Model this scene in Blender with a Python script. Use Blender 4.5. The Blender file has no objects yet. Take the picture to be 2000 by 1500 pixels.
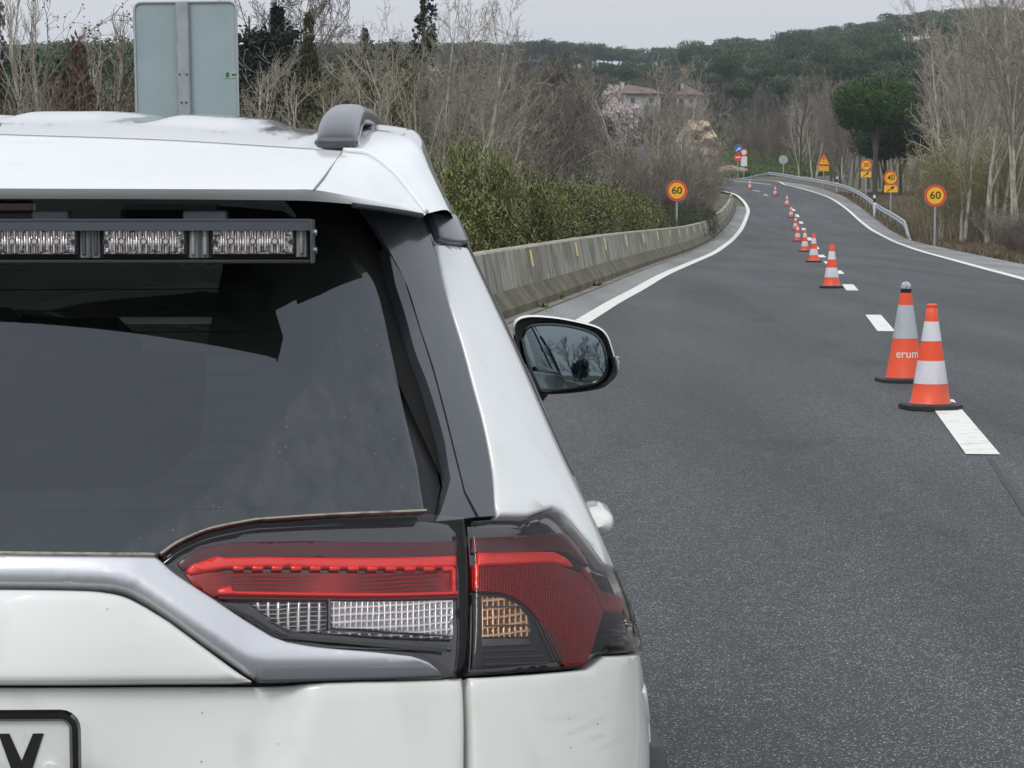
import bpy, bmesh, math, random
import numpy as np
from mathutils import Vector, noise
from mathutils.geometry import delaunay_2d_cdt

# ------------------------------------------------------------------ camera, sky, sun, exposure
F = 4500.0                      # focal length in pixels of the 2000 px wide photograph
PITCH = math.atan(360 / F)
CAMZ = 1.5
scene = bpy.context.scene
cd = bpy.data.cameras.new('camera')
cam = bpy.data.objects.new('camera', cd)
scene.collection.objects.link(cam)
cam.location = (0, 0, CAMZ)
cam.rotation_euler = (math.pi / 2 - PITCH, 0, 0)
cd.sensor_width = 36
cd.lens = F / 2000 * 36
cd.clip_start = 0.1
cd.clip_end = 6000
scene.camera = cam

SUN_EL, SUN_AZ = math.radians(52), math.radians(205)     # azimuth clockwise from +Y
world = bpy.data.worlds.new('World')
scene.world = world
world.use_nodes = True
nt = world.node_tree
bg = nt.nodes['Background']
bg.inputs['Strength'].default_value = 0.1
sky = nt.nodes.new('ShaderNodeTexSky')
sky.sky_type = 'NISHITA'
sky.sun_disc = False
sky.sun_elevation = SUN_EL
sky.sun_rotation = SUN_AZ
sky.dust_density = 4
hsv = nt.nodes.new('ShaderNodeHueSaturation')
hsv.inputs['Saturation'].default_value = 0.25
nt.links.new(sky.outputs[0], hsv.inputs['Color'])
geo = nt.nodes.new('ShaderNodeTexCoord')
sep = nt.nodes.new('ShaderNodeSeparateXYZ')
nt.links.new(geo.outputs['Generated'], sep.inputs[0])
nz = nt.nodes.new('ShaderNodeTexNoise')
nz.inputs['Scale'].default_value = 2.2
nz.inputs['Detail'].default_value = 3
mp = nt.nodes.new('ShaderNodeMapping')
mp.inputs['Scale'].default_value = (1, 1, 3.5)
nt.links.new(geo.outputs['Generated'], mp.inputs[0])
nt.links.new(mp.outputs[0], nz.inputs['Vector'])
ramp = nt.nodes.new('ShaderNodeValToRGB')                 # overcast: brighter towards the zenith
cr = ramp.color_ramp
cr.elements[0].position = 0.0; cr.elements[0].color = (0.60, 0.625, 0.67, 1)
cr.elements[1].position = 1.0; cr.elements[1].color = (0.92, 0.98, 1.06, 1)
e = cr.elements.new(0.12); e.color = (0.60, 0.625, 0.67, 1)
e = cr.elements.new(0.45); e.color = (0.82, 0.87, 0.95, 1)
nt.links.new(sep.outputs['Z'], ramp.inputs[0])
m1 = nt.nodes.new('ShaderNodeMix'); m1.data_type = 'RGBA'; m1.blend_type = 'MULTIPLY'
m1.inputs[0].default_value = 0.22
nt.links.new(ramp.outputs[0], m1.inputs[6]); 
r2 = nt.nodes.new('ShaderNodeValToRGB')
r2.color_ramp.elements[0].position = 0.3; r2.color_ramp.elements[0].color = (.6, .6, .62, 1)
r2.color_ramp.elements[1].position = 0.7; r2.color_ramp.elements[1].color = (1, 1, 1, 1)
nt.links.new(nz.outputs[0], r2.inputs[0]); nt.links.new(r2.outputs[0], m1.inputs[7])
m2 = nt.nodes.new('ShaderNodeVectorMath'); m2.operation = 'SCALE'; m2.inputs['Scale'].default_value = 11.2
nt.links.new(m1.outputs[2], m2.inputs[0])
m3 = nt.nodes.new('ShaderNodeMix'); m3.data_type = 'RGBA'; m3.inputs[0].default_value = 0.03
nt.links.new(m2.outputs[0], m3.inputs[6]); nt.links.new(hsv.outputs[0], m3.inputs[7])
nt.links.new(m3.outputs[2], bg.inputs['Color'])

sl = bpy.data.lights.new('sun', 'SUN')
sl.energy = 1.15
sl.angle = math.radians(18)
sl.color = (1.0, 0.97, 0.92)
sun = bpy.data.objects.new('sun', sl)
scene.collection.objects.link(sun)
sd = Vector((math.sin(SUN_AZ) * math.cos(SUN_EL), math.cos(SUN_AZ) * math.cos(SUN_EL), math.sin(SUN_EL)))
sun.rotation_euler = sd.to_track_quat('Z', 'Y').to_euler()
sun.location = sd * 50
scene.view_settings.view_transform = 'Standard'
scene.view_settings.look = 'None'
scene.view_settings.exposure = 0.1
scene.view_settings.gamma = 1
scene.cycles.use_denoising = True
scene.cycles.max_bounces = 8
scene.cycles.transparent_max_bounces = 16

# ------------------------------------------------------------------ helpers
C = scene.collection
R = random.Random(7)
_sp, _cp = math.sin(PITCH), math.cos(PITCH)

def ray(px, py):
    u, v = (px - 1000) / F, (750 - py) / F
    return u, _cp + v * _sp, -_sp + v * _cp

def pt(px, py, D):
    a, b, c = ray(px, py)
    return Vector((a / b * D, D, CAMZ + c / b * D))

def mesh(name, verts, faces, mats, parent=None, mi=None, smooth=False, sharp=None):
    me = bpy.data.meshes.new(name)
    me.from_pydata([tuple(v) for v in verts], [], faces)
    if not isinstance(mats, (list, tuple)): mats = [mats]
    for m in mats: me.materials.append(m)
    if mi is not None: me.polygons.foreach_set('material_index', mi)
    if smooth: me.polygons.foreach_set('use_smooth', [True] * len(me.polygons))
    me.update()
    if sharp is not None: me.set_sharp_from_angle(angle=math.radians(sharp))
    o = bpy.data.objects.new(name, me)
    C.objects.link(o)
    if parent: o.parent = parent
    return o

def tag(o, label=None, cat=None, group=None, kind=None):
    if label: o['label'] = label
    if cat: o['category'] = cat
    if group: o['group'] = group
    if kind: o['kind'] = kind
    return o

def thing(name, loc, label, cat, group=None, rz=0):
    o = bpy.data.objects.new(name, None)
    o.empty_display_size = 0.2
    C.objects.link(o)
    o.location = loc; o.rotation_euler = (0, 0, rz)
    return tag(o, label, cat, group)

def copy_tree(o, parent=None):
    c = o.copy(); C.objects.link(c); c.parent = parent
    for ch in o.children: copy_tree(ch, c)
    return c

class MB:
    """collects shapes for one mesh"""
    def __init__(s): s.v = []; s.f = []; s.m = []
    def add(s, vs, fs, m=0):
        n = len(s.v); s.v += [tuple(v) for v in vs]; s.f += [tuple(i + n for i in f) for f in fs]; s.m += [m] * len(fs)
    def box(s, c, d, m=0, bev=0.0):
        x, y, z = [k / 2 for k in d]; cx, cy, cz = c
        if bev <= 0:
            vs = [(cx + i * x, cy + j * y, cz + k * z) for k in (-1, 1) for j in (-1, 1) for i in (-1, 1)]
            s.add(vs, [(0, 2, 3, 1), (4, 5, 7, 6), (0, 1, 5, 4), (2, 6, 7, 3), (0, 4, 6, 2), (1, 3, 7, 5)], m)
            return
        b = min(bev, x * .9, y * .9, z * .9)
        vs = []; idx = {}
        for k in (-1, 1):
            for j in (-1, 1):
                for i in (-1, 1):
                    for a in range(3):
                        p = [i * (x - b), j * (y - b), k * (z - b)]
                        p[a] = (i * x, j * y, k * z)[a]
                        idx[i, j, k, a] = len(vs); vs.append((cx + p[0], cy + p[1], cz + p[2]))
        fs = []
        I = lambda i, j, k, a: idx[i, j, k, a]
        for q in (-1, 1):
            fs.append((I(q, -1, -1, 0), I(q, 1, -1, 0), I(q, 1, 1, 0), I(q, -1, 1, 0)))
            fs.append((I(-1, q, -1, 1), I(1, q, -1, 1), I(1, q, 1, 1), I(-1, q, 1, 1)))
            fs.append((I(-1, -1, q, 2), I(1, -1, q, 2), I(1, 1, q, 2), I(-1, 1, q, 2)))
            for r in (-1, 1):
                fs.append((I(q, r, -1, 0), I(q, r, 1, 0), I(q, r, 1, 1), I(q, r, -1, 1)))
                fs.append((I(q, -1, r, 0), I(q, 1, r, 0), I(q, 1, r, 2), I(q, -1, r, 2)))
                fs.append((I(-1, q, r, 1), I(1, q, r, 1), I(1, q, r, 2), I(-1, q, r, 2)))
                for t in (-1, 1): fs.append((I(q, r, t, 0), I(q, r, t, 1), I(q, r, t, 2)))
        # orient outwards
        out = []
        cc = Vector(c)
        for f in fs:
            P = [Vector(vs[i]) for i in f]
            n = (P[1] - P[0]).cross(P[2] - P[0]); mid = sum(P, Vector()) / len(P)
            out.append(f if n.dot(mid - cc) > 0 else tuple(reversed(f)))
        s.add(vs, out, m)
    def tube(s, pts, rad, n=8, m=0, caps=True):
        if not isinstance(rad, (list, tuple)): rad = [rad] * len(pts)
        pts = [Vector(p) for p in pts]
        vs = []; fs = []
        ref = None
        for i, p in enumerate(pts):
            t = (pts[min(i + 1, len(pts) - 1)] - pts[max(i - 1, 0)])
            t = t.normalized() if t.length > 1e-9 else Vector((0, 0, 1))
            if ref is None:
                ref = t.orthogonal().normalized()
            ref = (ref - t * ref.dot(t))
            ref = ref.normalized() if ref.length > 1e-6 else t.orthogonal().normalized()
            b = t.cross(ref)
            for k in range(n):
                a = 2 * math.pi * k / n
                vs.append(p + (ref * math.cos(a) + b * math.sin(a)) * rad[i])
        for i in range(len(pts) - 1):
            for k in range(n):
                fs.append((i * n + k, i * n + (k + 1) % n, (i + 1) * n + (k + 1) % n, (i + 1) * n + k))
        if caps and n > 2:
            fs.append(tuple(reversed(range(n)))); fs.append(tuple((len(pts) - 1) * n + k for k in range(n)))
        s.add(vs, fs, m)
    def lathe(s, prof, n=32, mats=None, c=(0, 0, 0)):
        vs = []; fs = []; ms = []
        for r, z in prof:
            for k in range(n):
                a = 2 * math.pi * k / n
                vs.append((c[0] + r * math.cos(a), c[1] + r * math.sin(a), c[2] + z))
        for i in range(len(prof) - 1):
            for k in range(n):
                fs.append((i * n + k, i * n + (k + 1) % n, (i + 1) * n + (k + 1) % n, (i + 1) * n + k))
                ms.append(mats[i] if mats else 0)
        n0 = len(s.v); s.v += vs; s.f += [tuple(i + n0 for i in f) for f in fs]; s.m += ms
    def prism(s, poly, y0, y1, m=0):
        """outline poly in (x, z), extruded from y0 to y1 (y0 < y1), counter-clockwise seen from -y"""
        n = len(poly)
        vs = [(x, y0, z) for x, z in poly] + [(x, y1, z) for x, z in poly]
        fs = [tuple(range(n)), tuple(reversed(range(n, 2 * n)))]
        for i in range(n):
            j = (i + 1) % n; fs.append((j, i, i + n, j + n))
        s.add(vs, fs, m)
    def build(s, name, mats, parent=None, smooth=False, sharp=None):
        return mesh(name, s.v, s.f, mats, parent, s.m, smooth, sharp)

def cat_rom(P, sub):
    P = [np.array(p, float) for p in P]
    if sub <= 1 or len(P) < 3: return P
    out = []
    for i in range(len(P) - 1):
        p0 = P[i - 1] if i else 2 * P[0] - P[1]
        p1, p2 = P[i], P[i + 1]
        p3 = P[i + 2] if i + 2 < len(P) else 2 * P[-1] - P[-2]
        for k in range(sub):
            t = k / sub
            out.append(.5 * (2 * p1 + (p2 - p0) * t + (2 * p0 - 5 * p1 + 4 * p2 - p3) * t * t + (3 * p1 - p0 - 3 * p2 + p3) * t ** 3))
    out.append(P[-1])
    return out

# ------------------------------------------------------------------ materials
def pmat(name, base, rough=.5, metal=0., coat=0., spec=.5, var=None, bump=None, coat_rough=.03, island=None, orand=0):
    m = bpy.data.materials.new(name); m.use_nodes = True
    t = m.node_tree; b = t.nodes['Principled BSDF']
    b.inputs['Base Color'].default_value = (*base, 1)
    b.inputs['Roughness'].default_value = rough
    b.inputs['Metallic'].default_value = metal
    b.inputs['Coat Weight'].default_value = coat
    b.inputs['Coat Roughness'].default_value = coat_rough
    b.inputs['Specular IOR Level'].default_value = spec
    tc = t.nodes.new('ShaderNodeTexCoord')
    col = None
    if island:
        g = t.nodes.new('ShaderNodeNewGeometry'); r = t.nodes.new('ShaderNodeValToRGB')
        r.color_ramp.elements[0].color = (*island[0], 1); r.color_ramp.elements[1].color = (*island[-1], 1)
        for k, c in enumerate(island[1:-1]):
            e = r.color_ramp.elements.new((k + 1) / (len(island) - 1)); e.color = (*c, 1)
        t.links.new(g.outputs['Random Per Island'], r.inputs[0]); col = r.outputs[0]
        if orand:
            oi = t.nodes.new('ShaderNodeObjectInfo'); om = t.nodes.new('ShaderNodeMapRange'); om.inputs[3].default_value = 1 - orand; om.inputs[4].default_value = 1 + orand
            t.links.new(oi.outputs['Random'], om.inputs[0]); vs_ = t.nodes.new('ShaderNodeVectorMath'); vs_.operation = 'SCALE'
            t.links.new(col, vs_.inputs[0]); t.links.new(om.outputs[0], vs_.inputs['Scale']); col = vs_.outputs[0]
        t.links.new(col, b.inputs['Base Color'])
    for v in (var or []):     # (scale, colour, low, high, stretch, detail)
        sc, c2, lo, hi = v[:4]; st = v[4] if len(v) > 4 else (1, 1, 1); det = v[5] if len(v) > 5 else 4
        mpn = t.nodes.new('ShaderNodeMapping'); mpn.inputs['Scale'].default_value = st
        t.links.new(tc.outputs['Object'], mpn.inputs[0])
        n = t.nodes.new('ShaderNodeTexNoise'); n.inputs['Scale'].default_value = sc; n.inputs['Detail'].default_value = det
        t.links.new(mpn.outputs[0], n.inputs['Vector'])
        mr = t.nodes.new('ShaderNodeMapRange'); mr.inputs[1].default_value = lo; mr.inputs[2].default_value = hi
        t.links.new(n.outputs[0], mr.inputs[0])
        mx = t.nodes.new('ShaderNodeMix'); mx.data_type = 'RGBA'
        t.links.new(mr.outputs[0], mx.inputs[0])
        if col is None: mx.inputs[6].default_value = (*base, 1)
        else: t.links.new(col, mx.inputs[6])
        mx.inputs[7].default_value = (*c2, 1)
        col = mx.outputs[2]
        t.links.new(col, b.inputs['Base Color'])
    if bump:
        sc, strength, dist = bump[:3]; st = bump[3] if len(bump) > 3 else (1, 1, 1)
        mpn = t.nodes.new('ShaderNodeMapping'); mpn.inputs['Scale'].default_value = st
        t.links.new(tc.outputs['Object'], mpn.inputs[0])
        n = t.nodes.new('ShaderNodeTexNoise'); n.inputs['Scale'].default_value = sc; n.inputs['Detail'].default_value = 5
        t.links.new(mpn.outputs[0], n.inputs['Vector'])
        bp = t.nodes.new('ShaderNodeBump'); bp.inputs['Strength'].default_value = strength; bp.inputs['Distance'].default_value = dist
        t.links.new(n.outputs[0], bp.inputs['Height']); t.links.new(bp.outputs[0], b.inputs['Normal'])
    return m

def glassmat(name, tint, ior=1.5, rough=0.0, dirt=0.0, refl=(1, 1, 1)):
    m = bpy.data.materials.new(name); m.use_nodes = True
    t = m.node_tree; t.nodes.remove(t.nodes['Principled BSDF'])
    out = t.nodes['Material Output']
    tr = t.nodes.new('ShaderNodeBsdfTransparent'); tr.inputs[0].default_value = (*tint, 1)
    gl = t.nodes.new('ShaderNodeBsdfGlossy'); gl.inputs['Roughness'].default_value = rough
    gl.inputs[0].default_value = (*refl, 1)
    fr = t.nodes.new('ShaderNodeFresnel'); fr.inputs[0].default_value = ior
    mx = t.nodes.new('ShaderNodeMixShader')
    t.links.new(fr.outputs[0], mx.inputs[0]); t.links.new(tr.outputs[0], mx.inputs[1]); t.links.new(gl.outputs[0], mx.inputs[2])
    last = mx.outputs[0]
    if dirt > 0:
        tc = t.nodes.new('ShaderNodeTexCoord')
        mpn = t.nodes.new('ShaderNodeMapping'); mpn.inputs['Scale'].default_value = (1, 1, .25)
        n = t.nodes.new('ShaderNodeTexNoise'); n.inputs['Scale'].default_value = 48; n.inputs['Detail'].default_value = 10; n.inputs['Roughness'].default_value = .7
        n2 = t.nodes.new('ShaderNodeTexVoronoi'); n2.inputs['Scale'].default_value = 130
        t.links.new(tc.outputs['Object'], mpn.inputs[0]); t.links.new(mpn.outputs[0], n.inputs['Vector']); t.links.new(tc.outputs['Object'], n2.inputs['Vector'])
        a = t.nodes.new('ShaderNodeMapRange'); a.inputs[1].default_value = .35; a.inputs[2].default_value = .85; a.inputs[4].default_value = dirt
        t.links.new(n.outputs[0], a.inputs[0])
        # specks: only some voronoi cells carry one
        lt = t.nodes.new('ShaderNodeMath'); lt.operation = 'LESS_THAN'; lt.inputs[1].default_value = .13
        t.links.new(n2.outputs['Distance'], lt.inputs[0])
        sx = t.nodes.new('ShaderNodeSeparateColor'); t.links.new(n2.outputs['Color'], sx.inputs[0])
        g2 = t.nodes.new('ShaderNodeMath'); g2.operation = 'GREATER_THAN'; g2.inputs[1].default_value = .72
        t.links.new(sx.outputs[0], g2.inputs[0])
        mu = t.nodes.new('ShaderNodeMath'); mu.operation = 'MULTIPLY'; t.links.new(lt.outputs[0], mu.inputs[0]); t.links.new(g2.outputs[0], mu.inputs[1])
        mu2 = t.nodes.new('ShaderNodeMath'); mu2.operation = 'MULTIPLY'; mu2.inputs[1].default_value = .22; t.links.new(mu.outputs[0], mu2.inputs[0])
        ad = t.nodes.new('ShaderNodeMath'); ad.operation = 'ADD'; t.links.new(a.outputs[0], ad.inputs[0]); t.links.new(mu2.outputs[0], ad.inputs[1])
        # the wiper's cleaned sweep: a circle about the wiper pivot carries less dust
        sp = t.nodes.new('ShaderNodeVectorMath'); sp.operation = 'DISTANCE'; sp.inputs[1].default_value = (0.0, .32, 1.55)
        t.links.new(tc.outputs['Object'], sp.inputs[0])
        w = t.nodes.new('ShaderNodeMapRange'); w.inputs[1].default_value = .545; w.inputs[2].default_value = .556; w.inputs[3].default_value = .35; w.inputs[4].default_value = 1.6
        t.links.new(sp.outputs['Value'], w.inputs[0])
        mu3 = t.nodes.new('ShaderNodeMath'); mu3.operation = 'MULTIPLY'; t.links.new(ad.outputs[0], mu3.inputs[0]); t.links.new(w.outputs[0], mu3.inputs[1])
        df = t.nodes.new('ShaderNodeBsdfDiffuse'); df.inputs[0].default_value = (.40, .40, .41, 1)
        m4 = t.nodes.new('ShaderNodeMixShader')
        t.links.new(mu3.outputs[0], m4.inputs[0]); t.links.new(last, m4.inputs[1]); t.links.new(df.outputs[0], m4.inputs[2])
        last = m4.outputs[0]
    t.links.new(last, out.inputs['Surface'])
    return m

def asphalt(name, dark, light, grain, mixhi):
    m = bpy.data.materials.new(name); m.use_nodes = True
    t = m.node_tree; b = t.nodes['Principled BSDF']; b.inputs['Roughness'].default_value = .78
    b.inputs['Specular IOR Level'].default_value = .35
    tc = t.nodes.new('ShaderNodeTexCoord')
    v = t.nodes.new('ShaderNodeTexVoronoi'); v.inputs['Scale'].default_value = grain
    t.links.new(tc.outputs['Object'], v.inputs['Vector'])
    s = t.nodes.new('ShaderNodeSeparateColor'); t.links.new(v.outputs['Color'], s.inputs[0])
    r = t.nodes.new('ShaderNodeValToRGB'); r.color_ramp.elements[0].color = (*dark, 1); r.color_ramp.elements[1].color = (*light, 1)
    e = r.color_ramp.elements.new(mixhi); e.color = tuple(d * 1.45 for d in dark) + (1,)
    t.links.new(s.outputs[0], r.inputs[0])
    n = t.nodes.new('ShaderNodeTexNoise'); n.inputs['Scale'].default_value = .55; n.inputs['Detail'].default_value = 7
    mpn = t.nodes.new('ShaderNodeMapping'); mpn.inputs['Scale'].default_value = (1.6, .16, 1); mpn.inputs['Rotation'].default_value = (0, 0, math.radians(6.7))
    t.links.new(tc.outputs['Object'], mpn.inputs[0]); t.links.new(mpn.outputs[0], n.inputs['Vector'])
    mr = t.nodes.new('ShaderNodeMapRange'); mr.inputs[1].default_value = .3; mr.inputs[2].default_value = .7; mr.inputs[3].default_value = .72; mr.inputs[4].default_value = 1.26
    t.links.new(n.outputs[0], mr.inputs[0])
    n3 = t.nodes.new('ShaderNodeTexNoise'); n3.inputs['Scale'].default_value = 9; n3.inputs['Detail'].default_value = 6
    t.links.new(tc.outputs['Object'], n3.inputs['Vector'])
    mr3 = t.nodes.new('ShaderNodeMapRange'); mr3.inputs[1].default_value = .3; mr3.inputs[2].default_value = .7; mr3.inputs[3].default_value = .88; mr3.inputs[4].default_value = 1.12
    t.links.new(n3.outputs[0], mr3.inputs[0])
    mm = t.nodes.new('ShaderNodeMath'); mm.operation = 'MULTIPLY'; t.links.new(mr.outputs[0], mm.inputs[0]); t.links.new(mr3.outputs[0], mm.inputs[1])
    n4 = t.nodes.new('ShaderNodeTexNoise'); n4.inputs['Scale'].default_value = 1.1; n4.inputs['Detail'].default_value = 3
    mp4 = t.nodes.new('ShaderNodeMapping'); mp4.inputs['Scale'].default_value = (1.2, .5, 1); mp4.inputs['Location'].default_value = (3, 7, 1)
    t.links.new(tc.outputs['Object'], mp4.inputs[0]); t.links.new(mp4.outputs[0], n4.inputs['Vector'])
    mr4 = t.nodes.new('ShaderNodeMapRange'); mr4.inputs[1].default_value = .64; mr4.inputs[2].default_value = .74; mr4.inputs[3].default_value = 1; mr4.inputs[4].default_value = .72
    t.links.new(n4.outputs[0], mr4.inputs[0])
    mm2 = t.nodes.new('ShaderNodeMath'); mm2.operation = 'MULTIPLY'; t.links.new(mm.outputs[0], mm2.inputs[0]); t.links.new(mr4.outputs[0], mm2.inputs[1]); mm = mm2
    sc = t.nodes.new('ShaderNodeVectorMath'); sc.operation = 'SCALE'
    t.links.new(r.outputs[0], sc.inputs[0]); t.links.new(mm.outputs[0], sc.inputs['Scale'])
    t.links.new(sc.outputs[0], b.inputs['Base Color'])
    bp = t.nodes.new('ShaderNodeBump'); bp.inputs['Strength'].default_value = .55; bp.inputs['Distance'].default_value = .004
    t.links.new(v.outputs['Distance'], bp.inputs['Height']); t.links.new(bp.outputs[0], b.inputs['Normal'])
    return m

M = {}
M['asphalt'] = asphalt('asphalt_dark', (.037, .0395, .041), (.40, .405, .40), 225, .885)
M['shoulder'] = asphalt('asphalt_worn', (.13, .132, .13), (.42, .42, .41), 90, .6)
M['line'] = pmat('road_paint', (.72, .71, .65), .75, var=[(6, (.45, .45, .42), .5, .8), (60, (.35, .35, .33), .62, .75)])
M['concrete'] = pmat('barrier_concrete', (.36, .34, .27), .9, var=[(1.1, (.19, .18, .135), .42, .62, (1, 1, 1)), (6, (.085, .08, .06), .46, .72, (1, 1, .05)), (19, (.45, .43, .36), .55, .8, (1, 1, .05)), (31, (.10, .095, .075), .6, .75, (1, 1, .04)), (40, (.12, .12, .1), .6, .8)], bump=(40, .3, .004))
M['concrete_low'] = pmat('barrier_mossy_concrete', (.165, .145, .10), .95, var=[(1.3, (.085, .08, .045), .4, .6, (1, 1, .3)), (5, (.07, .062, .045), .45, .7, (1, 1, .1)), (25, (.2, .19, .16), .55, .8), (90, (.3, .29, .25), .66, .75)], bump=(60, .3, .004))
M['concrete_top'] = pmat('barrier_top_concrete', (.36, .33, .27), .9, var=[(5, (.2, .18, .14), .4, .7)])
M['yellow_mark'] = pmat('yellow_reflector', (.85, .66, .22), .5, var=[(20, (.85, .76, .45), .4, .7)])
M['soil'] = pmat('verge_soil', (.115, .095, .068), .95, var=[(.35, (.075, .085, .035), .42, .6), (3.0, (.17, .14, .09), .5, .75), (16, (.06, .05, .035), .5, .7)], bump=(5, .6, .05))
M['sand'] = pmat('sandy_grit', (.36, .28, .19), .95, var=[(2, (.18, .14, .09), .45, .65), (18, (.44, .36, .26), .5, .8)], bump=(14, .6, .02))
M['galv'] = pmat('galvanised_steel', (.46, .48, .5), .38, .85, var=[(7, (.33, .35, .37), .4, .7)])
M['post'] = pmat('grey_post', (.42, .45, .47), .45, .5, var=[(9, (.32, .34, .36), .4, .7)])
M['sign_back'] = pmat('sign_back_grey_green', (.33, .41, .435), .5, var=[(2.5, (.28, .36, .38), .4, .7), (30, (.37, .44, .46), .55, .8)])
M['sign_red'] = pmat('sign_red', (.74, .055, .015), .4)
M['sign_pale'] = pmat('sign_red_edge', (.72, .10, .07), .4)
M['sign_yellow'] = pmat('sign_yellow', (.93, .50, .02), .45)
M['sign_white'] = pmat('sign_white', (.75, .76, .76), .5)
M['sign_blue'] = pmat('sign_blue', (.02, .12, .5), .4)
M['black'] = pmat('black_paint', (.012, .012, .013), .5)
M['cone_orange'] = pmat('cone_orange', (.86, .085, .022), .42, var=[(7, (.72, .10, .045), .5, .8), (60, (.5, .1, .06), .60, .75), (3, (.55, .09, .04), .52, .75, (1, 1, .4))])
M['cone_white'] = pmat('cone_reflective_white', (.70, .68, .72), .38, var=[(5, (.52, .50, .53), .4, .8, (1, 1, .4)), (70, (.35, .33, .33), .62, .75)])
M['cone_grey'] = pmat('cone_reflective_grey', (.44, .47, .49), .38, var=[(5, (.32, .35, .37), .4, .8, (1, 1, .4))])
M['rubber'] = pmat('black_rubber', (.02, .021, .024), .6, bump=(60, .2, .002))
M['white_text'] = pmat('white_lettering', (.8, .8, .8), .5)
M['green_text'] = pmat('green_lettering', (.2, .5, .05), .5)
# car
SCUFF = (.80, .27, .82)
def paint():
    m = pmat('white_paint_dusty', (.76, .775, .765), .32, coat=1.0, coat_rough=.04,
             var=[(2.2, (.66, .665, .63), .45, .75), (14, (.67, .665, .63), .56, .8, (1, 1, .5), 8)])
    t = m.node_tree; b = t.nodes['Principled BSDF']
    src = b.inputs['Base Color'].links[0].from_socket
    tc = t.nodes.new('ShaderNodeTexCoord')
    v = t.nodes.new('ShaderNodeTexVoronoi'); v.inputs['Scale'].default_value = 55; t.links.new(tc.outputs['Object'], v.inputs['Vector'])
    s = t.nodes.new('ShaderNodeSeparateColor'); t.links.new(v.outputs['Color'], s.inputs[0])
    a = t.nodes.new('ShaderNodeMath'); a.operation = 'LESS_THAN'; a.inputs[1].default_value = .075; t.links.new(v.outputs['Distance'], a.inputs[0])
    g = t.nodes.new('ShaderNodeMath'); g.operation = 'GREATER_THAN'; g.inputs[1].default_value = .80; t.links.new(s.outputs[0], g.inputs[0])
    # dirt specks only low on the tail (road spray)
    sp = t.nodes.new('ShaderNodeSeparateXYZ'); t.links.new(tc.outputs['Object'], sp.inputs[0])
    lo = t.nodes.new('ShaderNodeMapRange'); lo.inputs[1].default_value = 1.2; lo.inputs[2].default_value = .95; lo.inputs[3].default_value = 0; lo.inputs[4].default_value = .75
    t.links.new(sp.outputs[2], lo.inputs[0])
    mu = t.nodes.new('ShaderNodeMath'); mu.operation = 'MULTIPLY'; t.links.new(a.outputs[0], mu.inputs[0]); t.links.new(g.outputs[0], mu.inputs[1])
    mu2 = t.nodes.new('ShaderNodeMath'); mu2.operation = 'MULTIPLY'; t.links.new(mu.outputs[0], mu2.inputs[0]); t.links.new(lo.outputs[0], mu2.inputs[1])
    mx = t.nodes.new('ShaderNodeMix'); mx.data_type = 'RGBA'; t.links.new(mu2.outputs[0], mx.inputs[0]); t.links.new(src, mx.inputs[6]); mx.inputs[7].default_value = (.12, .1, .08, 1)
    # scuffs low on the right-hand bumper corner
    sd_ = t.nodes.new('ShaderNodeVectorMath'); sd_.operation = 'DISTANCE'; sd_.inputs[1].default_value = SCUFF; t.links.new(tc.outputs['Object'], sd_.inputs[0])
    sm_ = t.nodes.new('ShaderNodeMapRange'); sm_.inputs[1].default_value = .10; sm_.inputs[2].default_value = .03; sm_.inputs[4].default_value = .28; t.links.new(sd_.outputs['Value'], sm_.inputs[0])
    smp = t.nodes.new('ShaderNodeMapping'); smp.inputs['Scale'].default_value = (9, 9, 60); smp.inputs['Rotation'].default_value = (0, math.radians(22), 0); t.links.new(tc.outputs['Object'], smp.inputs[0])
    sn_ = t.nodes.new('ShaderNodeTexNoise'); sn_.inputs['Scale'].default_value = 1.6; sn_.inputs['Detail'].default_value = 7; t.links.new(smp.outputs[0], sn_.inputs['Vector'])
    sr_ = t.nodes.new('ShaderNodeMapRange'); sr_.inputs[1].default_value = .54; sr_.inputs[2].default_value = .66; t.links.new(sn_.outputs[0], sr_.inputs[0])
    su_ = t.nodes.new('ShaderNodeMath'); su_.operation = 'MULTIPLY'; t.links.new(sm_.outputs[0], su_.inputs[0]); t.links.new(sr_.outputs[0], su_.inputs[1])
    mxs = t.nodes.new('ShaderNodeMix'); mxs.data_type = 'RGBA'; t.links.new(su_.outputs[0], mxs.inputs[0]); t.links.new(mx.outputs[2], mxs.inputs[6]); mxs.inputs[7].default_value = (.36, .35, .29, 1); mx = mxs
    # road film: whole lower tail a little warmer and greyer
    mx2 = t.nodes.new('ShaderNodeMix'); mx2.data_type = 'RGBA'; mx2.blend_type = 'MULTIPLY'
    lo2 = t.nodes.new('ShaderNodeMapRange'); lo2.inputs[1].default_value = 1.1; lo2.inputs[2].default_value = .98; lo2.inputs[3].default_value = 0; lo2.inputs[4].default_value = .8
    t.links.new(sp.outputs[2], lo2.inputs[0]); t.links.new(lo2.outputs[0], mx2.inputs[0]); t.links.new(mx.outputs[2], mx2.inputs[6]); mx2.inputs[7].default_value = (.945, .93, .875, 1)
    t.links.new(mx2.outputs[2], b.inputs['Base Color'])
    return m
M['paint'] = paint()
M['silver'] = pmat('silver_lilac_trim', (.58, .585, .605), .33, .5, coat=.6, var=[(3, (.5, .5, .54), .4, .7)])
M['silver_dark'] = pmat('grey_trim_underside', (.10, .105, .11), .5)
M['gloss_grey'] = pmat('gloss_grey_trim', (.06, .066, .077), .25, .0, coat=.8, coat_rough=.08, var=[(30, (.075, .08, .09), .5, .8)])
M['gloss_black'] = pmat('piano_black', (.008, .008, .009), .12, coat=1.0)
M['plastic'] = pmat('matt_black_plastic', (.016, .017, .019), .55, bump=(300, .15, .001))
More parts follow.
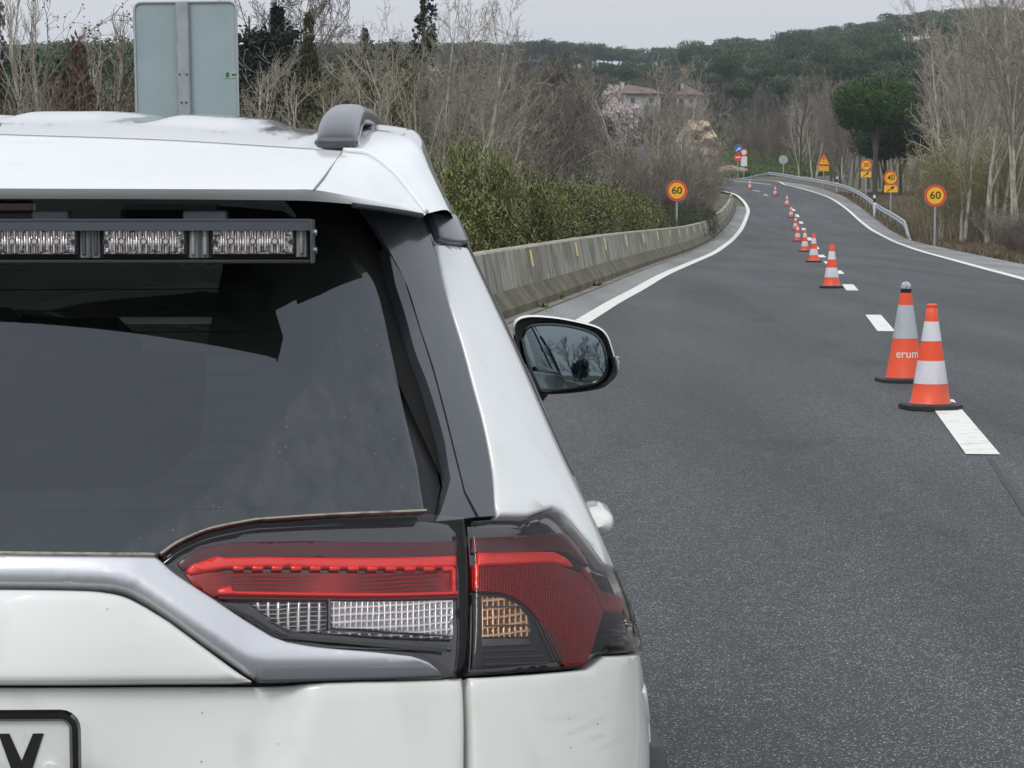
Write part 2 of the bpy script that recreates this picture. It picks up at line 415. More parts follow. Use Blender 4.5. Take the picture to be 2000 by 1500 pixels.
M['dark'] = pmat('gap_black', (.006, .006, .006), .9)
M['cap'] = pmat('pillar_cap_grey', (.13, .14, .155), .3, coat=.4)
M['rail'] = pmat('roof_rail_grey', (.038, .043, .052), .3, .0, coat=.35)
M['seal'] = pmat('dusty_beige_seal', (.34, .31, .25), .8, var=[(60, (.14, .12, .1), .5, .7)])
M['lb_case'] = pmat('light_bar_case', (.095, .105, .12), .4, .3, var=[(40, (.1, .11, .125), .5, .8)])
M['tyre'] = pmat('tyre_rubber', (.02, .02, .02), .8)
M['rim'] = pmat('alloy_rim', (.35, .36, .37), .3, .9)
M['seat'] = pmat('seat_cloth', (.012, .012, .014), .85)
M['cabin'] = pmat('cabin_lining', (.02, .021, .023), .9)
M['plate'] = pmat('plate_white', (.80, .80, .77), .4, coat=.4, var=[(30, (.6, .6, .56), .55, .8)])
M['mirror'] = pmat('mirror_glass', (.20, .25, .265), .01, 1.0)
M['rear_glass'] = glassmat('privacy_glass', (.78, .88, .76), 1.75, dirt=.085, refl=(.86, .92, 1.0))
M['clear_glass'] = glassmat('clear_glass', (.82, .88, .84), 1.5)
M['side_glass'] = glassmat('side_glass', (.35, .38, .37), 1.55)
M['lens'] = glassmat('lamp_lens', (.97, .95, .95), 1.36, refl=(.8, .8, .8))
def prism_mat(name, base, dark, kx, kz, rough=.2, metal=.6, strength=.8, thr=.0, coat=0):
    """pressed prism pattern of a lamp reflector, fixed in the car's own coordinates"""
    m = pmat(name, base, rough, metal, coat=coat)
    t = m.node_tree; b = t.nodes['Principled BSDF']
    tc = t.nodes.new('ShaderNodeTexCoord'); s = t.nodes.new('ShaderNodeSeparateXYZ')
    dn = t.nodes.new('ShaderNodeTexNoise'); dn.inputs['Scale'].default_value = 22; t.links.new(tc.outputs['Object'], dn.inputs['Vector'])
    ds = t.nodes.new('ShaderNodeVectorMath'); ds.operation = 'SCALE'; ds.inputs['Scale'].default_value = .0035; t.links.new(dn.outputs['Color'], ds.inputs[0])
    da = t.nodes.new('ShaderNodeVectorMath'); t.links.new(tc.outputs['Object'], da.inputs[0]); t.links.new(ds.outputs[0], da.inputs[1]); t.links.new(da.outputs[0], s.inputs[0])
    o = []
    for ax, k in ((0, kx), (2, kz)):
        mu = t.nodes.new('ShaderNodeMath'); mu.operation = 'MULTIPLY'; mu.inputs[1].default_value = k; t.links.new(s.outputs[ax], mu.inputs[0])
        si = t.nodes.new('ShaderNodeMath'); si.operation = 'SINE'; t.links.new(mu.outputs[0], si.inputs[0]); o.append(si.outputs[0])
    mu = t.nodes.new('ShaderNodeMath'); mu.operation = 'MAXIMUM'; t.links.new(o[0], mu.inputs[0]); t.links.new(o[1], mu.inputs[1])
    n = t.nodes.new('ShaderNodeTexNoise'); n.inputs['Scale'].default_value = 70; t.links.new(tc.outputs['Object'], n.inputs['Vector'])
    ad = t.nodes.new('ShaderNodeMath'); ad.operation = 'ADD'; t.links.new(mu.outputs[0], ad.inputs[0]); t.links.new(n.outputs[0], ad.inputs[1])
    mr = t.nodes.new('ShaderNodeMapRange'); mr.inputs[1].default_value = .6 + thr; mr.inputs[2].default_value = 1.5 + thr; t.links.new(ad.outputs[0], mr.inputs[0])
    mx = t.nodes.new('ShaderNodeMix'); mx.data_type = 'RGBA'; mx.inputs[6].default_value = (*dark, 1); mx.inputs[7].default_value = (*base, 1)
    t.links.new(mr.outputs[0], mx.inputs[0]); t.links.new(mx.outputs[2], b.inputs['Base Color'])
    bp = t.nodes.new('ShaderNodeBump'); bp.inputs['Strength'].default_value = strength; bp.inputs['Distance'].default_value = .003
    t.links.new(mu.outputs[0], bp.inputs['Height']); t.links.new(bp.outputs[0], b.inputs['Normal'])
    return m
M['red_deep'] = prism_mat('lamp_red_deep', (.34, .004, .003), (.12, .001, .001), 40, 1300, .4, .0, .3, coat=.0)
M['red_prism'] = prism_mat('lamp_red_prism', (.36, .005, .004), (.12, .001, .001), 1900, 2100, .35, .0, .4, coat=.0)
M['red_bright'] = pmat('lamp_red_bright', (.95, .035, .025), .3, coat=.2)
M['red_smoke'] = pmat('lamp_red_smoke', (.085, .008, .012), .25, coat=.0)
M['clear_prism'] = prism_mat('lamp_clear_prism', (.96, .98, .99), (.46, .47, .48), 930, 800, .15, .25, .6)
M['clear_prism2'] = prism_mat('lamp_clear_bulb', (.72, .75, .75), (.13, .14, .14), 520, 1300, .15, .4, .9)
M['amber_prism'] = prism_mat('lamp_amber_prism', (.90, .60, .38), (.26, .12, .05), 900, 640, .15, .35, .6)
M['led'] = prism_mat('led_reflector', (.96, .92, .90), (.42, .37, .35), 800, 300, .15, .25, .7)
M['led_frame'] = pmat('led_frame', (.02, .021, .024), .3, coat=.6)
M['divider'] = pmat('light_bar_clear_divider', (.34, .34, .33), .35, .2, var=[(80, (.1, .1, .1), .4, .7, (1, 1, .1))])
# ------------------------------------------------------------------ road profile and lines, metres
GP = [(-400, 0), (40, 0), (60, -.13), (80, -.28), (100, -.31), (120, -.1), (143, .37), (158, .95), (178, 1.75), (197, 2.42), (225, 3.32), (250, 4.0), (275, 4.25), (320, 4.2), (6000, 4.2)]
_gx = np.array([p[0] for p in GP], float); _gz = np.array([p[1] for p in GP], float)
_yy = np.arange(-60, 420, .5)
_zz = np.interp(_yy, _gx, _gz)
for _ in range(3):
    _zz = np.convolve(np.pad(_zz, 8, 'edge'), np.ones(17) / 17, 'valid')
def g(Y):
    return float(np.interp(Y, _yy, _zz))

def hit(px, py):
    """where the line of sight of that pixel meets the road surface"""
    a, b, c = ray(px, py)
    best = None
    for k in range(40, 1100):
        Y = k * .25
        d = CAMZ + c / b * Y - g(Y)
        if d <= 0: return (a / b * Y, Y)
        if best is None or d < best[0]: best = (d, a / b * Y, Y)
    return best[1:]

SL = .1173
def curve(pxs, y_near=-60, far=None):
    P = [hit(*p) for p in pxs]
    P = sorted(P, key=lambda q: q[1])
    x0, y0 = P[0]
    pre = [(x0 + SL * (y - y0), y) for y in np.arange(y_near, y0 - 4, 8.)]
    P = pre + P + (far or [])
    pts = cat_rom(P, 8)
    return [(float(p[0]), float(p[1])) for p in pts]

left_line = curve([(1150, 622), (1200, 592), (1250, 564), (1300, 536), (1350, 514), (1389, 497), (1420, 477), (1447, 449), (1458, 425), (1461, 409), (1449, 390), (1423, 376)], far=[(15.5, 197), (10, 209), (2, 221), (-10, 233)])
right_line = curve([(2000, 546), (1900, 519), (1800, 491), (1738, 468), (1698, 446), (1668, 421), (1642, 400), (1612, 383), (1556, 366), (1533, 361), (1515, 354)], far=[(23.5, 232), (17, 242), (8, 250), (-6, 258)])
pave_edge = curve([(2000, 517), (1860, 488), (1780, 470), (1740, 451), (1700, 421), (1660, 392), (1630, 377), (1560, 359)], far=[(23.5, 236), (17.5, 246), (8, 254), (-6, 262)])
barrier_foot = curve([(976, 631), (1067, 596), (1165, 558), (1259, 522), (1322, 500), (1385, 472), (1417, 444), (1434, 418), (1438, 403)])
centre_pts = [(1920, 890), (1720, 634), (1660, 562), (1628, 528), (1600, 503)]

def xat(cv, Y):
    ys = [p[1] for p in cv]; xs = [p[0] for p in cv]
    return float(np.interp(Y, ys, xs))
# the lane line runs between the two edge lines; derived from the near marks
_cl = curve([(1920, 890), (1720, 634), (1660, 562), (1632, 527), (1604, 500), (1590, 478), (1572, 452), (1563, 432), (1551, 412), (1532, 397), (1520, 390), (1496, 381), (1470, 372)], far=[(14.5, 212), (8, 222), (-4, 235)])

def resample(cv, step):
    out = [cv[0]]; acc = 0
    for a, b in zip(cv[:-1], cv[1:]):
        L = math.hypot(b[0] - a[0], b[1] - a[1])
        if L < 1e-6: continue
        n = max(1, int(L / step))
        for k in range(1, n + 1): out.append((a[0] + (b[0] - a[0]) * k / n, a[1] + (b[1] - a[1]) * k / n))
    return out

def normals(cv):
    out = []
    for i in range(len(cv)):
        a = cv[max(i - 1, 0)]; b = cv[min(i + 1, len(cv) - 1)]
        dx, dy = b[0] - a[0], b[1] - a[1]; L = math.hypot(dx, dy) or 1
        out.append((dy / L, -dx / L))      # to the right of travel
    return out

def ribbon(name, cv, w0, w1, dz, m, label=None, step=1.0):
    cv = resample(cv, step); N = normals(cv)
    vs = []; fs = []
    for (x, y), (nx, ny) in zip(cv, N):
        vs.append((x + nx * w0, y + ny * w0, g(y) + dz)); vs.append((x + nx * w1, y + ny * w1, g(y) + dz))
    for i in range(len(cv) - 1): fs.append((2 * i, 2 * i + 1, 2 * i + 3, 2 * i + 2))
    o = mesh(name, vs, fs, m); o['kind'] = 'structure'
    return o

def between(name, A, B, dz, m, ncol=6, ys=None):
    """surface between two curves paired by arc fraction of matching Y"""
    vs = []; fs = []
    A = resample(A, 1.0)
    na = len(A)
    Bp = []
    ya0, ya1 = A[0][1], A[-1][1]
    yb0, yb1 = B[0][1], B[-1][1]
    for x, y in A:
        t = (y - ya0) / (ya1 - ya0); yb = yb0 + t * (yb1 - yb0)
        Bp.append((xat(B, yb), yb))
    for (x, y), (u, v) in zip(A, Bp):
        for k in range(ncol + 1):
            t = k / ncol; X = x + (u - x) * t; Y = y + (v - y) * t
            vs.append((X, Y, g(Y) + dz))
    w = ncol + 1
    for i in range(na - 1):
        for k in range(ncol): fs.append((i * w + k, i * w + k + 1, (i + 1) * w + k + 1, (i + 1) * w + k))
    o = mesh(name, vs, fs, m); o['kind'] = 'structure'
    return o

def lat(X, Y):
    """metres outside the paved corridor; negative on it"""
    yy = max(-55, min(Y, 228))
    return max(xat(barrier_foot, min(yy, 150)) - .4 - X if yy < 150 else xat(left_line, yy) - 1 - X, X - xat(pave_edge, yy))

HPX = [-400, 600, 1050, 1250, 1450, 1600, 1800, 2300]
HD = [262, 330, 420, 520, 650, 800, 860]
HY = [[345] * 8,
      [305, 305, 295, 280, 272, 265, 258, 250],
      [250, 250, 238, 228, 230, 205, 190, 180],
      [200, 200, 188, 186, 194, 172, 145, 132],
      [160, 160, 152, 156, 160, 140, 108, 92],
      [142, 142, 140, 148, 144, 125, 86, 70],
      [146, 146, 144, 152, 148, 129, 90, 74]]
HY = np.array(HY, float)
def hill(X, Y):
    px = 1000 + F * X / Y
    row = [np.interp(px, HPX, HY[i]) for i in range(len(HD))]
    if Y <= HD[-1]:
        y = float(np.interp(Y, HD, row)); return CAMZ + (390 - y) * Y / F
    z = CAMZ + (390 - float(row[-1])) * HD[-1] / F
    return max(5.0, z - (Y - HD[-1]) * .12)

def smooth(t):
    t = max(0., min(1., t)); return t * t * (3 - 2 * t)

def terrain(X, Y):
    L = lat(X, Y)
    z1 = g(Y)
    if L > 0:
        z1 += 1.6 * smooth((L - 6) / 30) * smooth((Y - 40) / 60) - .10 * smooth(L / 1.0) * (1 - smooth((L - 2) / 4))
        z1 += .10 * noise.noise(Vector((X * .25, Y * .25, 0))) * smooth(L / 2)
    if Y > 225:
        t = smooth((Y - 250) / 18)
        if Y < 268 and L < 1: t = smooth((Y - 260) / 12)
        z2 = hill(X, max(Y, 240)) + (.8 * noise.noise(Vector((X * .03, Y * .03, 3))) if Y > 280 else 0)
        z1 = z1 * (1 - t) + z2 * t
    return z1

# ---- ground sheet
xs = sorted(set([-3000, -1500, -800, -500] + list(range(-340, -60, 20)) + list(np.arange(-60, 80, 2.0)) + list(range(80, 400, 20)) + [500, 800, 1500, 3000]))
ys = sorted(set([-3000, -1000, -400, -150] + list(range(-80, 0, 10)) + list(np.arange(0, 290, 2.5)) + list(range(290, 1000, 20)) + [1100, 1400, 2000, 3500]))
vs = []
for y in ys:
    for x in xs:
        L = lat(x, y)
        z = terrain(x, y)
        if L < .6 and -80 < y < 262: z -= .07 + .10 * smooth((.6 - L) / 2)
        vs.append((x, y, z))
w = len(xs)
fs = [(j * w + i, j * w + i + 1, (j + 1) * w + i + 1, (j + 1) * w + i) for j in range(len(ys) - 1) for i in range(w - 1)]
tag(mesh('ground', vs, fs, M['soil'], smooth=True), kind='structure')

between('road', left_line, right_line, 0, M['asphalt'], 8)
between('shoulder_left', barrier_foot, [p for p in left_line if p[1] < 160], .0, M['shoulder'], 3)
_r = between('shoulder_right', right_line, pave_edge, 0.002, M['shoulder'], 3)
ribbon('edge_line_left', left_line, -.12, .10, .006, M['line'])
ribbon('edge_line_right', right_line, -.09, .10, .008, M['line'])
# dashes of the lane line, each a painted marking
def dash(p, q, wd=.10):
    ym = np.linspace(p[1], q[1], 6)
    cv = [(xat(_cl, y), float(y)) for y in ym]
    return ribbon('lane_marking', cv, -wd, wd, .006, M['line'], step=.8)
for (a, b) in [((1941, 894), (1850, 783)), ((1745, 650), (1697, 617)), ((1672, 568), (1652, 556)), ((1634, 536), (1624, 529)), ((1609, 516), (1603, 511)),
               ((1597, 503), (1590, 498)), ((1584, 487), (1580, 482)), ((1572, 470), (1567, 464)), ((1568, 450), (1563, 446)), ((1561, 437), (1557, 433)),
               ((1556, 424), (1553, 419)), ((1553, 412), (1549, 408)), ((1548, 402), (1544, 399)), ((1524, 382), (1518, 380)), ((1500, 374), (1492, 372)), ((1474, 368), (1468, 366))]:
    dash(hit(*a), hit(*b), .10 if a[1] > 480 else .11)
# short broken line of the side turning at the far end
for k in range(9):
    p = hit(1424 + k * 9.3, 352.3 + k * .95); q = hit(1430 + k * 9.3, 352.9 + k * .95)
    ribbon('lane_marking', [p, q], -.22, .22, .007, M['line'], step=.5)
# a few more marks: dust strip along the barrier, sandy patch behind the rail end
cv = [p for p in barrier_foot if p[1] < 110]
o = ribbon('grit_strip', cv, .0, .16, .012, pmat('kerbside_grit', (.22, .19, .15), .95, var=[(3, (.12, .11, .09), .42, .6), (30, (.32, .28, .22), .5, .75)]))
# sealed crack along the lane line
M['crack'] = pmat('sealed_joint', (.028, .0295, .032), .7)
pts = []
for (px, py) in [(1690, 596), (1705, 612), (1722, 640), (1760, 690), (1800, 745)]: pts.append(hit(px + 2, py))
pts = sorted(pts, key=lambda p: p[1])
ribbon('road_joint', [(x + .05 * math.sin(y), y) for x, y in resample(pts, .7)], -.07, .05, .004, M['crack'], step=.6)
pts = sorted([hit(*p) for p in [(1935, 905), (1960, 950), (1985, 985), (2010, 1020)]], key=lambda p: p[1])
ribbon('road_joint', pts, -.015, .015, .004, M['crack'], step=.4)

# ------------------------------------------------------------------ concrete barrier
def barrier():
    cv = resample([p for p in barrier_foot if p[1] > -45], .8); N = normals(cv)
    prof = [(0, 0, 1), (0, .13, 1), (-.16, .34, 1), (-.25, .84, 0), (-.27, .86, 2), (-.41, .865, 2), (-.43, .84, 0), (-.52, .34, 0), (-.68, .13, 1), (-.68, 0, 1)]
    root = thing('concrete_barrier', (cv[0][0], cv[0][1], g(cv[0][1])), 'long stained concrete safety barrier curving along the left shoulder below the green hedge', 'barrier')
    bx, by, bz = root.location
    vs = []; fs = []; ms = []
    n = len(prof)
    for (x, y), (nx, ny) in zip(cv, N):
        for off, z, _ in prof:
            vs.append((x + nx * off - bx, y + ny * off - by, g(y) + z + (.006 * noise.noise(Vector((x * 2, y * 2, 0))) if z > .8 else 0) - bz - .02))
    for i in range(len(cv) - 1):
        for k in range(n - 1):
            fs.append((i * n + k, (i + 1) * n + k, (i + 1) * n + k + 1, i * n + k + 1))
            ms.append({0: 1, 1: 1, 2: 0, 3: 2, 4: 2, 5: 2, 6: 0, 7: 0, 8: 1}[k])
    fs.append(tuple(range(n))); ms.append(0); fs.append(tuple((len(cv) - 1) * n + k for k in reversed(range(n)))); ms.append(0)
    mesh('wall_body', vs, fs, [M['concrete'], M['concrete_low'], M['concrete_top']], root, ms)
    # yellow reflector strips, about six metres apart
    Y0 = hit(1069, 595.5)[1]
    s = 0; marks = []
    fine = resample([p for p in cv if p[1] > Y0 - 7], .1)
    acc = 0; last = None; nexts = 0
    i0 = min(range(len(fine)), key=lambda i: abs(fine[i][1] - Y0))
    for dirn in (1, -1):
        acc = 0; i = i0; tgt = 0 if dirn == 1 else 6.2
        while 0 <= i + dirn < len(fine):
            if acc >= tgt: marks.append(i); tgt += 6.2
            acc += math.hypot(fine[i + dirn][0] - fine[i][0], fine[i + dirn][1] - fine[i][1]); i += dirn
    FN = normals(fine)
    for i in sorted(set(marks)):
        x, y = fine[i]; nx, ny = FN[i]; dx, dy = -ny, nx
        def P(z, e):
            off = -.16 + (z - .34) * (-.09 / .5) + e
            return np.array((x + nx * off - bx, y + ny * off - by, g(y) + z - bz - .02))
        a, b = P(.57, .022), P(.80, .022); a2, b2 = P(.57, -.01), P(.80, -.01)
        h = np.array((dx, dy, 0)) * .045
        v = [a - h, a + h, b + h, b - h, a2 - h, a2 + h, b2 + h, b2 - h]
        mesh('reflector', v, [(0, 1, 2, 3), (4, 7, 6, 5), (0, 4, 5, 1), (1, 5, 6, 2), (2, 6, 7, 3), (3, 7, 4, 0)], M['yellow_mark'], root)
barrier()

# ------------------------------------------------------------------ guard rail
def guard_rail():
    PX = [(1779, 468), (1766, 459), (1752, 447), (1730, 432), (1708, 416), (1690, 401), (1672, 389), (1650, 379), (1634, 374.5), (1610, 369), (1580, 362.5), (1560, 359.5), (1537, 355), (1512, 351), (1497, 349)]
    P = [hit(*p) for p in PX]
    cv = [tuple(map(float, p)) for p in cat_rom(P, 6)]
    cv = resample(cv, 1.2)
    cv.append((cv[-1][0] - 2.2, cv[-1][1] + 3))
    N = normals(cv)
    root = thing('guard_rail', (cv[0][0], cv[0][1], g(cv[0][1])), 'galvanised steel guard rail on short posts curving along the right shoulder', 'guard rail')
    bx, by, bz = root.location
    L = [0]
    for a, b in zip(cv[:-1], cv[1:]): L.append(L[-1] + math.hypot(b[0] - a[0], b[1] - a[1]))
    tot = L[-1]
    def hgt(s):
        return .70 * smooth(s / 9.0) * smooth((tot - s) / 5.0)
    prof = [(.03, 0), (-.02, -.03), (-.05, -.075), (-.02, -.12), (.025, -.15), (.025, -.17), (-.02, -.20), (-.05, -.245), (-.02, -.29), (.03, -.31)]
    vs = []; fs = []
    n = len(prof)
    for (x, y), (nx, ny), s in zip(cv, N, L):
        h = hgt(s)
        for e, z in prof: vs.append((x + nx * e - bx, y + ny * e - by, g(y) + h + z + (.0 if h > .3 else .0) - bz))
    for i in range(len(cv) - 1):
        for k in range(n - 1): fs.append((i * n + k, i * n + k + 1, (i + 1) * n + k + 1, (i + 1) * n + k))
    m = len(vs)
    vs += [(v[0] + N[i // n][0] * .006, v[1] + N[i // n][1] * .006, v[2]) for i, v in enumerate(vs)]
    fs += [tuple(reversed([q + m for q in f])) for f in fs]
    mesh('rail_beam', vs, fs, M['galv'], root, smooth=True)
    s = 7.0
    while s < tot - 3:
        i = min(range(len(L)), key=lambda k: abs(L[k] - s))
        x, y = cv[i]; nx, ny = N[i]
        b = MB(); h = hgt(s)
        b.box((x + nx * .10 - bx, y + ny * .10 - by, g(y) + (h - .05) / 2 - .25 - bz), (.06, .12, h - .05 + .5))
        b.build('rail_post', M['galv'], root)
        s += 4.0
    return cv
rail_cv = guard_rail()

# ------------------------------------------------------------------ text
def text_mesh(s, size, bold=0.0):
    c = bpy.data.curves.new('t', 'FONT'); c.body = s; c.size = size; c.align_x = 'CENTER'; c.align_y = 'CENTER'; c.offset = bold; c.resolution_u = 6
    o = bpy.data.objects.new('t', c); C.objects.link(o)
    me = bpy.data.meshes.new_from_object(o.evaluated_get(bpy.context.evaluated_depsgraph_get()))
    v = [tuple(p.co) for p in me.vertices]; f = [tuple(p.vertices) for p in me.polygons]
    bpy.data.objects.remove(o); bpy.data.curves.remove(c); bpy.data.meshes.remove(me)
    return v, f

def lettering(name, s, size, loc, m, parent, bold=0.0, sx=1.0, y=-.0):
    """flat letters in the x-z plane facing -y"""
    v, f = text_mesh(s, size, bold)
    o = mesh(name, [(p[0] * sx + loc[0], loc[1], p[1] + loc[2]) for p in v], f, m, parent)
    return o

def disc(mb, r0, r1, y, zc, m, n=40, xc=0):
    vs = []; fs = []
    for k in range(n):
        a = 2 * math.pi * k / n
        vs.append((xc + r1 * math.cos(a), y, zc + r1 * math.sin(a)))
        if r0 > 0: vs.append((xc + r0 * math.cos(a), y, zc + r0 * math.sin(a)))
    if r0 > 0:
        for k in range(n): fs.append((2 * k, (2 * k + 2) % (2 * n), (2 * k + 3) % (2 * n), 2 * k + 1))
        fs = [tuple(reversed(f)) for f in fs] if False else fs
    else: fs.append(tuple(range(n)))
    mb.add(vs, fs, m)

def round_face(parent, r, zc, number, kinds=('sign_red', 'sign_yellow'), bold=.006, tsize=None, y=-.05):
    b = MB()
    n = 40
    vs = []
    for yy, rr in ((y + .018, r), (y, r), (y, r * .985)):
        for k in range(n):
            a = 2 * math.pi * k / n; vs.append((rr * math.cos(a), yy, zc + rr * math.sin(a)))
    fs = [(i * n + k, (i + 1) * n + k, (i + 1) * n + (k + 1) % n, i * n + (k + 1) % n) for i in range(2) for k in range(n)]
    b.add(vs, fs, 2); b.add([vs[k] for k in range(n)], [tuple(reversed(range(n)))], 2)
    disc(b, 0, r * .985, y, zc, 0); disc(b, r * .93, r * .985, y - .002, zc, 3)
    disc(b, 0, r * .765, y - .004, zc, 1)
    face = b.build('sign_disc', [M[kinds[0]], M[kinds[1]], M['sign_back'], M['sign_pale']], parent)
    if number: lettering('digits', number, tsize or r * .95, (0, y - .007, zc), M['black'], face, bold, 1.08)
    return face

def post(parent, z1, r=.04, x=0, y=.0):
    b = MB(); b.box((x, y, z1 / 2 - .2), (2 * r, 1.3 * r, z1 + .4), bev=.008); return b.build('post', M['post'], parent)

def arrow_plate(parent, zc, w, h):
    b = MB(); b.box((0, -.05, zc), (w, .015, h), 0, .004); b.build('arrow_plate', M['sign_yellow'], parent)
    pl = parent.children[-1]
    a = MB(); s = h * .75
    import math as _m
    ang = math.radians(35)
    def rot(p): return (p[0] * math.cos(ang) - p[1] * math.sin(ang), p[0] * math.sin(ang) + p[1] * math.cos(ang))
    shaft = [rot(p) for p in [(-.85 * s, -.09 * s), (.3 * s, -.09 * s), (.3 * s, .09 * s), (-.85 * s, .09 * s)]]
    head = [rot(p) for p in [(.2 * s, -.34 * s), (.95 * s, 0), (.2 * s, .34 * s)]]
    a.add([(x, -.061, zc + z) for x, z in shaft], [(0, 1, 2, 3)]); a.add([(x, -.0615, zc + z) for x, z in head], [(0, 1, 2)])
    return a.build('arrow', M['black'], pl)

def sign_at(name, px, py_c, D, label, builder, group=None, cat='road sign'):
    p = pt(px, py_c, D); z0 = terrain(p.x, p.y)
    t = thing(name, (p.x, p.y, z0), label, cat, group, rz=-math.atan2(p.x, p.y) * .3)
    builder(t, p.z - z0)
    return t
def b60(t, zc, r=.43): post(t, zc + .2); round_face(t, r, zc, '60')
sign_at('speed_limit_sign', 1826.5, 382, 91, 'yellow and red round 60 sign on a pale post, rightmost sign beside the bare thicket', lambda t, z: b60(t, z, .43), 'yellow roadwork signs')
sign_at('speed_limit_sign', 1322, 372.5, 96, 'yellow and red round 60 sign rising from the green hedge behind the concrete barrier', lambda t, z: b60(t, z, .43), 'yellow roadwork signs')
def b40(t, z): post(t, z + .1, .045); round_face(t, .43, z, '40'); arrow_plate(t, z - .63, .78, .40)
sign_at('speed_limit_sign', 1740, 347.5, 133, 'round 40 sign with a yellow arrow plate below it behind the guard rail', b40, 'yellow roadwork signs')
def b20(t, z): post(t, z + .1, .045); round_face(t, .43, z, '20'); arrow_plate(t, z - .70, .80, .42)
sign_at('speed_limit_sign', 1691.5, 322.5, 173, 'round 20 sign with a yellow arrow plate below it, by the dark pine', b20, 'yellow roadwork signs')
def btri(t, z):
    post(t, z + .2, .045)
    def tri(s, y, m, zc=z):
        h = s * .866; p = [(-s / 2, zc - h / 2), (s / 2, zc - h / 2), (0, zc + h / 2)]
        return p
    b = MB(); b.prism(tri(1.25, 0, 0), -.06, -.045, 0)
    q = [(x * .99, zz) for x, zz in tri(1.25, 0, 0)]
    cz = z - 1.25 * .866 / 6
    b.add([(x * .70, -.064, cz + (zz - cz) * .70) for x, zz in tri(1.25, 0, 0)], [(0, 1, 2)], 1)
    f = b.build('sign_triangle', [M['sign_red'], M['sign_yellow']], t)
    e = MB(); e.prism([(-.055, z + .16), (-.035, z - .10), (.035, z - .10), (.055, z + .16)], -.07, -.065); disc(e, 0, .045, -.07, z - .22, 0, 12)
    e.build('exclamation_mark', M['black'], f)
    b = MB(); b.box((0, -.055, z - .82), (.86, .015, .42), 0, .004); pl = b.build('text_plate', M['sign_yellow'], t)
    b = MB()
    rr = random.Random(3)
    for row in range(2):
        x = -.36
        while x < .33:
            w = rr.uniform(.05, .12); b.box((x + w / 2, -.064, z - .74 - row * .16), (w, .003, .055)); x += w + .045
    b.build('lettering', pmat('faded_red_lettering', (.55, .2, .05), .5), pl)
sign_at('warning_sign', 1609, 311, 202, 'yellow triangular warning sign with exclamation mark and a text plate, behind the guard rail', btri, 'yellow roadwork signs')

# grey back of the large panel on the left
def big_panel():
    D = 20.0
    a = pt(271, 5, D); bR = pt(470, 3, D); 
    w = bR.x - a.x; cx = (a.x + bR.x) / 2; top = (a.z + bR.z) / 2
    z0 = terrain(cx, D)
    t = thing('road_sign', (cx, D, z0), 'tall grey-green back of a rectangular road sign with a central post, behind the car roof', 'road sign', rz=0)
    H = top - z0
    h = 1.42
    b = MB(); r = .06
    poly = []
    for (sx, sz, a0) in ((1, -1, -90), (1, 1, 0), (-1, 1, 90), (-1, -1, 180)):
        for k in range(5):
            aa = math.radians(a0 + 90 * k / 4); poly.append((sx * (w / 2 - r) + r * math.cos(aa), H - h / 2 + sz * (h / 2 - r) + r * math.sin(aa)))
    b.prism(poly, 0, .02); pn = b.build('panel', M['sign_back'], t)
    # folded rim
    b = MB(); pp = [(x, -.006, z) for x, z in poly]; b.tube(pp + [pp[0]], .011, 6, caps=False); b.build('rim', pmat('rim_steel', (.45, .49, .5), .4, .5), pn)
    b = MB(); b.box((-.022, -.035, (H - .0) / 2 - .2), (.11, .05, H + .42), 0, .012); b.build('post', M['post'], t)
    b = MB(); b.box((w / 2 - .055, -.003, H - .625), (.11, .004, .055), 0); b.box((w / 2 - .085, -.006, H - .625), (.03, .002, .04), 1); b.box((w / 2 - .03, -.006, H - .625), (.04, .002, .018), 1)
    b.build('sticker', [pmat('sticker_pale', (.36, .47, .40), .5), pmat('sticker_dark', (.05, .12, .08), .5)], pn)
    b = MB()
    for sx in (-.022 - .03, -.022 + .03): b.box((sx, -.063, H - .62), (.014, .006, .014))
    for sx in (-.04, 0): b.box((sx, -.063, H - .86), (.014, .006, .014))
    b.build('bolts', M['black'], t.children[1])
    t.rotation_euler = (0, math.radians(-.7), 0)
big_panel()

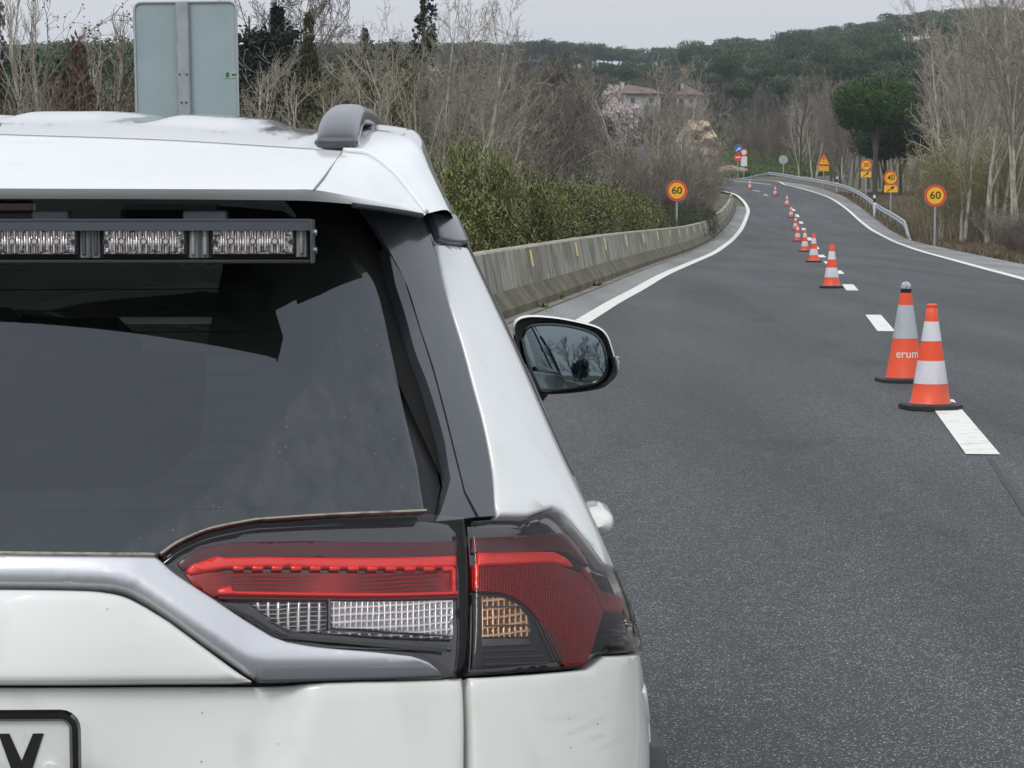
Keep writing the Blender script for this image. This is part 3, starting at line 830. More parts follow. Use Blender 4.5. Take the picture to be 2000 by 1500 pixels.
# far signs by the side turning
def far_signs():
    D = 256
    def blue(t, z):
        post(t, z + .4, .05)
        round_face(t, .43, z + .05, None, ('sign_blue', 'sign_blue'))
        a = MB(); a.prism([(-.25, z - .12), (.02, z + .02), (-.08, z + .12), (.28, z + .18), (.2, z - .14), (.1, z - .04), (-.18, z - .2)], -.062, -.058); a.build('arrow', M['sign_white'], t)
        b = MB(); disc(b, 0, .42, -.05, z - .92, 0); disc(b, 0, .40, -.046, z - .92, 0); b.box((0, -.06, z - .92), (.55, .01, .14), 1)
        b.build('sign_disc', [M['sign_red'], M['sign_white']], t)
    sign_at('direction_sign', 1441.5, 291, D, 'blue round arrow sign above a red no-entry disc at the far road bend', blue)
    def white(t, z):
        post(t, z + .2, .05)
        b = MB(); disc(b, 0, .40, -.05, z + .15, 0); disc(b, 0, .28, -.054, z + .15, 1); b.build('sign_disc', [M['sign_red'], M['sign_white']], t)
        b = MB(); b.box((0, -.05, z - .85), (.7, .02, 1.1)); b.build('sign_panel', M['sign_white'], t)
    sign_at('no_passing_sign', 1453, 300, D + 2, 'pale disc with red rim over a white panel, just right of the blue arrow sign', white)
    def back(t, z):
        post(t, z + .2, .05, y=-.06)
        b = MB(); disc(b, 0, .45, -.02, z, 0); disc(b, 0, .45, -.012, z, 0); b.build('sign_disc', pmat('plain_steel_back', (.4, .43, .45), .5), t)
    sign_at('road_sign', 1530, 312, 238, 'grey blank back of a round sign beyond the far end of the guard rail', back)
    def tri(t, z):
        post(t, z, .04); b = MB(); b.prism([(-.5, z - .4), (.5, z - .4), (0, z + .45)], -.05, -.03); b.build('sign_triangle', M['sign_blue'], t)
        b = MB(); disc(b, 0, .28, -.04, z - .85, 0); b.build('sign_disc', M['sign_red'], t)
    sign_at('distant_sign', 1261, 291, 230, 'small distant blue sign over a red one seen through bare branches', tri)
    # delineator posts
    for i, (px, py, D, lb) in enumerate([(1635, 345, 190, 'small white and black delineator post behind the guard rail, left of the 20 sign'), (1708, 381, 146, 'small white and black delineator post behind the guard rail, left of the 40 sign')]):
        p = pt(px, py, D); z0 = terrain(p.x, p.y); h = p.z - z0
        t = thing('delineator_post', (p.x, p.y, z0), lb, 'marker post', 'delineator posts')
        b = MB(); b.box((0, 0, h / 2 - .1), (.14, .08, h + .2), 0, .02); b.box((0, 0, h - .33), (.145, .085, .26), 1, .0); b.build('marker_body', [M['sign_white'], M['black']], t)
    for k, (px, py, dd) in enumerate([(1458, 326, 262), ]):
        p = pt(px, py, dd); z0 = terrain(p.x, p.y); t = thing('delineator_post', (p.x, p.y, z0), 'tiny white marker post in the green scrub right of the blue arrow sign', 'marker post')
        b = MB(); b.box((0, 0, .4), (.2, .1, 1.0), 0, .02); b.build('marker_body', M['sign_white'], t)
far_signs()

# ------------------------------------------------------------------ traffic cones
def cone_base(b, w, h):
    pl = []
    r = w * .22
    q = w / 2
    out = [(-q + r, -q), (q - r, -q), (q, -q + r), (q, q - r), (q - r, q), (-q + r, q), (-q, q - r), (-q, -q + r)]
    n = len(out)
    vs = [(x, y, 0) for x, y in out] + [(x, y, h * .7) for x, y in out] + [(x * .9, y * .9, h) for x, y in out]
    fs = [tuple(reversed(range(n)))] + [(i + k * n, (i + 1) % n + k * n, (i + 1) % n + (k + 1) * n, i + (k + 1) * n) for k in (0, 1) for i in range(n)] + [tuple(2 * n + i for i in range(n))]
    b.add(vs, fs)
def make_cone(kind):
    t = thing('traffic_cone', (0, 0, 0), 'x', 'traffic cone', 'traffic cones along the lane line')
    H = .75; w = .40 if kind == 'banded' else .44
    b = MB(); cone_base(b, w, .04); b.build('base', M['rubber'], t)
    rb, rt = .142, .030
    if kind == 'banded':
        zs = [.035, .05, .175, .355, .505, .645, .712, .722, .738, .75, .75]
        rad = lambda z: rb + (rt - rb) * (z - .04) / (H - .04)
        prof = [(rad(.035) + .012, .035), (rad(.05) + .002, .05), (rad(.18), .18), (rad(.18) + .002, .1805), (rad(.345) + .002, .345), (rad(.345), .3455), (rad(.485), .485), (rad(.485) + .002, .4855), (rad(.625) + .002, .625), (rad(.625), .6255), (.040, .712), (.034, .720), (.034, .728), (.038, .732), (.037, .744), (.030, .75), (.0, .75)]
        mats = [0, 0, 0, 1, 0, 0, 0, 1, 0, 0, 0, 0, 0, 0, 0, 0]
        b = MB(); b.lathe(prof, 32, mats); b.build('cone_body', [M['cone_orange'], M['cone_white']], t, smooth=True, sharp=40)
        return t
    rb2, rt2, Hc = .150, .046, .735
    rad = lambda z: rb2 + (rt2 - rb2) * (z - .05) / (Hc - .05)
    prof = [(rad(.035) + .014, .03), (rad(.055) + .004, .06), (rad(.36), .36), (rad(.36) + .002, .3605), (rad(.635) + .002, .635), (rad(.635), .6355), (.048, Hc), (0, Hc)]
    b = MB(); b.lathe(prof, 40, [0, 0, 0, 1, 0, 0, 0]); body = b.build('cone_body', [M['cone_orange'], M['cone_grey']], t, smooth=True, sharp=40)
    v, f = text_mesh('erum', .096, .0)
    def wrap(v, z0, a0):
        out = []
        for p in v:
            z = z0 + p[1]; r = rad(z) + .0035; a = -math.pi / 2 + a0 + p[0] / r
            out.append((r * math.cos(a), r * math.sin(a), z))
        return out
    mesh('lettering', wrap(v, .235, -.10), f, M['white_text'], body)
    v, f = text_mesh('v', .075, .002)
    mesh('lettering', wrap([(p[0] + .125, p[1], 0) for p in v], .235, -.02), f, M['green_text'], body)
    b = MB(); b.lathe([(.0, Hc), (.044, Hc), (.044, .758), (.03, .76), (0, .76)], 24); b.lathe([(.046, .757), (.046, .768), (.02, .77)], 24)
    b.build('collar', M['black'], t)
    b = MB(); b.lathe([(.043, .768), (.044, .782), (.04, .802), (.028, .818), (.012, .826), (0, .827)], 24)
    l = b.build('warning_light', pmat('grey_lamp_dome', (.42, .42, .46), .2, coat=1, var=[(50, (.2, .2, .24), .45, .6)]), t, smooth=True)
    return t
banded = make_cone('banded')
cones = [(1817, 803, 'nearest orange cone with two white bands, standing on the painted lane dash'),
         (1624, 564, 'orange cone with two white bands, third from the camera, beside a short painted dash'),
         (1589, 513.5, 'orange and white banded cone, fourth from the camera'),
         (1571.7, 492.5, 'orange and white banded cone, fifth from the camera'),
         (1558, 472.5, 'small banded cone, sixth from the camera, partly covering the one behind it'),
         (1553.5, 450.5, 'small banded cone, seventh from the camera, overlapped at its foot by the sixth'),
         (1545, 426, 'small banded cone, eighth from the camera, where the road starts to climb'),
         (1536.8, 403.5, 'small distant banded cone, ninth from the camera'),
         (1514, 383.3, 'small distant banded cone, second from the far end of the row'),
         (1464.5, 370.3, 'farthest tiny banded cone, at the far left bend of the row')]
for i, (px, py, lb) in enumerate(cones):
    c = banded if i == 0 else copy_tree(banded)
    x, y = hit(px, py - 1)
    c.location = (x, y, g(y) + .006); c.rotation_euler = (0, 0, R.uniform(-.5, .5) if i else .25)
    if i >= 7: c.scale = (1.06, 1.06, 1.06)
    c['label'] = lb
c = make_cone('lamp'); x, y = hit(1767, 746); c.location = (x, y, g(y)); c.rotation_euler = (0, 0, .12)
c['label'] = 'orange cone with one grey band, white erum lettering and a grey lamp on top'
# ------------------------------------------------------------------ the car, in its own coordinates (x right, y forward, z up)
CX, CY = .66, -2.55                        # the photographer's spot in the car's coordinates
AZ = math.atan(110 / F)
ca, sa = math.cos(AZ), math.sin(AZ)
car = thing('parked_car', (ca * -CX + sa * CY, sa * -CX - ca * CY, 0), 'white SUV with a light bar under its rear spoiler, stopped in the left lane', 'car', rz=AZ)

def loc_of(px, py, D):
    p = pt(px, py, D)
    return np.array((ca * p.x + sa * p.y + CX, -sa * p.x + ca * p.y + CY, p.z))
def proj(x, y, z):
    X = ca * (x - CX) - sa * (y - CY); Y = sa * (x - CX) + ca * (y - CY); Z = z - CAMZ
    d = _cp * Y - _sp * Z; u = X / d; v = (_sp * Y + _cp * Z) / d
    return 1000 + F * u, 750 - F * v

_wz = np.array([.20, .45, .6, .7, .8, .9, .95, 1.0, 1.05, 1.10, 1.15, 1.3, 1.4, 1.5, 1.6, 1.7])
_ww = np.array([.88, .905, .912, .914, .912, .903, .893, .872, .852, .828, .803, .737, .69, .642, .595, .54])
_bz = np.array([.20, .5, .75, .86, .95, 1.0, 1.08, 1.12, 1.3, 1.45, 1.6, 1.7])
_by = np.array([.06, .0, .03, .06, .085, .105, .145, .165, .245, .315, .385, .43])
_zf = np.arange(.1, 1.8, .01)
def _sm(a, k=7): return np.convolve(np.pad(a, k // 2, 'edge'), np.ones(k) / k, 'valid')
_wf = _sm(np.interp(_zf, _wz, _ww)); _bf = _sm(np.interp(_zf, _bz, _by))
CK, CR_ = .05, .23
def surf(t, z):
    t = np.asarray(t, float); z = np.asarray(z, float)
    W = np.interp(z, _zf, _wf); yb = np.interp(z, _zf, _bf)
    x0 = W * .6
    ph = np.clip((t - .5) * np.pi, 0, np.pi / 2)
    x = np.where(t < .5, x0 * t / .5, x0 + (W - x0) * np.sin(ph))
    y = yb + CK * (x / x0) ** 2 + CR_ * (1 - np.cos(ph)) + np.clip(t - 1, 0, None) * 1.0
    # towards the front the sides draw in, and the arches flare out a little
    taper = np.clip((y - 3.2) / 1.3, 0, 1) ** 2 * .14
    x = np.where(t > 1, W - taper, x)
    return np.stack([x, y, z + 0 * t], -1)
def snorm(t, z, e=.004):
    a = surf(t + e, z) - surf(t - e, z); b = surf(t, z + e) - surf(t, z - e)
    n = np.cross(a, b); return n / np.maximum(np.linalg.norm(n, axis=-1, keepdims=True), 1e-9)

_tg = np.linspace(-.35, 1.7, 342); _zg = np.linspace(.62, 1.66, 262)
_T, _Z = np.meshgrid(_tg, _zg)
_S = surf(_T, _Z); _PX, _PY = proj(_S[..., 0], _S[..., 1], _S[..., 2])
def inv(px, py):
    d = (_PX - px) ** 2 + (_PY - py) ** 2
    j = np.unravel_index(np.argmin(d), d.shape); t, z = _T[j], _Z[j]
    best = (d[j], t, z)
    for _ in range(12):
        e = 1e-3
        def pr(t, z):
            s = surf(t, z); return np.array(proj(s[..., 0], s[..., 1], s[..., 2]))
        p0 = pr(t, z); r = np.array([px, py]) - p0
        J = np.stack([(pr(t + e, z) - p0) / e, (pr(t, z + e) - p0) / e], 1)
        det = np.linalg.det(J)
        if abs(det) < 1e-3: break
        dl = np.clip(np.linalg.solve(J, r), -.02, .02); t, z = t + dl[0], z + dl[1]
        dd = float(((pr(t, z) - np.array([px, py])) ** 2).sum())
        if dd < best[0]: best = (dd, t, z)
    return best[1], best[2]

def seg_dist(P, A, B):
    AB = B - A; L = (AB ** 2).sum(-1) + 1e-12
    t = np.clip(((P[:, None] - A[None]) * AB[None]).sum(-1) / L[None], 0, 1)
    return np.sqrt((((A[None] + t[..., None] * AB[None]) - P[:, None]) ** 2).sum(-1)).min(1)

def patch_tz(name, poly, m, parent=car, off=0., rnd=.004, depth=.02, step=.016, mirror=True, cross=False, shape=None, both=False, sharp=60, curve_pts=0, hole=None):
    """polygon in surface coordinates (t, z) laid on the body surface with rounded edges and a skirt"""
    KT = .9                                  # one unit of t is about .9 m along the surface
    poly = [(max(t, 0.) if cross else t, z) for t, z in poly]
    P = []
    n = len(poly)
    for i in range(n):
        a = np.array(poly[i]); b = np.array(poly[(i + 1) % n])
        L = math.hypot((b[0] - a[0]) * KT, b[1] - a[1]); k = max(1, int(L / step))
        for q in range(k): P.append(a + (b - a) * q / k)
    P = np.array(P); nb = len(P)
    Q = P * [KT, 1]
    A = Q; B = np.roll(Q, -1, 0)
    edge_mask = ~((A[:, 0] < 1e-6) & (B[:, 0] < 1e-6)) if cross else np.ones(nb, bool)
    lo, hi = Q.min(0), Q.max(0)
    gx = np.arange(lo[0] + step / 2, hi[0], step); gz = np.arange(lo[1] + step / 2, hi[1], step)
    G = []
    for i, zz in enumerate(gz):
        for xx in gx: G.append((xx + (step / 2 if i % 2 else 0), zz))
    G = np.array(G) if G else np.zeros((0, 2))
    if len(G):
        inside = np.zeros(len(G), bool)
        for a, b in zip(A, B):
            c = ((a[1] > G[:, 1]) != (b[1] > G[:, 1]))
            with np.errstate(divide='ignore', invalid='ignore'):
                xi = (b[0] - a[0]) * (G[:, 1] - a[1]) / (b[1] - a[1]) + a[0]
            inside ^= c & (G[:, 0] < xi)
        G = G[inside]
        if len(G): G = G[seg_dist(G, A, B) > step * .45]
    # an inner ring close to the edge carries the rounding
    allp = np.vstack([Q, G]) if len(G) else Q
    if rnd > 0:
        ring = []
        nrm = B - A; nrm = np.stack([-nrm[:, 1], nrm[:, 0]], 1); nrm /= np.maximum(np.linalg.norm(nrm, axis=1, keepdims=True), 1e-9)
        area = .5 * np.sum(A[:, 0] * B[:, 1] - B[:, 0] * A[:, 1]); sgn = 1 if area > 0 else -1
        for i in range(nb):
            if not (edge_mask[i] and edge_mask[i - 1]): continue
            v = (nrm[i] + nrm[i - 1]); l = np.linalg.norm(v)
            if l < .5: continue
            for dd in (rnd * .45, rnd * 1.1): ring.append(Q[i] + sgn * v / l * dd)
        if ring:
            ring = np.array(ring)
            ds = seg_dist(ring, A[edge_mask], B[edge_mask]); keep = ds > rnd * .4
            ring = ring[keep]
            if len(G): G = G[seg_dist(G, A[edge_mask], B[edge_mask]) > rnd * 1.8]
            allp = np.vstack([Q, ring, G]) if len(G) else np.vstack([Q, ring])
    res = delaunay_2d_cdt([Vector(p) for p in allp], [(i, (i + 1) % nb) for i in range(nb)], [], 1, 1e-6)
    V2 = np.array([tuple(v) for v in res[0]]); faces = [tuple(f) for f in res[2]]
    # output_type 1 keeps only what lies inside the outline
    be = [tuple(e) for e in res[1]]
    dist = seg_dist(V2, A[edge_mask], B[edge_mask])
    t = V2[:, 0] / KT; z = V2[:, 1]
    o_ = np.full(len(V2), float(off))
    if shape is not None: o_ = o_ + shape(t, z)
    if rnd > 0:
        k = np.clip(1 - dist / (rnd * 1.1), 0, 1); o_ = o_ - rnd * .8 * (1 - np.sqrt(np.clip(1 - k * k, 0, 1)))
    P3 = surf(t, z) + snorm(t, z) * o_[:, None]
    if cross: P3[V2[:, 0] < 1e-6, 0] = 0
    # orient faces outwards
    fs = []
    for f in faces:
        a, b, c = V2[f[0]], V2[f[1]], V2[f[2]]
        ar = (b[0] - a[0]) * (c[1] - a[1]) - (c[0] - a[0]) * (b[1] - a[1])
        fs.append(f if ar > 0 else tuple(reversed(f)))
    vs = [tuple(p) for p in P3]
    if depth > 0:
        cnt = {}
        for f in fs:
            for i in range(len(f)):
                e = (f[i], f[(i + 1) % len(f)]); cnt[e] = cnt.get(e, 0) + 1
        bd = [e for e in cnt if (e[1], e[0]) not in cnt]
        N = snorm(t, z); mp_ = {}
        for e in bd:
            if cross and V2[e[0], 0] < 1e-6 and V2[e[1], 0] < 1e-6: continue
            for k in e:
                if k not in mp_:
                    mp_[k] = len(vs); vs.append(tuple(P3[k] - N[k] * depth))
            fs.append((e[1], e[0], mp_[e[0]], mp_[e[1]]))
    if cross:
        n0 = len(vs); vs += [(-v[0], v[1], v[2]) for v in vs]; fs += [tuple(reversed([i + n0 for i in f])) for f in fs]
        me_v, me_f = vs, fs
        # weld the centre line
        idx = {}; remap = []
        nv = []
        for i, v in enumerate(me_v):
            if abs(v[0]) < 1e-7:
                k = (round(v[1], 6), round(v[2], 6))
                if k in idx: remap.append(idx[k]); continue
                idx[k] = len(nv)
            remap.append(len(nv)); nv.append(v)
        fs = [tuple(remap[i] for i in f) for f in me_f]; vs = nv
        fs = [f for f in fs if len(set(f)) == len(f)]
        return mesh(name, vs, fs, m, parent, smooth=True, sharp=sharp)
    o = mesh(name, vs, fs, m, parent, smooth=True, sharp=sharp)
    if mirror:
        mesh(name, [(-v[0], v[1], v[2]) for v in vs], [tuple(reversed(f)) for f in fs], m, parent if mirror is True else mirror, smooth=True, sharp=sharp)
    return o

def px_poly(pts):
    """pixel outline -> (t, z); a fourth value 'c' on a run would be a curve, so smooth runs are passed as lists"""
    out = []
    for p in pts:
        if isinstance(p, list):
            for q in cat_rom(p, 5): out.append(inv(*q))
        else: out.append(inv(*p))
    res = [out[0]]
    for q in out[1:]:
        if math.hypot(q[0] - res[-1][0], q[1] - res[-1][1]) > 1e-4: res.append(q)
    return res
def patch(name, pts, m, **k): return patch_tz(name, px_poly(pts), m, **k)

Lx = -420     # beyond the centre line; clamped to it
# dark underlayer closes every gap
zs = lambda *a: list(a)
patch_tz('inner_shell', [(0, .40), (1.2, .40), (1.2, 1.12), (0.0, 1.12)][:4], M['dark'], off=-.03, rnd=0, depth=0, step=.03, cross=True)
patch_tz('pillar_shell', [(.70, 1.05), (1.25, 1.05), (1.22, 1.55), (.56, 1.55), (.62, 1.45), (.665, 1.3)], M['dark'], off=-.022, rnd=0, depth=0, step=.03)

# tailgate, lower skin
def plate_recess(t, z):
    s = surf(t, z); x, zz = s[..., 0], s[..., 2]
    a = np.clip((.50 - np.abs(x) - (.93 - zz) * .25) / .05, 0, 1); b = np.clip((.963 - zz) / .02, 0, 1)
    return -.022 * a * a * (3 - 2 * a) * b
patch('tailgate', [(Lx, 1337), (300, 1337), (506, 1337), (700, 1330), (872, 1326), (905, 1324), (907, 1560), (907, 1800), (Lx, 1800)], M['paint'], off=0, rnd=.006, depth=.03, cross=True, shape=plate_recess, step=.014)
patch('tailgate_panel', [[(Lx, 1150), (0, 1151), (150, 1153), (205, 1157), (245, 1166), (285, 1186)], [(330, 1214), (400, 1266), (460, 1310), (492, 1331)], (300, 1332.5), (Lx, 1332.5)], M['paint'], off=.004, rnd=.007, depth=.03, cross=True, step=.014)
# lilac silver garnish
def gar(t, z):
    s = surf(t, z); pxx, pyy = proj(s[..., 0], s[..., 1], s[..., 2])
    # ridge line of the garnish, in the car's own height, follows the pressed crease
    rx = np.array([-500, 0, 200, 262, 480, 512, 860]); ry = np.array([1124, 1125, 1128, 1140, 1286, 1293, 1291])
    r = np.interp(pxx, rx, ry)
    d = (pyy - r) / 1650.
    return np.where(d > 0, .006 - np.clip(d, 0, .03) * .75, .006 - np.clip(-d, 0, .05) * .10)
patch('tailgate_garnish', [(Lx, 1086), (0, 1087), (304, 1090), [(313, 1096), (345, 1124), (420, 1174), (480, 1214), (530, 1245)], [(560, 1256), (620, 1266), (720, 1275), (800, 1284)], [(835, 1296), (855, 1308), (868, 1322)], (700, 1326), (508, 1329), [(480, 1312), (400, 1254), (330, 1203), (290, 1176)], [(262, 1160), (240, 1151), (200, 1145), (100, 1142), (0, 1141)], (Lx, 1141)], M['silver'], off=.004, rnd=.003, depth=.03, cross=True, shape=gar, step=.007)
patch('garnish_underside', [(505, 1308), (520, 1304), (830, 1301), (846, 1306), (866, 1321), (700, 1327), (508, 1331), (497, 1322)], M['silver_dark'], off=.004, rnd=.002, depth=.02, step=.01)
patch('seal_strip', [(Lx, 1076), (0, 1077), (309, 1080), (300, 1086), (0, 1083), (Lx, 1082)], M['seal'], off=.002, rnd=.001, depth=.02, cross=True, step=.02)
patch('seal_strip', [[(312, 1081), (345, 1058), (400, 1034), (450, 1022), (500, 1013)], [(600, 1006), (700, 1001), (832, 996)], (832, 999.5), [(700, 1004.5), (600, 1009.5), (500, 1016.5)], [(450, 1025.5), (400, 1037.5), (350, 1060), (316, 1083)]], M['seal'], off=.003, rnd=.0, depth=.01, step=.02)

# quarter panel below the lamp and the whole side
_le = [(973, 1009), (966, 985), (962, 920), (945, 830), (925, 755), (905, 680), (880, 600), (862, 535)]
seam = [(1266, 1430), (1255, 1352), (1240, 1292), (1228, 1240)]
lampe = [(1222, 1227), (1212, 1192), (1197, 1150), (1177, 1104), (1151, 1066), (1129, 1038), (1112, 1015), (1096, 1001), (1078, 993), (1062, 997), (1030, 1009)]
side_lower = px_poly([(848, 476), (878, 479), (908, 483)]) + [(1.015, 1.43), (1.035, 1.30), (1.05, 1.16), (1.08, 1.10), (1.25, 1.078), (1.6, 1.075), (2.5, 1.085), (3.6, 1.085), (4.0, 1.03), (4.35, .93), (4.5, .80), (4.52, .62), (4.45, .60), (4.4, .72), (4.1, .80), (3.75, .80), (3.45, .72), (3.35, .5), (1.45, .5), (1.38, .66), (1.2, .785), (1.0, .79)] + px_poly(seam + lampe) + px_poly([_le])
def flare(t, z):
    y = surf(t, z)[..., 1]
    f = np.exp(-((y - 1.05) / .38) ** 2) + .7 * np.exp(-((y - 3.75) / .4) ** 2)
    cre = .012 * np.exp(-((z - 1.0 - .0) / .03) ** 2)
    return .004 * f * np.clip((1.0 - z) / .15, 0, 1)
patch_tz('quarter_panel', side_lower, M['paint'], off=.003, rnd=.005, depth=.012, step=.018, shape=flare)
patch_tz('bumper_corner', px_poly([(917, 1324), (1000, 1319), (1146, 1306), (1180, 1280), (1216, 1245)]) + px_poly(seam[::-1])[0:] + [(.95, .74), (.80, .70), (.70, .55), px_poly([(917, 1790)])[0]], M['paint'], off=0, rnd=.005, depth=.03, step=.014)
# wheel-arch cladding and sill
patch_tz('wheel_arch_cladding', [(.74, .52), (.84, .72), (1.0, .785), (1.2, .775), (1.36, .65), (1.44, .49), (3.36, .49), (3.46, .70), (3.76, .785), (4.1, .785), (4.38, .70), (4.43, .5), (4.3, .5), (4.2, .62), (4.0, .70), (3.8, .70), (3.6, .62), (3.5, .42), (3.45, .30), (1.42, .30), (1.36, .44), (1.22, .63), (1.05, .69), (.93, .66), (.84, .5), (.82, .3), (.66, .3), (.68, .5)], M['plastic'], off=.022, rnd=.008, depth=.05, step=.03)
patch_tz('rear_bumper', [(0, .28), (.66, .28), (.69, .52), (.62, .56), (0, .56)], M['plastic'], off=.03, rnd=.01, depth=.05, step=.03, cross=True)

# white D-pillar and its neighbours
patch('pillar_cap', [(836, 421), (888, 427), (913, 479), (880, 477), (852, 471)], M['cap'], off=.008, rnd=.003, depth=.03, step=.012)
patch('pillar_cap_shadow_side', [(821, 428), (835, 425), (850, 472), (866, 476), (847, 480), (833, 456)], M['gloss_black'], off=.001, rnd=.001, depth=.02, step=.01)
# gloss garnish beside the rear window: outer flank, inner facet, black trough
patch('pillar_garnish', [(700, 399), (760, 404), (818, 412), (830, 440), (845, 482), [(858, 535), (876, 600), (901, 680), (921, 755), (941, 830), (958, 920), (965, 1008)], (935, 1010), (908, 960), [(888, 880), (868, 800), (845, 715), (820, 640), (795, 560), (765, 500), (735, 450)]],
      M['gloss_grey'], off=.001, rnd=0, depth=.006, step=.012)
def facet(t, z):
    s = surf(t, z); pxx, pyy = proj(s[..., 0], s[..., 1], s[..., 2])
    yy = np.array([470, 560, 640, 715, 800, 880, 960, 1010]); ex = np.array([755, 795, 820, 845, 868, 888, 908, 935])
    return -.020 * np.clip((np.interp(pyy, yy, ex) - pxx) / 45, 0, 1.2)
patch('pillar_garnish_facet', [(757, 478), (775, 500), [(794, 562), (819, 642), (843, 717), (866, 802), (886, 882), (906, 962)], (930, 1009), (900, 1006), (868, 1003), (876, 985), (885, 932), [(872, 860), (856, 800), (836, 735), (816, 680), (796, 610), (776, 548)]],
      M['gloss_grey'], off=.001, rnd=0, depth=.02, step=.01, shape=facet)
patch('window_trough', [(600, 396), (700, 402), (735, 452), (757, 490), [(775, 548), (795, 610), (815, 680), (835, 735), (855, 800), (871, 862)], (884, 932), (868, 998), (836, 999), [(822, 905), (797, 800), (772, 680), (753, 592), (738, 545), (718, 515)], (690, 480), (650, 452), (600, 436)], M['plastic'], off=-.030, rnd=.0, depth=.02, step=.012)

# rear window glass and its dark printed edge, roof end shading
glass = patch('rear_window', [(Lx, 1074), (0, 1075), (309, 1078), [(343, 1056), (400, 1032), (450, 1020), (500, 1012)], (650, 1005), (836, 998), [(822, 905), (797, 800), (772, 680), (753, 592), (738, 545), (718, 515)], (690, 480), (650, 450), (600, 420), (560, 396), (500, 384), (0, 378), (Lx, 376)], M['rear_glass'], off=-.010, rnd=0, depth=0, cross=True, step=.02)
def frit(name, poly, **k): return patch(name, poly, M['cabin'], off=-.016, rnd=0, depth=0, step=.02, **k)
fr = patch('printed_border', [(Lx, 1074), (0, 1075), (309, 1078), [(343, 1056), (400, 1032), (450, 1020), (500, 1012)], (650, 1005), (836, 998), [(822, 905), (797, 800), (772, 680), (753, 592), (738, 545), (718, 515)], (690, 480), (560, 400), (425, 390), (438, 510), [(418, 600), (405, 680), (400, 780)], (390, 860), (300, 940), (0, 952), (Lx, 955)], M['cabin'], parent=glass, off=-.016, rnd=0, depth=0, cross=False, mirror=False, step=.02)
mesh('printed_border', [(-v.co[0], v.co[1], v.co[2]) for v in fr.data.vertices], [tuple(reversed(p.vertices)) for p in fr.data.polygons], M['cabin'], glass)
# heating wires
for k in range(11):
    zz = 1.395 - k * .026
    b = MB(); pts = []
    tt = np.linspace(-.47, .47, 25)
    s = surf(np.abs(tt), np.full(25, zz)); n = snorm(np.abs(tt) + 1e-3, np.full(25, zz))
    P = s - n * .0135; P[:, 0] *= np.sign(tt)
    b.tube([tuple(p) for p in P], .0009, 4); b.build('heating_wire', M['dark'], glass)

# ---- tail lamps: one on the tailgate, one on the wing, each side
def lamp_part(root, rootm, name, pts, m, **k):
    k.setdefault('rnd', .001); k.setdefault('depth', .004); k.setdefault('step', .010)
    o = patch(name, pts, m, parent=root, mirror=rootm, **k)
    return o
def lamp(name, outline, parts, label, hoff=-.020):
    # housing is the lamp part itself, the mirrored one on the left
    a = patch(name, outline, M['gloss_black'], off=hoff, rnd=.002, depth=.02, step=.014, mirror=False)
    b_ = mesh(name, [(-v.co[0], v.co[1], v.co[2]) for v in a.data.vertices], [tuple(reversed(p.vertices)) for p in a.data.polygons], M['gloss_black'], car, smooth=True, sharp=60)
    for nm, pts, m, off, kw in parts:
        lamp_part(a, b_, nm, pts, m, off=off, **kw)
    return a
inner = [(317, 1086), [(347, 1063), (402, 1039), (452, 1027), (500, 1018)], (650, 1010), (835, 1004), (906, 1010), (906, 1320), (872, 1321), [(856, 1306), (835, 1293), (800, 1281)], [(720, 1272), (620, 1263), (560, 1253), (530, 1242)], [(480, 1211), (420, 1171), (345, 1121), (317, 1094)]]
mids = lambda: None
lamp('tailgate_lamp', inner, [
    ('smoked_band', [(345, 1092), (390, 1062), (460, 1050), (600, 1047), (905, 1045), (905, 1079), (560, 1079), (440, 1084), (380, 1100), (357, 1106)], M['red_smoke'], -.016, {}),
    ('light_guide', [(362, 1108), (376, 1094), (425, 1078), (440, 1081), (520, 1079), (903, 1075), (903, 1097), (520, 1099), (440, 1102), (400, 1109), (372, 1115)], M['red_bright'], -.013, {'rnd': .003}),
    ('red_reflector', [(360, 1112), (400, 1108), (905, 1101), (905, 1152), (440, 1156), (418, 1158), (380, 1136)], M['red_deep'], -.017, {}),
    ('lower_guide', [(424, 1144), (440, 1135), (905, 1150), (905, 1154), (440, 1152), (428, 1154)][:1] + [(452, 1136), (456, 1147), (905, 1146), (905, 1153), (426, 1154)], M['red_bright'], -.012, {'rnd': .002}),
    ('end_guide', [(892, 1102), (899, 1102), (899, 1150), (892, 1150)], M['red_bright'], -.0115, {'rnd': .001}),
    ('divider_bar', [(420, 1157), (905, 1154), (905, 1162), (432, 1165)], M['red_smoke'], -.012, {'rnd': .002}),
    *[('guide_lug', [(x_, 1098), (x_ + 24, 1098), (x_ + 22, 1106), (x_ + 2, 1106)], M['red_bright'], -.0125, {'rnd': .0015}) for x_ in range(455, 890, 38)],
    ('bulb_bowl', [(486, 1168), (570, 1166), (640, 1165), (642, 1190), (640, 1222), (610, 1226), (570, 1222), (530, 1200)], M['clear_prism2'], -.016, {}),
    ('clear_reflector', [(648, 1165), (895, 1163), (895, 1234), (800, 1228), (720, 1222), (650, 1219)], M['clear_prism'], -.014, {}),
    ('chrome_rim', [(520, 1200), (570, 1227), (640, 1231), (800, 1239), (895, 1242), (895, 1238), (800, 1234), (640, 1227), (575, 1223)], M['clear_prism2'], -.012, {}),
    ('lower_fin', [(600, 1256), (895, 1261), (895, 1263), (600, 1258)], M['silver_dark'], -.014, {'rnd': 0}),
    ('outer_lens', inner, M['lens'], .006, {'rnd': .006, 'depth': .0}),
], None)
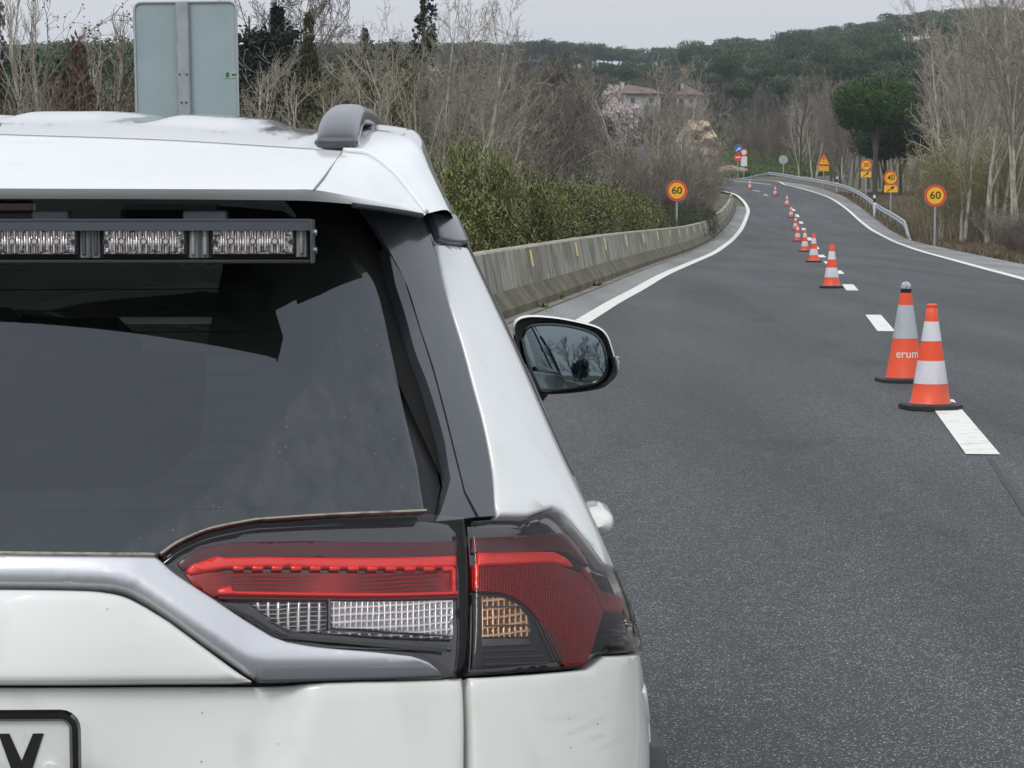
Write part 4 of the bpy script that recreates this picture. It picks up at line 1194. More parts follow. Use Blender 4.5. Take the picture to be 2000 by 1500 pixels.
# twelve prism lugs hang under the light guide
outer = [(919, 1020), (968, 1014), (1030, 1013), (1058, 1003), (1078, 996), (1093, 1002), [(1110, 1018), (1128, 1040), (1150, 1068), (1175, 1103)], [(1195, 1150), (1212, 1195), (1222, 1230)], (1212, 1240), (1180, 1272), (1146, 1300), (1060, 1306), (925, 1315), (919, 1310)]
lamp('wing_lamp', outer, [
    ('smoked_band', [(926, 1046), (1000, 1043), (1060, 1039), (1100, 1036), (1118, 1040), (1138, 1062), (1160, 1100), (1150, 1098), (1120, 1078), (1090, 1072), (926, 1076)], M['red_smoke'], -.006, {}),
    ('light_guide', [(938, 1075), (1050, 1073), (1088, 1074), (1112, 1086), (1128, 1102), (1110, 1100), (1085, 1094), (1050, 1096), (938, 1101)], M['red_bright'], -.004, {'rnd': .003}),
    ('end_guide', [(931, 1100), (939, 1100), (939, 1146), (931, 1146)], M['red_bright'], -.0035, {'rnd': .001}),
    ('red_reflector', [(926, 1100), (1085, 1096), (1112, 1104), (1142, 1116), (1168, 1146), (1186, 1188), (1172, 1240), (1152, 1296), (1112, 1301), (1098, 1285), (1075, 1238), (1050, 1195), (1020, 1168), (985, 1154), (926, 1150)], M['red_prism'], -.006, {}),
    ('side_reflector', [(1140, 1100), (1158, 1116), (1180, 1152), (1192, 1186), (1186, 1192), (1170, 1150), (1146, 1116)], M['red_prism'], -.003, {'rnd': .003}),
    ('inner_frame', [(926, 1156), (985, 1158), (1018, 1172), (1046, 1198), (1072, 1240), (1096, 1290), (926, 1305)], M['black'], -.0045, {}),
    ('amber_reflector', [(944, 1163), (985, 1166), (1012, 1178), (1032, 1202), (1040, 1240), (1030, 1243), (944, 1244)], M['amber_prism'], -.002, {}),
    ('amber_base', [(944, 1246), (1036, 1245), (1040, 1258), (944, 1262)], M['silver_dark'], -.002, {}),
    ('outer_lens', outer, M['lens'], .005, {'rnd': .004, 'depth': .0}),
    ('cutout', [(1184, 1240), (1196, 1217), (1205, 1215), (1211, 1226), (1199, 1237)], M['cap'], .006, {'rnd': .002}),
], None, -.010)
# fine ribs in the lamp bodies
for root in [o for o in car.children if o.name.startswith('wing_lamp') or o.name.startswith('tailgate_lamp')]:
    sgn = 1 if sum(v.co[0] for v in root.data.vertices) > 0 else -1
    wing = root.name.startswith('wing')
    b = MB()
    def line3(p, q, off, r=.0009, n=7):
        P = []
        for k in range(n):
            t, z = inv(p[0] + (q[0] - p[0]) * k / (n - 1), p[1] + (q[1] - p[1]) * k / (n - 1))
            s = surf(t, z) + snorm(t, z) * off; P.append((s[0] * sgn, s[1], s[2]))
        b.tube(P, r, 4)
    if wing:
        for yy in (1271, 1284, 1297): line3((946, yy), (1050 + (yy - 1271) * .9, yy - 4), -.002)
        for k in range(4): line3((1050 + k * 8, 1212 + k * 4), (1086 + k * 7, 1292 - k), -.002)
        line3((944, 1185), (1018, 1184), .0); line3((944, 1222), (1034, 1220), .0)
    else:
        for k in range(5): line3((430 + k * 9, 1172 + k * 1), (545 + k * 5, 1240 - k * 2.5), -.006, .0008)
        for k in range(5): line3((545 + k * 5, 1240 - k * 2.5), (880, 1268 - k * 3), -.012, .0008)
        line3((645, 1166), (645, 1224), -.008, .0015)
    b.build('body_ribs', M['silver_dark'], root)

# ---- number plate
def loc_on(px, py, off=0):
    t, z = inv(px, py); s = surf(t, z) + snorm(t, z) * off
    if t < .5: s = s + snorm(t, z) * float(plate_recess(np.array([t]), np.array([z]))[0])
    return s
a = loc_on(160, 1390); ph = .110; pw = .52
px1 = a[0]; pz1 = a[2] + .012; plate_y = surf(.02, pz1 - .05)[1] - .022 - .016
ppl = MB()
def rrect(x0, x1, z0, z1, r, n=5):
    P = []
    for cx_, cz_, a0 in ((x1 - r, z0 + r, -90), (x1 - r, z1 - r, 0), (x0 + r, z1 - r, 90), (x0 + r, z0 + r, 180)):
        for k in range(n + 1):
            aa = math.radians(a0 + 90 * k / n); P.append((cx_ + r * math.cos(aa), cz_ + r * math.sin(aa)))
    return P
x1, z1 = px1, pz1; x0, z0 = x1 - pw, z1 - ph
ppl.prism(rrect(x0, x1, z0, z1, .012), plate_y - .004, plate_y + .01)
plate = ppl.build('licence_plate', M['plate'], car)
b = MB()
P = rrect(x0 - .004, x1 + .004, z0 - .004, z1 + .004, .016)
b.tube([(x, plate_y - .004, z) for x, z in P + P[:1]], .0065, 6, caps=False); b.build('plate_frame', M['gloss_black'], plate)
v = loc_on(64, 1418)
vx = x1 - (160 - 64) / 1700.; 
k = 1 / 1700.
V = [(-43, 0), (-22.5, 0), (0, -53), (22.5, 0), (43, 0), (12, -93), (-12, -93)]
b = MB(); b.prism([(vx + px_ * k, z1 - .0165 + pz_ * k) for px_, pz_ in [(-43, 0), (-12, -93), (12, -93), (0, -53), (-22.5, 0)]][::1], plate_y - .0055, plate_y - .003)
b.prism([(vx + px_ * k, z1 - .0165 + pz_ * k) for px_, pz_ in [(12, -93), (43, 0), (22.5, 0), (0, -53)]], plate_y - .0055, plate_y - .003)
b.build('letter', M['black'], plate)
b = MB(); cxb, czb = x1 - (160 - 118) * k, z1 - .058 
n = 20
b.add([(cxb + .008 * math.cos(2 * math.pi * i / n), plate_y - .009, czb + .008 * math.sin(2 * math.pi * i / n)) for i in range(n)] + [(cxb + .0085 * math.cos(2 * math.pi * i / n), plate_y - .003, czb + .0085 * math.sin(2 * math.pi * i / n)) for i in range(n)], [tuple(range(n))] + [(i, n + i, n + (i + 1) % n, (i + 1) % n) for i in range(n)], 0)
b.box((cxb, plate_y - .0095, czb), (.0035, .002, .0035), 1)
b.build('plate_screw', [M['plate'], M['black']], plate)

# ---- roof, spoiler, upper quarter
def roofz(x, y):
    z = 1.588 + .10 * (1 - math.exp(-(y - .6) / 1.2)) - .115 * max(0, (y - 2.0) / 1.2) ** 2.2 * .55
    z -= .040 * (x / .55) ** 2
    for cx_ in (.20 - .66 + .62, ):
        pass
    # longitudinal raised beads
    for c_, w_ in ((.0, .062), (.245, .062), (-.245, .062)):
        d = abs(x - c_) / w_
        z += .013 * smooth(1.6 - d) * smooth((y - 1.0) / .35)
    # ditch beside the rail
    z -= .012 * math.exp(-((abs(x) - .462) / .012) ** 2) * smooth((y - .62) / .2)
    z += .006 * smooth((abs(x) - .40) / .05) * smooth((y - .65) / .3)
    return z
vs = []; fs = []
RX = np.linspace(-.56, .56, 113); RY = np.concatenate([np.linspace(.60, 1.6, 41), np.linspace(1.65, 2.75, 23)])
for y in RY:
    for x in RX: vs.append((x, y, roofz(x, y)))
w = len(RX)
fs = [(j * w + i, j * w + i + 1, (j + 1) * w + i + 1, (j + 1) * w + i) for j in range(len(RY) - 1) for i in range(w - 1)]
mesh('roof', vs, fs, M['paint'], car, smooth=True)

def loft(rows, sub_c=6, sub_r=4, centre=True):
    """rows of local points -> dense grid"""
    G = [cat_rom(r, sub_c) for r in rows]
    if sub_r > 1 and len(rows) > 2:
        cols = list(zip(*G)); cols = [cat_rom(list(c), sub_r) for c in cols]; G = list(zip(*cols))
    return [[tuple(map(float, p)) for p in r] for r in G]
def grid_mesh(name, G, m, parent, mirror=True, merge=False, mats=None):
    v = [p for r in G for p in r]; w = len(G[0])
    f = [(j * w + i, (j + 1) * w + i, (j + 1) * w + i + 1, j * w + i + 1) for j in range(len(G) - 1) for i in range(w - 1)]
    if merge:
        n = len(v); v2 = [(-p[0], p[1], p[2]) for p in v]; f2 = [tuple(reversed([i + n for i in q])) for q in f]
        return v + v2, f + f2
    o = mesh(name, v, f, m, parent, smooth=True)
    if mirror: mesh(name, [(-p[0], p[1], p[2]) for p in v], [tuple(reversed(q)) for q in f], m, parent, smooth=True)
    return o
def row(pts, centre=True):
    r = [loc_of(*p) for p in pts]
    if centre: r[0][0] = 0.
    return r
XS = [-273, 0, 300, 560]
rL = row([(-273, 258, 3.13), (0, 263, 3.13), (300, 273, 3.13), (540, 287, 3.13), (672, 296, 3.12), (720, 303, 3.10), (765, 335, 3.07), (800, 375, 3.04), (833, 417, 3.0)])
rM = row([(-273, 300, 2.97), (0, 303, 2.97), (300, 309, 2.97), (540, 317, 2.97), (642, 324, 2.97), (705, 343, 2.97), (750, 368, 2.98), (793, 394, 2.99), (832, 417.5, 2.995)])
rT = row([(-273, 366, 2.75), (0, 368, 2.75), (300, 369, 2.755), (540, 370, 2.77), (614, 371, 2.78), (688, 384, 2.84), (745, 395, 2.89), (790, 405, 2.94), (831, 418, 2.985)])
rB = row([(-273, 387, 2.762), (0, 388, 2.762), (300, 389, 2.767), (540, 391, 2.78), (614, 393, 2.79), (690, 399, 2.84), (745, 405, 2.885), (790, 412, 2.935), (830, 421, 2.98)])
rU = [p + np.array((0, .13, .004)) for p in rB]
rU2 = [p + np.array((0, .26, .02)) for p in rB]
G1 = loft([rL, rM, rT], 6, 5)
v1, f1 = grid_mesh('', G1, None, None, merge=True)
G2 = [cat_rom(rT, 6), cat_rom([a * .5 + b_ * .5 + np.array((0, -.002, 0)) for a, b_ in zip(rT, rB)], 6), cat_rom(rB, 6)]
G2 = [[tuple(map(float, p)) for p in r] for r in G2]
v2, f2 = grid_mesh('', G2, None, None, merge=True)
G3 = [[tuple(map(float, p)) for p in cat_rom(r, 6)] for r in (rB, rU, rU2)]
v3, f3 = grid_mesh('', G3, None, None, merge=True)
n1, n2 = len(v1), len(v2)
sp = mesh('spoiler', v1 + v2 + v3, f1 + [tuple(i + n1 for i in f) for f in f2] + [tuple(i + n1 + n2 for i in f) for f in f3], [M['paint'], M['gloss_black']], car, [0] * (len(f1) + len(f2)) + [1] * len(f3), smooth=True)
pmat('seam_grey', (.25, .25, .25), .8)
for s_ in (1, -1):
    b = MB(); b.tube([(s_ * p[0], p[1] - .0005, p[2] + .0002) for p in [loc_of(*q) for q in [(668, 297.5, 3.115), (652, 320, 3.0), (634, 345, 2.88), (613, 371, 2.775)]]], .0012, 5)
    b.build('panel_seam', bpy.data.materials['seam_grey'], sp)
b = MB(); sm_ = cat_rom(rL[:5], 4); b.tube([(-p[0], p[1], p[2]) for p in reversed(sm_)] + [tuple(p) for p in sm_[1:]], .0011, 5)
b.build('roof_seam', bpy.data.materials['seam_grey'], sp)
for s_ in (1, -1):
    b = MB(); b.tube([(s_ * p[0], p[1] - .001, p[2] + .002) for p in cat_rom(rL[4:], 5)], .0035, 8); b.build('spoiler_bead', M['paint'], sp, smooth=True)
b = MB()
gp = [loc_of(*p) for p in [(690, 401, 2.835), (745, 408, 2.88), (790, 415, 2.93), (824, 421, 2.97)]]
for s_ in (1, -1):
    b = MB(); b.tube([(s_ * p[0], p[1], p[2]) for p in gp], .0035, 6); b.build('spoiler_gap_seal', M['plastic'], sp)
# high brake light tucked under the spoiler
b = MB(); c0 = loc_of(0, 404, 2.80); b.box((0, float(c0[1]), float(c0[2])), (.30 + .0, .02, .016), 0, .004); b.build('high_brake_light', pmat('brake_lens_dark', (.05, .02, .02), .2, coat=1), sp)

Q0 = [loc_of(*p) for p in [(678, 292, 3.12), (720, 303, 3.10), (765, 335, 3.07), (800, 375, 3.04), (833, 417, 3.0)]]
Q1 = [loc_of(*p) for p in [(706, 250, 3.9), (770, 258, 3.50), (815, 276, 3.35), (846, 340, 3.25), (886, 426, 3.16)]]
Qm = [(a + b_) / 2 + np.array((.008, -.004, .008)) for a, b_ in zip(Q0, Q1)]
Qf = [p + np.array((-.004, .5, .004 + (.016 if i < 3 else .006))) for i, p in enumerate(Q1)]
Qg = [p + np.array((-.03, 1.7 if i < 3 else 1.9, -.01)) for i, p in enumerate(Q1)]
grid_mesh('upper_quarter', [list(r) for r in zip(*[list(c) for c in zip(*loft([Q0, Qm, Q1, Qf, Qg], 6, 6))])], M['paint'], car)
for o in [o for o in car.children if o.name.startswith('upper_quarter')]:
    pass
# roof rails
def rail(sgn):
    ys_ = [.628, .64, .68, .75, .86, .98, 1.1, 1.6, 2.1, 2.35, 2.5]
    top = [1.582, 1.592, 1.608, 1.625, 1.638, 1.645, 1.648, 1.660, 1.658, 1.642, 1.615]
    th = [.004, .012, .021, .025, .022, .018, .016, .016, .016, .018, .02]
    xc = [.497, .497, .497, .497, .498, .498, .498, .498, .492, .488, .485]
    wd = [.018, .026, .029, .029, .027, .026, .024, .022, .022, .026, .03]
    A = [cat_rom([(x * 1., y, z) for x, y, z in zip(xc, ys_, top)], 4), cat_rom([(w_, t_, 0) for w_, t_ in zip(wd, th)], 4)]
    vs = []; fs = []
    n = 24
    for (x, y, z), (w_, t_, _) in zip(*A):
        for k in range(n):
            a = 2 * math.pi * (k + .5) / n; c, s = math.cos(a), math.sin(a)
            e = .68
            vs.append((sgn * (x + w_ * math.copysign(abs(c) ** e, c)), y, z - t_ / 1.0 + t_ * math.copysign(abs(s) ** e, s)))
    m_ = len(A[0])
    for i in range(m_ - 1):
        for k in range(n):
            q = (i * n + k, i * n + (k + 1) % n, (i + 1) * n + (k + 1) % n, (i + 1) * n + k)
            fs.append(q if sgn < 0 else tuple(reversed(q)))
    fs.append(tuple(range(n))); fs.append(tuple(reversed(range((m_ - 1) * n, m_ * n))))
    r = mesh('roof_rail', vs, fs, M['rail'], car, smooth=True)
    b = MB(); b.box((sgn * .497, .70, 1.578), (.060, .15, .014), 0, .005); b.build('rail_foot', M['gloss_grey'], r)
    b = MB(); b.box((sgn * .485, 2.42, 1.60), (.05, .2, .02), 0, .006); b.build('rail_foot', M['gloss_grey'], r)
rail(1); rail(-1)

# ---- light bar under the spoiler
c0 = loc_of(607, 437, 2.768); c1 = loc_of(607, 503, 2.768)
lbz0, lbz1 = float(c1[2]) - .002, float(c0[2]); xr = float(c0[0]); xl = -xr; yf = float(c0[1])
b = MB()
b.box((0, yf + .022, (lbz0 + lbz1) / 2), (2 * xr - .004, .030, lbz1 - lbz0), 0, .002)
b.box((0, yf + .016, lbz1 + .003), (2 * xr, .050, .005), 0, .0015); b.box((0, yf - .0075, lbz1 - .001 + .0), (2 * xr, .003, .014), 0)
b.box((0, yf + .016, lbz0 - .003), (2 * xr, .050, .005), 1, .0015)
for s in (-1, 1): b.box((s * (xr + .0015), yf + .010, (lbz0 + lbz1) / 2), (.003, .05, lbz1 - lbz0 + .010), 0, .001)
bar = b.build('light_bar', [M['lb_case'], M['plastic']], car)
for zz in (.25, .75):
    for s in (-1, 1):
        b = MB(); b.tube([(s * (xr + .003), yf + .004, lbz0 + (lbz1 - lbz0) * zz), (s * (xr + .007), yf + .004, lbz0 + (lbz1 - lbz0) * zz)], .004, 8); b.build('end_screw', M['galv'], bar)
for px0, px1_ in ((60, 131), (355, 440)):
    p0, p1_ = loc_of(px0, 412, 2.775), loc_of(px1_, 412, 2.775)
    for s in (-1, 1):
        b = MB(); b.box((s * float(p0[0] + p1_[0]) / 2, yf + .035, lbz1 + .009), (float(p1_[0] - p0[0]), .03, .013), 0, .002); b.build('bracket', M['lb_case'], bar)
pmat('brass_washer', (.45, .42, .35), .3, .9)
for px_ in (376, 416):
    p0 = loc_of(px_, 515, 2.82)
    for s in (-1, 1):
        b = MB()
        for r_ in (.011, .0075):
            b.tube([(s * float(p0[0]) + r_ * math.cos(a), yf + .02, lbz0 - .001 + r_ * .8 * math.sin(a)) for a in np.linspace(0, 2 * math.pi, 17)], .0016, 5, caps=False)
        b.build('washer', bpy.data.materials['brass_washer'], bar)
zc = (lbz0 + lbz1) / 2; H_ = lbz1 - lbz0
pitch = .1300
offx = float(loc_of(495, 470, 2.768)[0])
kx = 0
x = offx
cents = []
while x > -xr + .05: cents.append(x); x -= pitch
for xc in cents:
    m_ = MB(); w_ = .103
    m_.box((xc, yf + .0025, zc + .0005), (w_, .012, .0375), 0, .003)
    m = m_.build('led_module', M['led_frame'], bar)
    # three reflector cups, fixing screws and a ribbed lens, all of one module
    q = MB()
    q.add([(xc - w_ / 2 + .004, yf - .0042, zc - .0145), (xc + w_ / 2 - .004, yf - .0042, zc - .0145), (xc + w_ / 2 - .004, yf - .0042, zc + .0150), (xc - w_ / 2 + .004, yf - .0042, zc + .0150)], [(0, 1, 2, 3)], 1)
    for k in (-1, 0, 1):
        cx_ = xc + k * .0262
        for i in range(9):
            u = (i - 4) / 4.2; h = .0145 * math.sqrt(1 - .5 * u * u); xx = cx_ + u * .0120
            q.box((xx, yf - .0055 - .0012 * (i % 2), zc + .0005), (.0019, .0035, 2 * h), 0, .0006)
        n = 14
        q.tube([(cx_ + .0036 * math.cos(a), yf - .0085, zc + .0005 + .0036 * math.sin(a)) for a in np.linspace(0, 2 * math.pi, 13)], .0009, 5, m=2, caps=False)
        q.add([(cx_ + .003 * math.cos(a), yf - .0088, zc + .0005 + .003 * math.sin(a)) for a in np.linspace(0, 2 * math.pi, 13)[:-1]], [tuple(range(12))], 3)
    for s in (-1, 1):
        q.tube([(xc + s * .0460, yf - .0045, zc), (xc + s * .0460, yf - .0065, zc)], .0032, 12, m=2)
        q.add([(xc + s * .0460 + .0016 * math.cos(a), yf - .0067, zc + .0016 * math.sin(a)) for a in np.linspace(0, 2 * math.pi, 9)[:-1]], [tuple(range(8))], 4)
        for sz in (-1, 1): q.box((xc + s * .0440, yf - .0055, zc + sz * .0105), (.006, .003, .005), 0, .0008)
    q.build('led_optics', [M['led'], pmat('led_floor', (.55, .52, .52), .25, .3, var=[(300, (.08, .08, .09), .45, .6)]) if xc == cents[0] else bpy.data.materials['led_floor'], M['gloss_grey'], pmat('led_chip', (.62, .50, .45), .4) if xc == cents[0] else bpy.data.materials['led_chip'], M['black']], m)
DV = [M['divider'], M['lb_case'], pmat('clear_strip', (.45, .45, .44), .3, .2, var=[(120, (.25, .25, .25), .4, .7)])]
for i, xc in enumerate(cents[:-1]):
    b = MB(); xm = xc - pitch / 2
    b.box((xm, yf + .004, zc), (.0235, .008, .040), 0, .001)
    b.box((xm, yf - .001, zc), (.0025, .006, .038), 1)
    for s in (-1, 1): b.box((xm + s * .0072, yf - .0015, zc), (.0048, .004, .033), 2 if i % 2 == 0 else 1, .0015)
    b.build('clear_divider', DV, bar)
b = MB(); b.box((cents[0] + pitch / 2 - .008, yf + .004, zc), (.014, .008, .038), 0, .001); b.box((cents[0] + pitch / 2 - .0075, yf - .0015, zc), (.0052, .004, .030), 2, .0015)
b.build('clear_divider', DV, bar)

# ---- door mirrors
def mirror(sgn):
    D = 5.62
    outl = [(1001, 640), (1006, 626), (1020, 618), (1045, 616), (1090, 620), (1140, 630), (1172, 640), (1188, 656), (1197, 680), (1204, 705), (1207, 722), (1204, 735), (1192, 748), (1172, 760), (1120, 768), (1060, 771), (1040, 764), (1028, 748), (1015, 715), (1006, 680)]
    P = [loc_of(px_, py_, D) for px_, py_ in outl]
    P = [tuple(map(float, p)) for p in cat_rom(P + [P[0]], 3)[:-1]]
    c = np.mean(P, 0)
    n = len(P)
    def ring(s, dy, sx=1., dz=0, dx=0): return [(c[0] + (p[0] - c[0]) * s * sx + dx, c[1] + dy, c[2] + (p[2] - c[2]) * s + dz) for p in P]
    rings = [ring(.90, .004), ring(.965, -.004), ring(1.0, .006), ring(1.0, .03), ring(.95, .08), ring(.80, .12), ring(.5, .145), ring(.1, .15)]
    vs = [p for r in rings for p in r]; fs = []; ms = []
    for i in range(len(rings) - 1):
        for k in range(n):
            f = (i * n + k, i * n + (k + 1) % n, (i + 1) * n + (k + 1) % n, (i + 1) * n + k); fs.append(f)
            mid = np.mean([vs[q] for q in f], 0)
            # the painted shell wraps the top and the outer flank, the rest is black
            up = (mid[2] - c[2]); ou = mid[0] - c[0]
            ms.append(0 if i >= 2 and (up > -.012 + (.0 if ou > -.05 else .04)) and (up > .03 or ou > .05) else (0 if i == 1 and (up > .055 - abs(ou) * .1 or (ou > .085 and up > -.01)) else 1))
    vs = [(sgn * p[0], p[1], p[2]) for p in vs]
    if sgn < 0: fs = [tuple(reversed(f)) for f in fs]
    h = mesh('door_mirror', vs, fs, [M['paint'], M['plastic']], car, ms, smooth=True, sharp=50)
    gl = [(1020, 660), (1028, 643), (1045, 635), (1085, 634), (1130, 641), (1160, 652), (1175, 668), (1183, 692), (1185, 720), (1176, 738), (1158, 749), (1110, 758), (1062, 762), (1050, 752), (1038, 726), (1026, 690)]
    Gp = [loc_of(px_, py_, D) for px_, py_ in gl]; Gp = [tuple(map(float, p)) for p in cat_rom(Gp + [Gp[0]], 3)[:-1]]
    gy = lambda x, z: c[1] - .004 - (x - c[0]) * .03 + (z - c[2]) * .085 + ((x - c[0]) ** 2 + (z - c[2]) ** 2) / (2 * 1.1)
    gv = [(sgn * p[0], gy(p[0], p[2]), p[2]) for p in Gp]
    gm = [Vector((p[0], p[2])) for p in Gp]
    gc = (sum(p.x for p in gm) / len(gm), sum(p.y for p in gm) / len(gm)); nn = len(gm); K = 8
    mv = [(sgn * (gc[0] + (p.x - gc[0]) * k / K), gy(gc[0] + (p.x - gc[0]) * k / K, gc[1] + (p.y - gc[1]) * k / K), gc[1] + (p.y - gc[1]) * k / K) for k in range(1, K + 1) for p in gm] + [(sgn * gc[0], gy(*gc), gc[1])]
    mf = [(k * nn + i, k * nn + (i + 1) % nn, (k + 1) * nn + (i + 1) % nn, (k + 1) * nn + i) for k in range(K - 1) for i in range(nn)] + [(K * nn, (i + 1) % nn, i) for i in range(nn)]
    mesh('mirror_glass', mv, mf, M['mirror'], h, smooth=True)
    b = MB(); b.tube([p for p in [(q[0], q[1] - .001, q[2]) for q in gv] + [(gv[0][0], gv[0][1] - .001, gv[0][2])]], .004, 6, caps=False)
    b.build('glass_rim', M['gloss_black'], h)
    b = MB()
    q0, q1 = loc_of(1204, 697, D + .01), loc_of(1205, 722, D + .01)
    b.tube([(sgn * float(q0[0]), float(q0[1]) + .01, float(q0[2])), (sgn * (float(q0[0] + q1[0]) / 2 + .002), float(q0[1]) + .01, float(q0[2] + q1[2]) / 2), (sgn * float(q1[0]), float(q1[1]) + .01, float(q1[2]))], .0065, 8)
    b.build('indicator', pmat('indicator_clear', (.6, .6, .6), .15, .3, coat=1, var=[(250, (.15, .13, .12), .45, .6)]) if sgn > 0 else bpy.data.materials['indicator_clear'], h)
    b = MB()
    a0 = loc_of(1050, 768, D + .03); a1 = loc_of(1020, 800, D + .04)
    b.tube([(sgn * float(a0[0]), float(a0[1]), float(a0[2]) + .01), (sgn * float(a0[0] * .6 + a1[0] * .4), float(a0[1]), float(a0[2] * .5 + a1[2] * .5) + .004), (sgn * (float(a1[0]) - .03), float(a1[1]), float(a1[2]))], [.03, .026, .03], 10)
    b.build('mirror_arm', M['plastic'], h, smooth=True)
mirror(1); mirror(-1)

# ---- door handles
def handle(sgn, D, px_=1165, py_=1018):
    p = loc_of(1147, 990, D); p2 = loc_of(1184, 1040, D)
    z = 1.5 - (1014 - 390) * D / F; x = float(np.interp(z, _zf, _wf))
    b = MB(); vs_ = []; n1, n2 = 20, 16
    for i in range(n1 + 1):
        u = i / n1 * 2 - 1; yy = D + CY + u * .12; rr = (1 - abs(u) ** 4) ** .5
        for k in range(n2):
            a_ = 2 * math.pi * k / n2; vs_.append((sgn * (x + .012 + .030 * rr * math.cos(a_)), yy, z + .022 * rr * math.copysign(abs(math.sin(a_)) ** .8, math.sin(a_))))
    b.add(vs_, [(i * n2 + k, i * n2 + (k + 1) % n2, (i + 1) * n2 + (k + 1) % n2, (i + 1) * n2 + k) for i in range(n1) for k in range(n2)])
    b.build('door_handle', M['paint'], car, smooth=True)
for s in (1, -1): handle(s, 4.02); handle(s, 5.1)

# ---- side windows, pillars, front end
patch_tz('side_window', [(1.12, 1.12), (1.55, 1.12), (1.55, 1.50), (1.24, 1.50), (1.14, 1.42)], M['side_glass'], off=-.006, rnd=0, depth=0, step=.05)
patch_tz('side_window', [(1.62, 1.12), (2.42, 1.12), (2.42, 1.53), (1.62, 1.52)], M['side_glass'], off=-.006, rnd=0, depth=0, step=.06)
patch_tz('side_window', [(2.50, 1.12), (3.25, 1.12), (2.90, 1.46), (2.70, 1.53), (2.50, 1.53)], M['side_glass'], off=-.006, rnd=0, depth=0, step=.06)
for poly in ([(1.55, 1.10), (1.62, 1.10), (1.62, 1.54), (1.55, 1.53)], [(2.42, 1.10), (2.50, 1.10), (2.50, 1.54), (2.42, 1.54)]): patch_tz('door_pillar', poly, M['gloss_black'], off=0, rnd=.002, depth=.03, step=.05)
patch_tz('window_trim', [(1.06, 1.085), (3.4, 1.085), (3.3, 1.115), (1.10, 1.115)], M['gloss_black'], off=.004, rnd=.002, depth=.02, step=.05)
patch_tz('window_trim', [(1.055, 1.12), (1.075, 1.12), (1.035, 1.50), (1.02, 1.50)], M['gloss_black'], off=.006, rnd=.002, depth=.02, step=.02)
patch_tz('roof_side', [(1.03, 1.50), (1.24, 1.50), (1.6, 1.515), (2.6, 1.525), (2.75, 1.50), (2.95, 1.44), (3.3, 1.10), (3.4, 1.10), (3.0, 1.47), (2.8, 1.56), (2.6, 1.60), (1.6, 1.60), (1.2, 1.585), (1.05, 1.54)], M['paint'], off=.0, rnd=.002, depth=.03, step=.04)
# windscreen, bonnet, nose
def sym(name, rows, m, parent=car, sub=4):
    G = loft([[np.array(p, float) for p in r] for r in rows], sub, sub if len(rows) > 2 else 1)
    G = [[p for p in reversed(r)] for r in G] 
    v, f = grid_mesh('', [list(reversed(r)) for r in G], None, None, merge=True)
    return mesh(name, v, f, m, parent, smooth=True)
sym('windscreen', [[(0, 3.62, 1.10), (.4, 3.57, 1.10), (.74, 3.42, 1.10)], [(0, 3.2, 1.36), (.36, 3.16, 1.355), (.66, 3.02, 1.34)], [(0, 2.78, 1.585), (.34, 2.76, 1.575), (.58, 2.70, 1.545)]], M['clear_glass'])
sym('bonnet', [[(0, 4.62, .86), (.4, 4.58, .86), (.72, 4.42, .88)], [(0, 4.35, .99), (.4, 4.32, .99), (.78, 4.2, .98)], [(0, 3.6, 1.10), (.4, 3.56, 1.10), (.81, 3.42, 1.08)]], M['paint'])
sym('front_bumper', [[(0, 4.66, .3), (.45, 4.60, .3), (.8, 4.32, .3)], [(0, 4.70, .6), (.45, 4.64, .6), (.82, 4.34, .6)], [(0, 4.62, .86), (.4, 4.58, .86), (.76, 4.40, .88)]], M['plastic'])
b = MB(); b.box((0, 2.3, .34), (1.5, 3.9, .12)); b.build('underbody', M['dark'], car)
b = MB(); b.box((0, 1.9, .50), (1.6, 3.2, .05)); b.box((0, .62, .75), (1.3, .05, .5)); b.build('cabin_floor', M['cabin'], car)
vs = []; fs = []
for j, y in enumerate(np.linspace(.66, 2.7, 14)):
    for x in np.linspace(-.54, .54, 15): vs.append((x, y, roofz(abs(x) * .9, y) - .05))
fs = [(j * 15 + i, (j + 1) * 15 + i, (j + 1) * 15 + i + 1, j * 15 + i + 1) for j in range(13) for i in range(14)]
mesh('headliner', vs, fs, M['cabin'], car)
# seats
def seat(x, y, w, hr=0, heads=(0,)):
    b = MB(); b.box((x, y + .28, .78), (w, .5, .16), 0, .05); b.box((x, y, 1.0), (w, .13, .48), 0, .05)
    s = b.build('seat', M['seat'], car)
    for hx in heads:
        q = MB(); q.box((x + hx, y - .03, 1.225 - hr), (.25, .09, .15), 0, .045); q.tube([(x + hx - .05, y, 1.2), (x + hx - .05, y - .02, 1.24 - hr)], .006, 6); q.tube([(x + hx + .05, y, 1.2), (x + hx + .05, y - .02, 1.24 - hr)], .006, 6)
        q.build('headrest', M['seat'], s)
seat(0, 1.42, 1.25, heads=(-.42, 0, .42)); seat(-.38, 2.45, .5, .03); seat(.38, 2.45, .5, .03)
b = MB(); b.box((0, 3.2, 1.05), (1.40, .45, .30), 0, .06); b.build('dashboard', M['cabin'], car)
b = MB(); b.tube([(-.38 + .18 * math.cos(a), 2.95 + .07 * math.sin(a), 1.07 + .16 * math.sin(a)) for a in np.linspace(0, 2 * math.pi, 25)], .014, 8, caps=False); b.build('steering_wheel', M['cabin'], car, smooth=True)
b = MB(); b.box((0, 2.86, 1.46), (.24, .03, .06), 0, .015); b.build('rear_view_mirror', M['cabin'], car)
b = MB(); b.box((-.3, 1.0, .93), (1.15, .5, .05), 0, .02); b.build('parcel_cover', M['cabin'], car)
